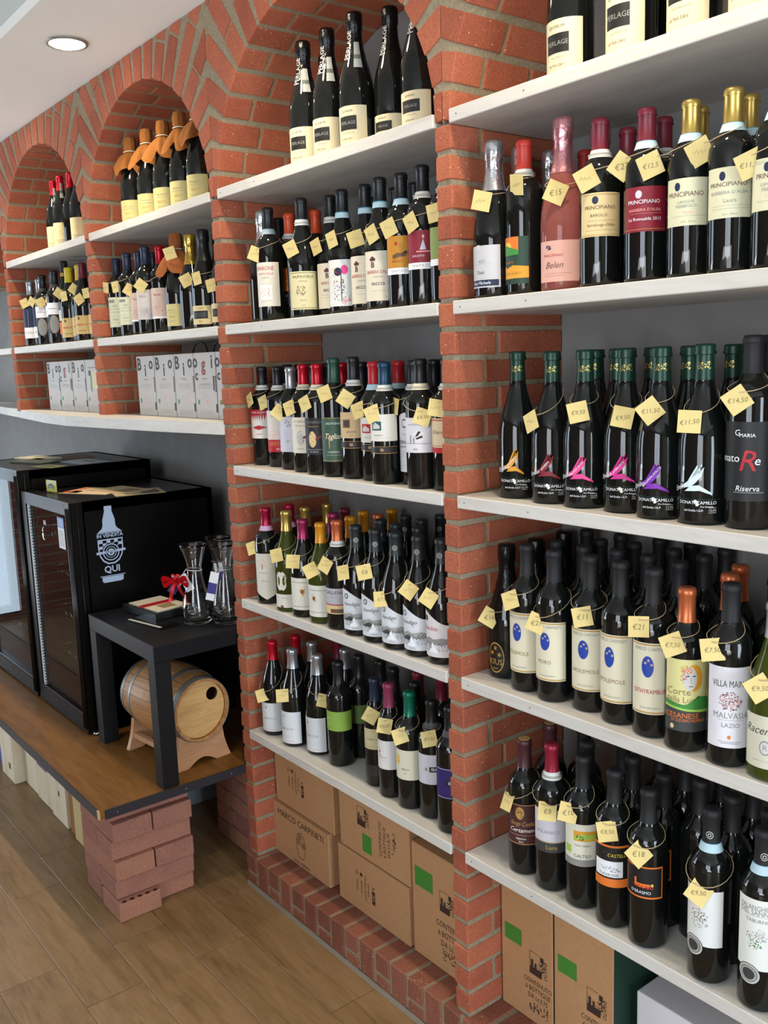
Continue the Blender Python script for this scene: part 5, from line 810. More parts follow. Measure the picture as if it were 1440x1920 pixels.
def patch(b, shape, a0, a1, z0, z1, off, m, na=None, nz=1, edge=None):
    na = na or max(2, int(abs(a1-a0)/.08)); vs = []
    for j in range(nz+1):
        for i in range(na+1):
            z = z0+(z1-z0)*j/nz; u = i/na
            if edge and j == nz: z = edge(u*2-1, z)
            if edge and j == 0 and edge is POINT: z = z0 - .022*max(0, 1-abs(u*2-1-.0)*1.0)
            vs.append(wrap(shape, a0+(a1-a0)*u, z, off))
    w = na+1; b.add(vs, [(j*w+i, j*w+i+1, (j+1)*w+i+1, (j+1)*w+i) for j in range(nz) for i in range(na)], m, True)
def fan(b, shape, hw, cen, pts, fz, off, m, rings=1):
    n = len(pts); vs = [wrap(shape, cen[0]*hw, fz(cen[1]), off)]
    for q in range(1, rings+1): vs += [wrap(shape, (cen[0]+(u-cen[0])*q/rings)*hw, fz(cen[1]+(w-cen[1])*q/rings), off) for u, w in pts]
    fs = [(0, 1+k, 1+(k+1) % n) for k in range(n)]
    for q in range(rings-1): fs += [(1+q*n+k, 1+(q+1)*n+k, 1+(q+1)*n+(k+1) % n, 1+q*n+(k+1) % n) for k in range(n)]
    b.add(vs, fs, m, True)
def POINT(u, z): return z
def wave(u, z): return z + (.016*math.cos((u+.9)*1.7) - .012 if True else 0)
def scroll(u, z): return z+.012*math.cos(u*1.57)-.006
def label_mesh(shape, design, z0, z1, hw):
    def f():
        col, els = DES[design]; h0 = PROF[shape][0]; Z0, Z1_ = z0*h0, z1*h0; Hh = Z1_-Z0
        r = prof_r(shape, (Z0+Z1_)/2); base = None; A = lambda u: u*hw; Zf = lambda w: Z0+w*Hh
        if col:
            b = MB(); m = mat('label_'+col[1:], tuple(x*.84 for x in lin(col)[:3])+(1,), .55, bump=.08, bscale=200)
            ed = wave if design in ('land', 'landred') else scroll if design in ('nacina',) else POINT if design == 'pointlab' else None
            if design == 'kius':
                vs = [wrap(shape, 0, Zf(.5), .0004)]+[wrap(shape, A(.95)*math.cos(2*PI*k/32), Zf(.5)+Hh*.5*math.sin(2*PI*k/32), .0004) for k in range(32)]
                b.add(vs, [(0, 1+k, 1+(k+1) % 32) for k in range(32)], m, True)
            elif design == 'scallop':
                patch(b, shape, -hw, hw, Zf(0), Zf(.36), .0004, m)
                vs = [wrap(shape, A(-.35), Zf(.72), .0004)]+[wrap(shape, A(-.35)+(.36+.08*abs(math.sin(4*PI*k/48*1.5)))*math.cos(2*PI*k/48), Zf(.72)+(.3*Hh)*(.75+.25*abs(math.sin(3*PI*k/48*1.33)))*math.sin(2*PI*k/48), .0004) for k in range(48)]
                b.add(vs, [(0, 1+k, 1+(k+1) % 48) for k in range(48)], m, True)
            else: patch(b, shape, -hw, hw, Z0, Z1_, .0004, m, nz=3, edge=ed)
            base = b.mesh('label')
        b = MB(); off = .0006
        for e in els:
            t = e[0]; off += .00005
            if t == 'T':
                _, s, u, w, sz, c = e[:6]; sh = e[6] if len(e) > 6 else 0; rot = e[7] if len(e) > 7 else 0
                vs, fs = TXT[(s, sh)]; k = sz*Hh*1.1; cr_, sr = math.cos(rot), math.sin(rot)
                mw = max([abs(x) for x, y in vs] or [1])*k; lim = hw*.74*r
                sx = min(1, lim/mw)
                b.add([wrap(shape, A(u)+(x*cr_-y*sr)*k*sx/r, Zf(w)+(x*sr+y*cr_)*k, off) for x, y in vs], fs, pal(c))
            elif t == 'R':
                _, u0, u1, w0, w1, c = e; patch(b, shape, A(u0), A(u1), Zf(w0), Zf(w1), off, pal(c), nz=1)
            elif t == 'E':
                _, u, w, ru, rw, c = e
                fan(b, shape, hw, (u, w), [(u+ru*math.cos(2*PI*k/24), w+rw*math.sin(2*PI*k/24)) for k in range(24)], Zf, off, pal(c), max(1, int(ru*hw/.07)))
            elif t == 'P':
                _, pts, c = e; q = []
                for i in range(len(pts)):
                    (ua, wa), (ub, wb) = pts[i], pts[(i+1) % len(pts)]; n = max(1, int(abs(ub-ua)*hw/.08))
                    q += [(ua+(ub-ua)*k/n, wa+(wb-wa)*k/n) for k in range(n)]
                cu = sum(p[0] for p in q)/len(q); cw = sum(p[1] for p in q)/len(q)
                fan(b, shape, hw, (cu, cw), q, Zf, off, pal(c), max(1, int(max(abs(p[0]-cu) for p in q)*hw/.07)))
            elif t == 'S':
                _, u, w, rw, c = e; vs = [wrap(shape, A(u), Zf(w), off)]
                for k in range(16): q = rw*Hh*(1 if k % 2 == 0 else .28); vs.append(wrap(shape, A(u)+q*math.cos(PI*k/8)/r, Zf(w)+q*math.sin(PI*k/8), off))
                b.add(vs, [(0, 1+k, 1+(k+1) % 16) for k in range(16)], pal(c))
            elif t == 'B':
                _, u0, u1, w0, w1, c, n, sd = e; rr = random.Random(sd)
                for _i in range(n):
                    a = rr.uniform(0, 2*PI); q = math.sqrt(rr.random()); u = (u0+u1)/2+(u1-u0)/2*q*math.cos(a); w = (w0+w1)/2+(w1-w0)/2*q*math.sin(a)
                    s = rr.uniform(.35, 1)*(.0011 if n > 30 else .0016); an = rr.uniform(0, PI)
                    vs = [wrap(shape, A(u)+s*1.3*math.cos(an+k*PI/2)/r, Zf(w)+s*math.sin(an+k*PI/2), off+_i*2e-6) for k in range(4)]
                    b.add(vs, [(0, 1, 2, 3)], pal(c))
        return base, b.mesh('print') if b.f else None
    return cached(('l', shape, design, z0, z1, hw), f)
def neck_strip(shape):
    def f():
        b = MB(); h0, P, zc = PROF[shape]; patch(b, shape, .35, .95, zc-.03, zc+.028, .0016, mat('strip_grey', '#9aa09c', .6), nz=8)
        patch(b, shape, .35, .95, zc-.01, zc+.0, .0018, mat('strip_dark', '#5a605c', .6)); return b.mesh('duty_strip')
    return cached(('n', shape), f)
def neck_text(shape):
    def f():
        b = MB(); vs, fs = TXT[('PERLAGE', 0)]; r = .0185; z = PROF[shape][2]+.022; k = .016
        b.add([wrap(shape, -.25+(-y)*k/r, z+x*k, .0022) for x, y in vs], fs, pal('lg')); return b.mesh('neck_print')
    return cached(('nt', shape), f)
def logo(shape):
    def f():
        b = MB(); h0, P, zc = PROF[shape]; z = zc+.02
        for rr, c in ((1, 'lg'), (.82, 'k'), (.5, 'lg'), (.3, 'k')):
            o_ = .0011+.0001*(1-rr)*10
            vs = [wrap(shape, .25, z, o_)]+[wrap(shape, .25+.42*rr*math.cos(2*PI*k/20), z+.0062*rr*math.sin(2*PI*k/20), o_) for k in range(20)]
            b.add(vs, [(0, 1+k, 1+(k+1) % 20) for k in range(20)], pal(c), True)
        return b.mesh('capsule_emblem')
    return cached(('lg', shape), f)
def crest(shape):
    def f():
        b = MB(); rr = random.Random(4); z = .256; m = mat('gold_foil', '#c9b060', .3, .7)
        for a0 in (-.3, .5):
            for i in range(22):
                a = a0+rr.uniform(-.3, .3); zz = z+rr.uniform(-.006, .006); s = .0011
                b.add([wrap(shape, a+s/.015*math.cos(k*PI/2), zz+s*math.sin(k*PI/2), .0011) for k in range(4)], [(0, 1, 2, 3)], m)
        return b.mesh('foil_crest')
    return cached(('cs', shape), f)
def hood(shape, m, seed):
    def f():
        b = MB(); h0 = PROF[shape][0]; rr = random.Random(seed); p1, p2 = rr.uniform(0, 6), rr.uniform(0, 6)
        pr_ = [(h0+.012, .004), (h0+.011, .0135), (h0+.004, .0195), (h0-.008, .0208), (h0-.022, .0202), (h0-.034, .0185), (h0-.040, .0192), (h0-.05, .027), (h0-.066, .037), (h0-.086, .0455), (h0-.108, .0515)]
        def fold(a, z, j):
            if j < 1: return 0
            if j <= 4: return .0016*math.sin(9*a+p1)*(j/4)
            k = max(0, j-6)/4; return .0012*math.sin(9*a+p1)+k*(.0125*math.sin(3*a+p2)+.008*math.sin(5*a+p1))
        n = 48; vs = []
        for j, (z, r) in enumerate(pr_):
            for i in range(n):
                a = 2*PI*i/n; q = max(prof_r(shape, max(0, z))+.003, r+fold(a, z, j)); dz = max(0, j-6)/4*(.016*math.sin(4*a+p2)+.006*math.sin(7*a))
                vs.append((q*math.cos(a), q*math.sin(a), z-dz))
        K = len(pr_); b.add(vs, [(j*n+i, (j+1)*n+i, (j+1)*n+(i+1) % n, j*n+(i+1) % n) for j in range(K-1) for i in range(n)], m, True); b.add(vs[:n], [tuple(range(n))], m)
        t = MB(); t.tube([(.0215*math.cos(2*PI*k/24), .0215*math.sin(2*PI*k/24), h0-.037+.0008*math.sin(2*PI*k/8)) for k in range(24)], .0016, mat('white_cord', '#dfd8c8', .7), 6, True)
        return b.mesh('cloth_hood'), t.mesh('cord')
    return cached(('h', shape, m.name, seed), f)
SZ = {'1': Z1, '2': Z2, '3': Z3, '4': Z4, '5': Z5}
GRP = {'A1': 'red-capped bottles under the far-left arch', 'B1': 'cloth-hooded sparkling bottles under the second arch', 'C1': 'framed-label sparkling bottles under the middle arch', 'D1': 'framed-label sparkling bottles on the top shelf of the right bay'}
BAYN = {'A': 'far-left', 'B': 'second', 'C': 'middle', 'D': 'right'}; SHN = {'1': 'top', '2': 'second', '3': 'third', '4': 'fourth', '5': 'bottom'}
BO = []
for (bs, x, y, h, shape, cap, band, design, z0, z1, hw, az, lab) in BOTTLES:
    gm = GLG if design == 'scallop' or (design in ('racemo', 'bee2')) else GLR if design == 'pinklab' else GL
    sk = rnd.uniform(-4, 4) if design and not band == 'greyv' else 0
    o = obj('wine_bottle', body_mesh(shape, gm), None, lab, 'bottle', GRP.get(bs, f'bottles on the {SHN[bs[1]]} shelf of the {BAYN[bs[0]]} bay'), loc=(x, y, SZ[bs[1]]+.0004))
    o.rotation_euler = (0, 0, math.radians(az)); o.scale = (1, 1, h/PROF[shape][0]); BO.append(o)
    if cap in ('cloth', 'cloth2'):
        hm, cm = hood(shape, SUEDE if cap == 'cloth' else SUEDE2, len(BO) % 4); c_ = obj('cloth_hood', hm, o); obj('cord', cm, c_)
    else: obj('capsule', cap_mesh(shape, cap), o)
    if band == 'greyv': obj('duty_strip', neck_strip(shape), o)
    elif band: obj('neck_band', ring_mesh(shape, band), o)
    if cap == 'blackfoil' and design == 'periage' : obj('neck_print', neck_text(shape), o)
    if cap in ('blacklogo', 'mattelogo'): obj('capsule_emblem', logo(shape), o)
    if cap == 'greencr': obj('foil_crest', crest(shape), o)
    if design:
        base, pr_ = label_mesh(shape, design, z0, z1, math.radians(hw))
        L_ = obj('label', base, o) if base else None
        if pr_: obj('print', pr_, L_ or o)
# second labels and seals seen on a few bottles
def extra(lab_part, shape, z0, z1, col, hw=60, text=None, tc='W', name='lower_label'):
    for o in BO:
        if lab_part in o['label']:
            b = MB(); a = math.radians(hw); patch(b, shape, -a, a, z0, z1, .0005, mat('xl_'+col[1:], col, .5)); e = b.obj(name, o)
            if text:
                t = MB(); vs, fs = TXT[(text, 0)]; k = (z1-z0)*.8; r = prof_r(shape, z0); t.add([wrap(shape, x_*k/r*.6, (z0+z1)/2+y_*k, .0008) for x_, y_ in vs], fs, pal(tc)); t.obj('print', e)
for q in ('tan label and framed square', 'white label and red square', 'white label and teal square'):
    extra(q, 'bd', .076, .088, '#26211f', text='IBA', tc='tan'); extra(q, 'bd', .0735, .0748, '#b08a58'); extra(q, 'bd', .0893, .0903, '#b08a58', name='gold_line')
extra('navy-capped small bottle', 'sm', .03, .06, '#2c2a2a')
for q in ('white tree label and round grey seal', 'white FALANGHINA label and round grey seal'):
    for o in BO:
        if q in o['label']:
            b = MB()
            for i, (rr, c) in enumerate(((1, 'k'), (.94, 'lg'), (.82, 'g'), (.62, 'lg'), (.56, 'dg'))):
                vs = [wrap('bd', -.35, .062, .001+i*.0001)]+[wrap('bd', -.35+.019/.0358*rr*math.cos(2*PI*k/32), .062+.017*rr*math.sin(2*PI*k/32), .001+i*.0001) for k in range(32)]
                b.add(vs, [(0, 1+k, 1+(k+1) % 32) for k in range(32)], pal(c), True)
            b.obj('seal', o, label='round grey paper seal over the label edge')
# ---------------------------------------------------------------- price tags on twine
tgm = bevel((lambda b: (b.box(-.0182, .0182, -.0182, .0182, -.0003, .0003, TAGM), b.mesh('price_tag'))[1])(MB()), .0002)
camp = Vector((1.42, -1.3, 1.6))
for (bi, x, y, z, roll, yaw, txt, lab) in TAGS:
    bo = BO[bi]; shape = BOTTLES[bi][4]; h = BOTTLES[bi][3]; sc = h/PROF[shape][0]; P = Vector((x, y, z)); B = Vector((bo.location.x, bo.location.y, 0))
    v = camp-P; v.normalize(); Zd = Matrix.Rotation(-math.radians(yaw), 3, 'Z') @ v; Zd.normalize()
    X = Vector((0, 0, 1)).cross(Zd); X.normalize(); Y = Zd.cross(X)
    rt = Matrix((X, Y, Zd)).transposed().to_4x4() @ Matrix.Rotation(math.radians(-roll), 4, 'Z'); Mw = Matrix.Translation(P) @ rt
    t = obj('price_tag', tgm, None, lab, 'price tag', 'hand-written yellow price tags'); t.matrix_world = Mw
    iv = Mw.inverted()
    if txt:
        b = MB(); k = .0135 if len(txt) < 4 else .0105; rr = math.radians(roll)
        c_, s_ = math.cos(rr+.1), math.sin(rr+.1); flat_text(b, txt, INK, (0, -.001, .0004), (c_, s_, 0), (-s_, c_, 0), k, .15, .0001); b.obj('handwriting', t)
    else:
        b = MB(); rr = math.radians(roll)
        pts = [(-.011+.0022*i, .003*math.sin(i*2.1+bi)+.001*(i % 2), .0006) for i in range(10)]; pts = [(p[0]*math.cos(rr)-p[1]*math.sin(rr), p[0]*math.sin(rr)+p[1]*math.cos(rr), p[2]) for p in pts]
        b.tube(pts, .0002, INK, 3); b.obj('handwriting', t)
    # twine loop round the bottle shoulder, coming down to the tag
    d = P-B; a0 = math.atan2(d.y, d.x); zl = (P.z+.012-bo.location.z)/sc; zb = min(PROF[shape][2]+.002, max(zl+.03, PROF[shape][2]*.93))
    pts = []
    for i in range(22):
        a = 2*PI*i/22; q = (1-math.cos(a))/2; zz = zl+(zb-zl)*q; r = prof_r(shape, max(0, zz))+.0016+.004*(1-q)
        if i == 0: r = max(r, math.hypot(d.x, d.y)-.001)
        pts.append(iv @ Vector((B.x+r*math.cos(a0+a), B.y+r*math.sin(a0+a), bo.location.z+zz*sc)))
    b = MB(); b.tube(pts, .0007, TWINE, 4, True); b.obj('twine', t)
# ---------------------------------------------------------------- boxed wine on the ledge
KB = mat('box_print_black', '#26211f', .6); KR = mat('box_print_red', '#8a2f28', .6); KG = mat('box_print_grey', '#a39d95', .7)
BOXW = mat('bio_box_white', '#bfb9b3', .55, vary=.03, bscale=20)
def bio(x0, x1, kind, lab, grp):
    yf = .058; b = MB(); b.box(x0+.0025, x1-.0025, yf, yf+.20, ZL, 1.642, BOXW); o = obj('wine_box', bevel(b.mesh('wine_box'), .0015), None, lab, 'box', grp)
    p = MB(); w = x1-x0; cx = (x0+x1)/2; y = yf-.0004
    def T(s, u, z, k, m): flat_text(p, s, m, (cx+u*w, y, z), (1, 0, 0), (0, 0, 1), k, 0, 0)
    if kind == 'bio': T('B', -.33, 1.612, .058, KB); T('i', .0, 1.592, .058, KB); T('o', .32, 1.615, .058, KB)
    elif kind == 'ogi': T('o', -.42, 1.615, .058, KB); T('g', -.05, 1.605, .058, KR); T('i', .33, 1.612, .058, KB); T('c', -.38, 1.572, .045, KB); T('l', .38, 1.545, .06, KB); T('Nero di Troia', -.02, 1.545, .0085, KG)
    elif kind == 'side':
        p.box(x0+.03, x1-.03, y-.0001, y, 1.61, 1.612, KB); p.box(x0+.035, x0+.055, y-.0001, y, 1.58, 1.60, KB); p.box(x0+.07, x1-.03, y-.0001, y, 1.53, 1.6, pal('tan')); p.box(x0+.05, x0+.06, y-.0001, y, 1.52, 1.58, pal('gr'))
    T('Vino Rosso', -.02, 1.562, .007, KR)
    for i in range(9):
        zz = 1.548-.0035*i if i < 5 else 1.482-.0035*i; p.box(cx-w*.33, cx+w*(.3+.04*math.sin(i*3)), y-.00005, y, zz-.0018, zz-.0012, KG)
    p.box(cx-w*.38, cx-w*.3, y-.0001, y, 1.483, 1.497, pal('gr'))
    b2 = random.Random(int(x0*99))
    for i in range(26):
        u, z = b2.uniform(-.15, .25), 1.495+b2.uniform(-.018, .018); p.box(cx+u*w, cx+u*w+.003, y-.0001, y, z, z+.0022, pal('p'))
    p.obj('print', o)
    f = MB(); f.box(x1-.008, x1-.0024, yf-.0006, yf+.02, ZL+.02, 1.60, BOXW)
    for i in range(7): f.box(x1-.009, x1-.0022, yf-.0009, yf, 1.565-.012*i*.6, 1.57-.012*i*.6, KB)
    f.box(x1-.010, x1-.0022, yf-.0009, yf, 1.46, 1.485, KB); f.obj('side_flap', o)
    return o
bx = [-1.71, -1.565, -1.415, -1.275, -1.13, -.997]
for i, k in enumerate(['bio', 'bio', 'bio', 'ogi', 'ogi']):
    o = bio(bx[i], bx[i+1], k, ['boxed wine with large Bio lettering beside the brick pillar, second bay', 'boxed wine with Bio lettering, second of the five in the second bay', 'boxed wine with Bio lettering, third of the five in the second bay', 'boxed wine showing large o g i letters in the second bay', 'boxed wine half hidden by the near pillar in the second bay'][i], 'boxed wines on the ledge')
    if i in (2, 3):
        b = MB(); b.tube([((bx[i]+bx[i+1])/2+.05*math.cos(a), .12, 1.6425+.035*math.sin(a)) for a in [PI*j/12 for j in range(13)]], .003, BLACKM, 6); b.obj('handle', o)
ax = [-2.645, -2.497, -2.35, -2.2, -2.05]
for i, k in enumerate(['bio', 'ogi', 'bio', 'side']): bio(ax[i], ax[i+1], k, ['boxed wine with Bio lettering nearest the far-left pillar', 'boxed wine with o g i lettering in the far-left bay', 'boxed wine with Bio lettering, third in the far-left bay', 'boxed wine turned to its side panel in the far-left bay'][i], 'boxed wines on the ledge')
# ---------------------------------------------------------------- cardboard cartons on the curb
def carton(x0, x1, y0, y1, z0, z1, lab, prints, tape=True, side=None):
    b = MB(); b.box(x0, x1, y0, y1, z0, z1, CARD); o = obj('carton', bevel(b.mesh('carton'), .002), None, lab, 'carton', 'wine cartons under the bottom shelves')
    p = MB(); y = y0-.0005
    for e in prints:
        if e[0] == 'T': flat_text(p, e[1], CARDK, (x0+e[2], y, z0+e[3]), (math.cos(e[5] if len(e) > 5 else 0), 0, math.sin(e[5] if len(e) > 5 else 0)), (-math.sin(e[5] if len(e) > 5 else 0), 0, math.cos(e[5] if len(e) > 5 else 0)), e[4], 0, 0, e[6] if len(e) > 6 else 1)
        elif e[0] == 'W': flat_text(p, e[1], CARD, (x0+e[2], y-.0004, z0+e[3]), (math.cos(e[5]), 0, math.sin(e[5])), (-math.sin(e[5]), 0, math.cos(e[5])), e[4], 0, 0)
        elif e[0] == 'R': p.box(x0+e[1], x0+e[2], y-.0001, y, z0+e[3], z0+e[4], e[5])
        elif e[0] == 'O':
            _, cx, cz, rx, rz = e; p.tube([(x0+cx+rx*math.cos(2*PI*k/28), y, z0+cz+rz*math.sin(2*PI*k/28)) for k in range(28)], .0006, CARDK, 4, True)
        elif e[0] == 'B':
            _, u0, u1, w0, w1, n, m_ = e; rr = random.Random(n)
            for i in range(n):
                u, w, s = rr.uniform(u0, u1), rr.uniform(w0, w1), rr.uniform(.001, .0035); p.box(x0+u, x0+u+s, y-.0001-.000002*i, y, z0+w, z0+w+s*1.3, m_)
    if p.f: p.obj('print', o)
    f = MB(); f.box(x0+.002, x1-.002, y0+.001, y1, z1-.0004, z1+.0012, CARD); f.obj('flap', o)
    if side: s = MB(); s.box(x1-.001, x1+.0006, y0+.002, y1, z0+.001, z1-.001, side); s.obj('side_panel', o)
    return o
GRN = mat('leaf_green_print', '#3f7f2a', .7); OLV = mat('dark_green_print', '#1c3c30', .7)
def eu(u, w, s=1): return [('R', u, u+.052*s, w, w+.04*s, GRN)]+[('T', '*', u+.026*s+.016*s*math.cos(k*PI/4), w+.02*s+.01*s*math.sin(k*PI/4)-.003, .007) for k in range(8)]
def castle(u, w): return [('R', u, u+.001, w, w+.055, CARDK), ('R', u, u+.03, w+.054, w+.055, CARDK), ('R', u, u+.036, w, w+.018, CARDK), ('R', u+.004, u+.011, w+.018, w+.036, CARDK), ('R', u+.015, u+.021, w+.018, w+.03, CARDK), ('R', u+.032, u+.042, w+.04, w+.053, CARDK), ('B', u+.022, u+.045, w, w+.045, 30, CARDK), ('T', 'OLIVINI', u+.048, w+.025, .013, PI/2)]
def iba(u, w): return [('R', u+.085, u+.098, w-.012, w+.026, CARDK), ('W', 'IBA', u+.0915, w+.007, .014, -PI/2), ('T', '&', u+.0915, w+.034, .014, -PI/2), ('T', 'Contiene:', u+.07, w+.02, .011, -PI/2), ('T', '6 Bottiglie da 0,75 l', u+.056, w+.02, .0095, -PI/2), ('T', 'BIANCO', u+.038, w+.015, .0105, -PI/2), ('T', 'ROSSO', u+.018, w+.015, .0105, -PI/2), ('R', u+.033, u+.043, w+.048, w+.058, CARDK), ('O', u+.018, w+.053, .005, .005)]
carton(-.94, -.63, .075, .30, .272, .452, 'upper left carton with small black rectangle logo under the middle bay', iba(.06, .07))
carton(-.953, -.65, .066, .30, ZP+.0005, .268, 'lower left carton with MARCO heading and oval of stars'.replace('MARCO heading', 'arched heading'), [('T', 'MARCO CARPINETI', .155, .138, .0285), ('O', .155, .07, .024, .042), ('T', '*', .150, .088, .05), ('T', '*', .168, .066, .05), ('T', '*', .143, .07, .05), ('T', 'CORI  AZIENDA', .155, .012, .012)])
o = carton(-.59, -.285, .068, .30, .272, .455, 'upper carton with castle print and green leaf patch, middle bay', castle(.085, .09)+[('R', .105, .145, .02, .072, GRN), ('T', 'CONTENUTO', .185, .085, .0155, PI/2), ('T', '6 BOTTIGLIE', .203, .082, .0155, PI/2), ('T', 'DA Lt.0,75', .221, .08, .0155, PI/2), ('B', .232, .25, .06, .12, 30, CARDK)])
carton(-.603, -.29, .066, .30, ZP+.0005, .268, 'lower carton with ticked ROSSO box under the middle bay', iba(.07, .06))
carton(-.277, -.062, .068, .30, ZP+.0005, .405, 'tall carton with green leaf patch beside the near pillar', eu(.012, .19, 1.3)+[e for e in castle(.105, .16)]+[('T', 'CONTENUTO', .145, .125, .022, 0, .8), ('T', '6 BOTTIGLIE', .145, .1, .022, 0, .8), ('T', 'DA Lt.0,75', .145, .075, .022, 0, .8), ('B', .11, .17, .03, .06, 60, CARDK)])
carton(.004, .160, .103, .30, ZP+.0005, .44, 'carton with green leaf patch against the near pillar, right bay', eu(.012, .17)+castle(.088, .12)+[('T', 'CONTENUTO', .112, .1, .0165, 0, .8), ('T', '6 BOTTIGLIE', .112, .082, .0165, 0, .8), ('T', 'DA Lt.0,75', .112, .064, .0165, 0, .8), ('B', .086, .14, .025, .052, 50, CARDK)], side=OLV)
carton(.164, .324, .103, .30, ZP+.0005, .44, 'carton with dark green side panel beside the white box, right bay', eu(.012, .17)+castle(.092, .12)+[('T', 'CONTENUTO', .118, .1, .0165, 0, .8), ('T', '6 BOTTIGLIE', .118, .082, .0165, 0, .8), ('T', 'DA Lt.0,75', .118, .064, .0165, 0, .8)], side=OLV)
WB = mat('white_box_paint', '#dedee4', .4)
b = MB(); b.box(.349, .88, .148, .31, ZP+.0005, .30, WB); obj('white_box', bevel(b.mesh('white_box'), .003, 2), None, 'glossy white box under the bottom shelf of the right bay', 'box')
# ---------------------------------------------------------------- wine coolers
RUB = mat('cooler_gasket', '#0c0c0d', .25); CHR = mat('chrome', '#c8ccd0', .15, 1); PANE = mat('cooler_glass', (.02, .015, .012, 1), .0, trans=.0, spec=.9, alpha=.45)
def cooler(name, x0, x1, yf, z0, z1, lab, yb=.23, edge=True):
    d = .045   # door thickness
    ys = yf+d+.004; b = MB(); t = .03
    b.box(x0, x0+t, ys, yb, z0, z1, BLACKP); b.box(x1-t, x1, ys, yb, z0, z1, BLACKP); b.box(x0, x1, ys, yb, z1-t, z1, BLACKP); b.box(x0, x1, ys, yb, z0, z0+.06, BLACKP); b.box(x0, x1, yb-.02, yb, z0, z1, BLACKP)
    o = b.obj('wine_cooler', None, label=lab, cat='wine cooler')
    w = .042; b = MB(); zb, zt = z0+.004, z1+.004
    b.box(x0, x0+w, yf, yf+d, zb, zt, BLACKP); b.box(x1-w, x1, yf, yf+d, zb, zt, BLACKP); b.box(x0+w, x1-w, yf, yf+d, zt-.045, zt, BLACKP); b.box(x0+w, x1-w, yf, yf+d, zb, zb+.065, BLACKP)
    dr = obj('door', bevel(b.mesh('door'), .002), o)
    g = MB(); g.box(x0+w-.004, x1-w+.004, yf+.012, yf+.018, zb+.06, zt-.04, PANE); g.obj('pane', dr)
    s = MB(); 
    for i, (xa, ra) in enumerate(((x1-.006, .006), (x1+.002, .004), (x1-.022, .005))): s.tube([(xa, yf-.001, zb+.02), (xa, yf-.001, zt-.02)], ra, BLACKP, 10)
    s.tube([(x1+.002, yf+d*.55, zb+.01), (x1+.002, yf+d*.55, zt-.01)], .003, BLACKP, 8); s.obj('door_profile', dr)
    for i in range(5):
        l = MB(); 
    l = MB()
    for i in range(4): l.box(x0+w, x1-w, yf-.001, yf, zb+.012+.011*i, zb+.015+.011*i, RUB)
    l.obj('kick_grooves', dr)
    l = MB(); l.box(x0+w, x0+w+.016, yf+.005, yf+.011, zb+.065, zt-.045, mat('magnet_white', '#cfd8dc', .4))
    for i in range(60): z = zb+.07+i*(zt-zb-.12)/60; l.box(x0+w+.016, x0+w+.021, yf+.005, yf+.009, z, z+.004, CHR)
    l.obj('magnet_strip', dr)
    for k in range(4):
        z = z0+.2+k*(z1-z0-.3)/3.2; r = MB()
        for y in (ys+.02, ys+.07, yb-.05):
            r.tube([(x0+t+.005+i*(x1-x0-2*t-.01)/40, y, z+.006*math.sin(i*PI/2.5)) for i in range(41)], .0017, CHR, 5)
        r.tube([(x0+t+.005, ys+.015, z), (x0+t+.005, yb-.04, z)], .002, CHR, 5); r.tube([(x1-t-.005, ys+.015, z), (x1-t-.005, yb-.04, z)], .002, CHR, 5)
        r.obj('wire_rack', o)
    f = MB(); f.tube([(x1-.03, yf+.02, zb), (x1+.004, yf+.02, zb)], .005, CHR, 8); f.tube([(x1+.004, yf+.02, zb-.001), (x1+.002, yf+d+.012, zb-.001)], .004, CHR, 8); f.obj('hinge', dr)
    return o, dr
ca, cdoor = cooler('wine_cooler', -2.03, -1.542, -.281, .392, 1.176, 'nearer black wine cooler with beer bottle decal on its side')
cb_, _ = cooler('wine_cooler', -2.62, -2.045, -.285, .392, 1.246, 'taller black wine cooler farther left, cards on its top')
# decal on the side of the near cooler
DW = mat('decal_white', '#9fb2cc', .5); X0 = -1.5415; dc = MB(); cy, cz = -.153, 0
def side_poly(pts, m, dx=0): 
    n = len(pts); cc = (sum(p[0] for p in pts)/n, sum(p[1] for p in pts)/n); dc.add([(X0+dx, cc[0], cc[1])]+[(X0+dx, p[0], p[1]) for p in pts], [(0, 1+k, 1+(k+1) % n) for k in range(n)], m)
def strip(rows, m):
    for (z0, w0), (z1, w1) in zip(rows, rows[1:]): dc.add([(X0, cy-w0, z0), (X0, cy+w0, z0), (X0, cy+w1, z1), (X0, cy-w1, z1)], [(0, 1, 2, 3)], m)
strip([(1.070, .041), (1.082, .026), (1.092, .022), (1.112, .021), (1.128, .016), (1.142, .012), (1.148, .0135), (1.152, .0125), (1.157, .0125)], DW)
strip([(1.069, .043), (1.0665, .043)], DW)
flat_text(dc, 'IN VENDITA', DW, (X0, cy, 1.058), (0, 1, 0), (0, 0, 1), .0165, 0, 0)
rows = [(1.047, .043), (1.015, .043), (.99, .039), (.972, .028), (.962, .012)]; strip(rows, DW)
strip2 = [(1.043, .039), (1.016, .039), (.992, .035), (.976, .025), (.967, .01)]
for (z0, w0), (z1, w1) in zip(strip2, strip2[1:]): dc.add([(X0+.0003, cy-w0, z0), (X0+.0003, cy+w0, z0), (X0+.0003, cy+w1, z1), (X0+.0003, cy-w1, z1)], [(0, 1, 2, 3)], BLACKP)
for i in range(6):
    for j in range(3):
        if (i+j) % 2 == 0: y = cy-.039+i*.013; z = 1.043-.0095*(j+1); dc.add([(X0+.0005, y, z), (X0+.0005, y+.013, z), (X0+.0005, y+.013, z+.0095), (X0+.0005, y, z+.0095)], [(0, 1, 2, 3)], DW)
def ringp(r0_, r1_, z, m, dx):
    n = 28; vs = [(X0+dx, cy+r*math.cos(2*PI*k/n), z+r*math.sin(2*PI*k/n)) for r in (r0_, r1_) for k in range(n)]; dc.add(vs, [(k, (k+1) % n, n+(k+1) % n, n+k) for k in range(n)], m)
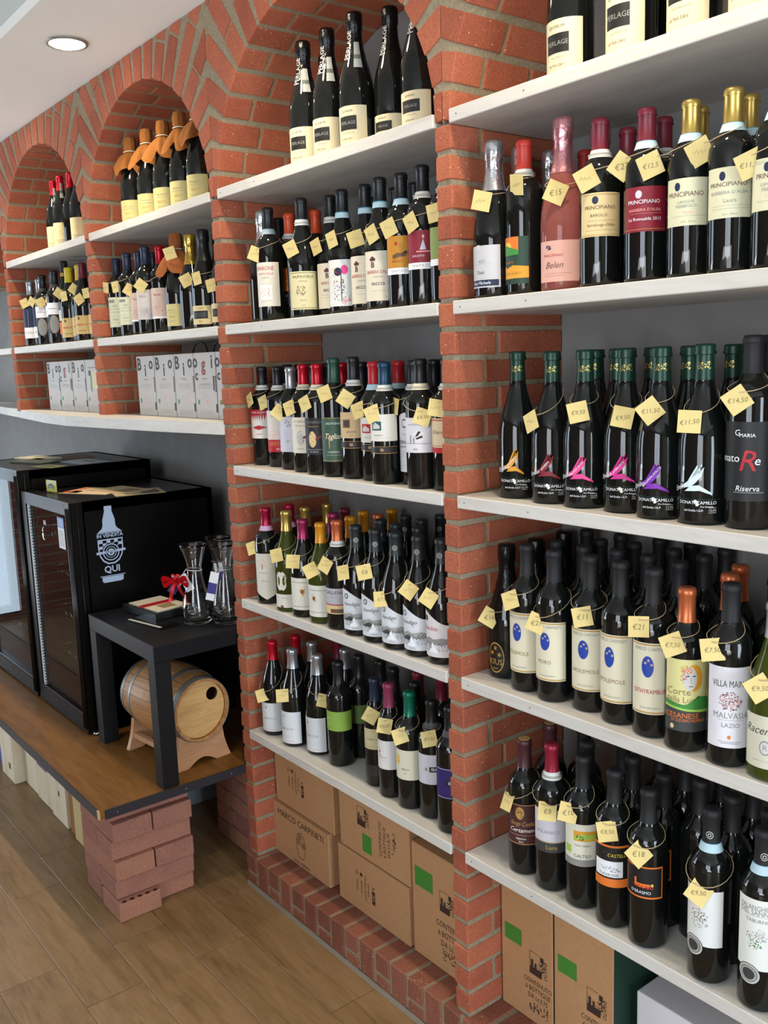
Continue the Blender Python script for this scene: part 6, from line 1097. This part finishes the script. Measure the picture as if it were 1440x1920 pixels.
ringp(.0001, .031, 1.002, BLACKP, .0007); ringp(.025, .0285, 1.002, DW, .0009); ringp(.017, .019, 1.002, DW, .0009); ringp(.006, .012, 1.002, DW, .0009)
dc.add([(X0+.0011, cy-.05, .998), (X0+.0011, cy+.05, 1.002), (X0+.0011, cy+.05, 1.010), (X0+.0011, cy-.05, 1.006)], [(0, 1, 2, 3)], DW)
flat_text(dc, 'BIRRIFICIO', BLACKP, (X0+.0013, cy, 1.004), (0, 1, .04), (0, 0, 1), .008, 0, 0)
flat_text(dc, 'QUI', DW, (X0, cy, .944), (0, 1, 0), (0, 0, 1), .031, 0, 0)
strip([(.924, .043), (.9215, .043)], DW); strip([(.920, .037), (.905, .036), (.901, .03)], DW)
dc.obj('bottle_decal', ca, label='pale blue beer bottle decal with IN VENDITA QUI lettering')
b = MB(); b.box(-1.66, -1.60, -.2822, -.2815, 1.09, 1.125, mat('sticker_blue', '#2f62b0', .5)); b.box(-1.66, -1.60, -.2822, -.2815, 1.02, 1.09, mat('sticker_white', '#c9ccd0', .5))
for i in range(9): b.box(-1.655, -1.61, -.2824, -.2821, 1.03+.006*i, 1.032+.006*i, KG)
for i in range(4): b.box(-1.655, -1.61, -.2824, -.2821, 1.097+.006*i, 1.099+.006*i, mat('sticker_white'))
b.obj('energy_sticker', cdoor)
b = MB(); b.box(-1.80, -1.775, -.2835, -.281, 1.082, 1.098, CHR); b.lathe([(-.2, .018), (-.199, .018)], CHR, 4) if False else None; b.obj('lock', cdoor)
b = MB(); b.tube([(-1.80+.014*math.cos(a), -.283, 1.05+.022*math.sin(a)) for a in [PI/2+PI*j/10 for j in range(11)]], .0025, CHR, 6); b.obj('handle_hook', cdoor)
# pale solid bottle put inside the near cooler in place of a door reflection
FB = mat('reflection_bottle_glass', '#b9a99a', .35, trans=.25); o = obj('wine_bottle', body_mesh('bd', FB), None, 'pale lilac-capped bottle placed in the nearer wine cooler to stand for a reflection', 'bottle', loc=(-1.66, -.17, .4525)); obj('capsule', (lambda b: (b.lathe([(.235, .0152), (.288, .0155), (.2885, .006)], mat('cap_lilac', '#5a5a9a', .4), 24), b.mesh('capsule'))[1])(MB()), o)
# ---------------------------------------------------------------- papers on the coolers
def sheet(lab, cx, cy, z, w, d, rot, col, marks, name='flyer', th=.0012, curl=0):
    m = mat('paper_'+col[1:], col, .6); b = MB(); n = 6
    vs = [(-w/2+w*i/n, y, curl*(abs(i/n-.5)*2)**2+zz) for zz in (0, th) for y in (-d/2, d/2) for i in range(n+1)]; k = n+1
    fs = [(i, k+i, k+i+1, i+1) for i in range(n)]+[(2*k+i, 2*k+i+1, 3*k+i+1, 3*k+i) for i in range(n)]+[(i, i+1, 2*k+i+1, 2*k+i) for i in range(n)]+[(k+i, 3*k+i, 3*k+i+1, k+i+1) for i in range(n)]+[(0, 2*k, 3*k, k), (n, k+n, 3*k+n, 2*k+n)]
    b.add(vs, fs, m); o = b.obj(name, None, label=lab, cat='paper', group='papers lying on the wine coolers'); o.location = (cx, cy, z); o.rotation_euler = (0, 0, rot)
    if marks:
        p = MB()
        for (u0, u1, v0, v1, c) in marks: p.box(u0*w/2, u1*w/2, v0*d/2, v1*d/2, th+curl+.0001, th+curl+.0004, mat('ink_'+c[1:], c, .6))
        p.obj('print', o)
    return o
zt = 1.1765
sheet('cream flyer with red script on the nearer wine cooler', -1.80, -.09, zt, .21, .15, .5, '#d9c09a', [(-.4, .5, -.1, .0, '#b04030'), (-.7, .2, .3, .35, '#c09a80'), (-.9, -.7, -.9, .9, '#d0602c')])
sheet('cream fan-folded leaflet under the red script flyer', -1.745, -.02, zt+.0014, .2, .13, .15, '#cdb48c', [(.0, .8, -.5, .6, '#9a8468')], curl=.0)
sheet('greenish cream brochure at the cooler edge', -1.645, .0, zt, .15, .17, -.25, '#b9aa80', [(-.5, .8, .1, .8, '#6a5c50'), (-.6, .6, -.6, -.4, '#8a8060')])
sheet('small orange card corner beside the flyers', -1.845, -.16, zt, .07, .05, .7, '#c8622c', None)
zt = 1.2465
for i, (lab, x, y, w, d, r, c) in enumerate([('pale card stack on the taller cooler, left', -2.50, -.06, .2, .1, .2, '#c9c2a4'), ('dark green brochure pile on the taller cooler', -2.36, -.1, .19, .13, .35, '#4e544a'), ('white folded flyer on the taller cooler', -2.20, .02, .2, .12, .1, '#b4b8bc'), ('olive leaflet at the front edge of the taller cooler', -2.13, -.14, .14, .08, .3, '#5f6844'), ('brown brochure lying behind on the taller cooler', -2.42, .07, .16, .12, -.1, '#6b4a34')]):
    sheet(lab, x, y, zt, w, d, r, c, [(-.6, .5, -.3, .3, '#3a3a38')] if i % 2 else [(-.5, .6, .2, .4, '#5c5a50')], th=.006 if i in (0, 1) else .0015)
o = sheet('small yellow and black promotional card propped on the nearer cooler', -1.905, -.21, 1.1775, .07, .003, .1, '#cfc64a', None, 'promo_card'); o.rotation_euler = (0, 0, .15)
b = MB(); b.box(-.036, .036, -.001, .001, 0, .042, mat('card_yellow', '#c9c658', .55)); me = b.mesh('card_face'); c_ = obj('card_face', me, o)
b = MB()
for i in range(6):
    for j in range(2):
        if (i+j) % 2: b.box(-.036+.012*i, -.024+.012*i, -.0014, -.001, .042-.009*(j+1), .042-.009*j, pal('lg'))
b.lathe([(-.0015, .001), (-.0015, .02)], pal('k'), 24) if False else None
n = 20; b.add([(0, -.0016, .014)]+[(.024*math.cos(PI*k/n), -.0016, .012+.018*math.sin(PI*k/n)) for k in range(n+1)], [(0, k+1, k+2) for k in range(n)], pal('k')); b.add([(0, -.0018, .014)]+[(.02*math.cos(PI*k/n), -.0018, .013+.013*math.sin(PI*k/n)) for k in range(n+1)], [(0, k+1, k+2) for k in range(n)], pal('g'))
b.obj('emblem', c_)
# ---------------------------------------------------------------- side table, carafes, gift set
TX0, TX1, TY0, TY1, TZ = -1.495, -1.0, -.264, .225, .82
b = MB(); b.box(TX0, TX1, TY0, TY1, TZ-.05, TZ, BLACKM); tb = obj('side_table', bevel(b.mesh('table_top'), .0015), None, 'square black side table straddling the small barrel', 'table')
for x in (TX0, TX1-.05):
    for y in (TY0, TY1-.05): b = MB(); b.box(x+.0002, x+.0498, y+.0002, y+.0498, .3887, TZ-.05, BLACKM); obj('leg', bevel(b.mesh('leg'), .0012), tb)
def carafe(x, y, lab, rot=0):
    z = TZ+.0005; b = MB(); o_ = [(0, .030), (.002, .040), (.006, .0435), (.03, .0445), (.06, .0425), (.09, .037), (.12, .030), (.145, .0245), (.165, .0225), (.18, .023), (.2, .0275), (.225, .036), (.24, .0405), (.246, .042)]
    i_ = [(zz, r-.0026) for zz, r in reversed(o_) if zz > .01]+[(.011, .036), (.010, .001)]
    b.lathe(o_+[(.2475, .0407)]+i_[1:], CLEAR, 40, cap=False); n = 40
    b.add([(.030*math.cos(2*PI*k/n), .030*math.sin(2*PI*k/n), 0) for k in range(n)], [tuple(range(n))[::-1]], CLEAR)
    o = b.obj('glass_carafe', None, label=lab, cat='carafe', group='glass carafes on the side table'); o.location = (x, y, z); o.rotation_euler = (0, 0, rot)
    e = MB(); e.tube([(.0452, .014*math.cos(2*PI*k/24), .055+.016*math.sin(2*PI*k/24)) for k in range(24)], .0014, CLEAR, 6, True); e.tube([(.0455, .008*math.cos(2*PI*k/16), .055+.009*math.sin(2*PI*k/16)) for k in range(16)], .0012, CLEAR, 6, True); e.obj('embossed_seal', o)
    return o
c1 = carafe(-1.142, -.052, 'clear glass carafe with red ribbon bow on the black table', -.75)
c2 = carafe(-1.195, .062, 'clear glass carafe behind with white neck tag', -.6)
c3 = carafe(-1.078, .018, 'clear glass carafe with blue and white tag against the brick pillar', -.9)
RED = mat('red_foil_ribbon', '#c4141c', .28, .25, bump=.8, bscale=140)
def at_c(o, az, r, z): return Vector((o.location.x+r*math.cos(az), o.location.y+r*math.sin(az), o.location.z+z))
az = -1.95; B0 = at_c(c1, az, .056, .128); fa = -.75; tx = Vector((-math.sin(fa), math.cos(fa), 0)); nz = Vector((math.cos(fa), math.sin(fa), 0)); b = MB()
def ribbon(path, w, wd):
    vs = []
    for i, p in enumerate(path): vs += [Vector(p)-wd*w*(.6+.4*math.sin(PI*i/(len(path)-1)+.3)), Vector(p)+wd*w*(.6+.4*math.sin(PI*i/(len(path)-1)+.3))]
    b.add(vs, [(2*i, 2*i+1, 2*i+3, 2*i+2) for i in range(len(path)-1)], RED, True)
up = Vector((0, 0, 1))
for s in (-1, 1):
    G = 1.35
    ribbon([B0+tx*s*G*(.028*math.sin(PI*t/8)+.004*t/8)+up*G*(.022*math.sin(2*PI*t/8)*.5+.012*(t/8))+nz*.014*math.sin(PI*t/8) for t in range(9)], .013, (nz*.5+up*.8).normalized())
    ribbon([B0+tx*s*(.005+.024*t/6)+up*(-.062*t/6)+nz*(.006*math.sin(t)) for t in range(7)], .009, (tx*.8+nz*.5).normalized())
    ribbon([B0+tx*s*.3*(.028*math.sin(PI*t/8))+up*(.03*math.sin(PI*t/8))+nz*.01*math.sin(2*PI*t/8) for t in range(9)], .009, (tx*.7+nz*.7).normalized())
b.obj('ribbon_bow', None, label='shiny red ribbon bow tied to the front glass carafe', cat='bow')
def hang_tag(P, az, tilt, mats, lab, L=.055, w=.026):
    az = -.7; b = MB(); n = len(mats); tx = Vector((-math.sin(az), math.cos(az), 0)); nz = Vector((math.cos(az), math.sin(az), 0)); dn = (Vector((0, 0, -1))*math.cos(tilt)+tx*math.sin(tilt)).normalized(); sd = dn.cross(nz).normalized(); y0 = 0
    for fr, m in mats:
        y1 = y0+fr*L; q = [P+dn*y0-sd*w/2, P+dn*y0+sd*w/2, P+dn*y1+sd*w/2, P+dn*y1-sd*w/2]; b.add([v+nz*.0003 for v in q]+[v-nz*.0003 for v in q], [(0, 1, 2, 3), (7, 6, 5, 4), (0, 4, 5, 1), (1, 5, 6, 2), (2, 6, 7, 3), (3, 7, 4, 0)], m); y0 = y1
    return b, nz
WT = mat('tag_white', '#d8dade', .5); BT = mat('tag_blue', '#332c74', .5)
for (c, az, rr, z, tilt, ms, lab) in ((c1, -1.75, .034, .155, .5, ((1, WT),), 'white card tag hanging behind the red bow'), (c1, -2.3, .04, .14, -.6, ((.4, WT), (.6, BT)), 'white and blue tag under the red bow'), (c2, -.6, .034, .17, .1, ((.5, WT), (.5, BT)), 'white and blue tag between the carafes'), (c3, -1.3, .034, .165, -.25, ((.4, WT), (.4, BT), (.25, WT)), 'long white and blue tag on the carafe by the pillar')):
    L = .055 if len(ms) < 3 else .085; P = at_c(c, az, rr+.006, z); b, nz = hang_tag(P, az, tilt, ms, lab, L); o = b.obj('hang_tag', None, label=lab, cat='tag')
    s = MB(); q = []; a0 = az
    for k in range(20): a = 2*PI*k/20; q.append((c.location.x+(.0245+.0*k)*math.cos(az+a), c.location.y+.0245*math.sin(az+a), c.location.z+.168+.0025*math.cos(a)))
    s.tube(q, .0005, WT, 4, True); s.tube([q[0], (P.x, P.y, P.z)], .0005, WT, 4); s.obj('thread', o)
# gift set and dark case on the table
b = MB(); b.box(-.10, .10, -.07, .07, 0, .024, mat('case_dark', '#2a2c2c', .25, .3, bump=.8, bscale=90)); gs = obj('gift_case', bevel(b.mesh('gift_case'), .002), None, 'dark flat case with white card and red ribbon on the table', 'case', loc=(-1.355, -.085, TZ+.0004), rot=(0, 0, .12))
b = MB(); b.box(-.085, .09, -.055, .062, .0242, .027, mat('card_cream', '#cfc8b4', .5)); b.obj('card', gs)
b = MB(); b.box(-.02, .012, -.0565, .0635, .0241, .0275, mat('ribbon_red_matte', '#b01c20', .4)); b.obj('ribbon', gs)
b = MB(); b.box(.02, .07, -.02, .03, .0271, .0274, mat('ink_olive', '#8a7a50', .6)); b.obj('print', gs)
b = MB(); b.box(-.10, .075, -.035, .035, 0, .006, mat('case_black', '#101112', .15)); o = obj('flat_packet', b.mesh('flat_packet'), None, 'thin black packet with a white strip lying by the carafe', 'packet', loc=(-1.225, -.155, TZ+.0004), rot=(0, 0, .2))
b = MB(); b.box(-.095, .07, -.034, -.024, .0061, .0066, mat('strip_white', '#b9b9b0', .5)); b.obj('strip', o)
# ---------------------------------------------------------------- barrel on its cradle
BZ = .5665; root = bpy.data.objects.new('oak_barrel', None); S.collection.objects.link(root); root.location = (-1.07, -.092, BZ); root.rotation_euler = (0, 0, .12+PI)
root['label'] = 'small light oak barrel with steel hoops under the black table'; root['category'] = 'barrel'
BL = .315; rh, rb = .098, .118
def br(t): return rh+(rb-rh)*math.sin(PI*t)
NS = 24
for k in range(NS):
    a0 = 2*PI*k/NS+.004; a1 = 2*PI*(k+1)/NS-.004; b = MB(); n = 10; vs = []
    for i in range(n+1):
        t = i/n
        for r, a in ((br(t), a0), (br(t), (a0+a1)/2), (br(t), a1), (br(t)-.009, a1), (br(t)-.009, a0)): rr = r/math.cos((a1-a0)/4) if r > 0 else r; vs.append((BL*t, r*math.cos(a), r*math.sin(a)))
    fs = []
    for i in range(n):
        for j in range(5): fs.append((i*5+j, i*5+(j+1) % 5, (i+1)*5+(j+1) % 5, (i+1)*5+j))
    fs += [(4, 3, 2, 1, 0), tuple(n*5+j for j in range(5))]; b.add(vs, fs, OAK)
    b.obj('stave', root)
for t0, t1 in ((.0, .065), (.2, .255), (.745, .80), (.935, 1.0)):
    b = MB(); q = []
    for s in range(5): t = t0+(t1-t0)*s/4; q.append((BL*t, br(t)+.0012))
    b.lathe(q+[(BL*t1, br(t1)-.001), (BL*t0, br(t0)-.001), q[0]], HOOP, 56, axis='x', cap=False); b.obj('hoop', root)
for x, nm in ((.014, 'front'), (BL-.022, 'back')):
    b = MB(); n = 48; r = rh-.0085; hy, hz, hr = -.047, .038, .0205
    if nm == 'front':
        # round head with a round bung hole, ring-bridged
        outer = [(r*math.cos(2*PI*k/n), r*math.sin(2*PI*k/n)) for k in range(n)]; hole = []
        for k in range(n): hole.append((hy+hr*math.cos(2*PI*k/n), hz+hr*math.sin(2*PI*k/n)))
        for xx, flip in ((x, 0), (x+.009, 1)):
            vs = [(xx, p[0], p[1]) for p in outer+hole]; b.add(vs, [(k, (k+1) % n, n+(k+1) % n, n+k) if flip else (n+k, n+(k+1) % n, (k+1) % n, k) for k in range(n)], OAKL)
        b.add([(xx, p[0], p[1]) for xx in (x, x+.009) for p in hole], [(k, (k+1) % n, n+(k+1) % n, n+k) for k in range(n)], mat('bung_hole_wall', '#3a2414', .9))  # hole wall darker than the oak head
    else: b.lathe([(x, r), (x+.009, r)], OAKL, n, axis='x')
    b.obj('head', root)
cr = bpy.data.objects.new('barrel_cradle', None); S.collection.objects.link(cr); cr.location = (-1.088, -.092, .3887); cr.rotation_euler = (0, 0, .12+PI)
cr['label'] = 'pale wooden cradle with scalloped feet holding the barrel'; cr['category'] = 'cradle'
def cradle_end(x0):
    zb = BZ-.3887; t = (x0+.008)/BL; R = br(min(1, max(0, t+.02)))+.003; pts = []
    pts += [(-.103, 0), (-.05, 0)]+[(-.05+.1*i/10, .022*math.sin(PI*i/10)) for i in range(1, 10)]+[(.05, 0), (.103, 0), (.095, .02), (.086, .045), (.083, .075), (.078, .095)]
    a0 = math.acos(min(1, .078/R)); zz = [(R*math.cos(-a), zb-R*math.sin(a)) for a in [a0+(PI-2*a0)*i/16 for i in range(17)]]
    pts += [(x, z) for x, z in zz]+[(-.083, .075), (-.086, .045), (-.095, .02)]
    b = MB(); n = len(pts)
    # vertical strips between lower and upper outline keep the concave shape clean
    lo = lambda y: (.022*math.sin(PI*(y+.05)/.1) if abs(y) < .05 else (0 if abs(y) <= .103 else 0))
    up_ = lambda y: (zb-math.sqrt(max(0, R*R-y*y)) if abs(y) <= .0785 else .095*(1-((abs(y)-.0785)/.0245)**.6)+.002)
    ys = [-.103+.206*i/40 for i in range(41)]
    for y0, y1 in zip(ys, ys[1:]):
        q = [(y0, lo(y0)), (y1, lo(y1)), (y1, max(lo(y1)+.001, up_(y1))), (y0, max(lo(y0)+.001, up_(y0)))]
        b.add([(x0, p[0], p[1]) for p in q]+[(x0+.016, p[0], p[1]) for p in q], [(0, 3, 2, 1), (4, 5, 6, 7), (0, 1, 5, 4), (3, 7, 6, 2)], BEECH)
    b.obj('cradle_end', cr)
cradle_end(.0); cradle_end(.265)
b = MB(); b.box(.016, .265, .068, .084, .04, .056, BEECH); b.box(.016, .265, -.084, -.068, .04, .056, BEECH); b.obj('rail', cr)
b = MB(); b.tube([(-1.04, .24, .40), (-1.12, .26, .41), (-1.3, .27, .40), (-1.42, .25, .394)], .003, mat('cable_grey', '#9a9a98', .5), 6); b.obj('power_cable', None, label='thin grey power cable behind the barrel', cat='cable')
# ---------------------------------------------------------------- wooden wine cases under the platform
def case(x0, x1, yf, h, m, lab, marks=(), nm='wooden_case'):
    b = MB(); b.box(x0, x1, yf, yf+.26, .001, h, m); o = obj(nm, bevel(b.mesh(nm), .0015), None, lab, 'case', 'wooden wine cases under the platform')
    p = MB()
    for e in marks:
        if e[0] == 'R': p.box(x0+e[1], x0+e[2], yf-.0005, yf, e[3], e[4], e[5])
        elif e[0] == 'S': p.box(x1, x1+.0005, yf+e[1], yf+e[2], e[3], e[4], e[5])
        else:
            rr = random.Random(len(lab))
            for i in range(e[5]): u, w = rr.uniform(e[1], e[2]), rr.uniform(e[3], e[4]); s = rr.uniform(.002, .006); p.box(x0+u, x0+u+s, yf-.0006, yf, w, w+s, e[6])
    if p.f: p.obj('print', o)
DKP = mat('case_print_dark', '#6a5848', .8); PUR = mat('case_print_purple', '#6f6488', .8); KN = mat('wood_knot', '#7a5a3c', .8)
case(-2.39, -2.226, -.352, .35, PINE, 'pale wooden case farthest left with black bands on its side', [('S', .0, .1, .25, .253, DKP), ('S', .0, .1, .262, .265, DKP), ('S', .0, .1, .274, .277, DKP), ('R', .05, .065, .22, .33, DKP), ('R', .1, .125, .05, .075, KN)])
case(-2.212, -2.06, -.312, .34, PINE, 'second pale wooden case from the left under the platform', [('B', .03, .1, .2, .3, 20, DKP)])
case(-2.056, -1.888, -.316, .34, PINE, 'wooden case with faded purple print', [('R', .02, .13, .14, .28, PUR), ('B', .03, .12, .15, .27, 60, PINE), ('B', .03, .12, .15, .27, 30, DKP)])
case(-1.878, -1.72, -.322, .34, PINE, 'knotty pale wooden case, fourth under the platform', [('R', .03, .04, .25, .32, DKP), ('R', .08, .095, .1, .12, KN), ('R', .1, .115, .2, .215, KN)])
case(-1.70, -1.642, -.318, .35, mat('brown_card_case', '#9a6a34', .7), 'narrow brown cardboard case beside the pier', nm='cardboard_case')
case(-1.638, -1.55, -.325, .35, mat('cream_case', '#cdbb86', .7), 'cream cardboard case right beside the brick pier', nm='cardboard_case')
case(-2.60, -2.43, -.33, .34, mat('blue_case', '#3a4fa0', .5), 'blue carton at the left picture edge under the platform', nm='cardboard_case')
# ---------------------------------------------------------------- recessed ceiling spotlights
for i, (x, y) in enumerate(((-1.463, -.19), (-2.42, -.19), (-.51, -.19), (.45, -.19), (-3.37, -.19))):
    z = ZC
    b = MB(); q = [(z-.001, .062), (z-.006, .060), (z-.007, .054), (z-.003, .050), (z-.0005, .0495)]; b.lathe(q, HOOP, 40, x, y, cap=False)
    o = b.obj('ceiling_spotlight', None, label=['lit recessed spotlight in the white ceiling', 'recessed spotlight over the far-left arch', 'recessed spotlight over the middle arch', 'recessed spotlight over the right arch', 'recessed spotlight beyond the far-left arch'][i], cat='ceiling light', group='recessed ceiling spotlights')
    em = mat('lamp_lens', '#ffffff', .4); p = em.node_tree.nodes['Principled BSDF']; p.inputs['Emission Color'].default_value = (1, .93, .8, 1); p.inputs['Emission Strength'].default_value = 25
    b = MB(); b.lathe([(z-.0015, .049), (z-.008, .044), (z-.013, .03), (z-.0145, .01)], em, 32, x, y); b.obj('lens', o)
    l = bpy.data.lights.new('spot_lamp', 'SPOT'); l.energy = SPOT_W; l.color = (1, .80, .56); l.spot_size = 2.5; l.spot_blend = .9; l.shadow_soft_size = .035
    lo_ = bpy.data.objects.new('spot_lamp', l); S.collection.objects.link(lo_); lo_.location = (x, y, z-.03)
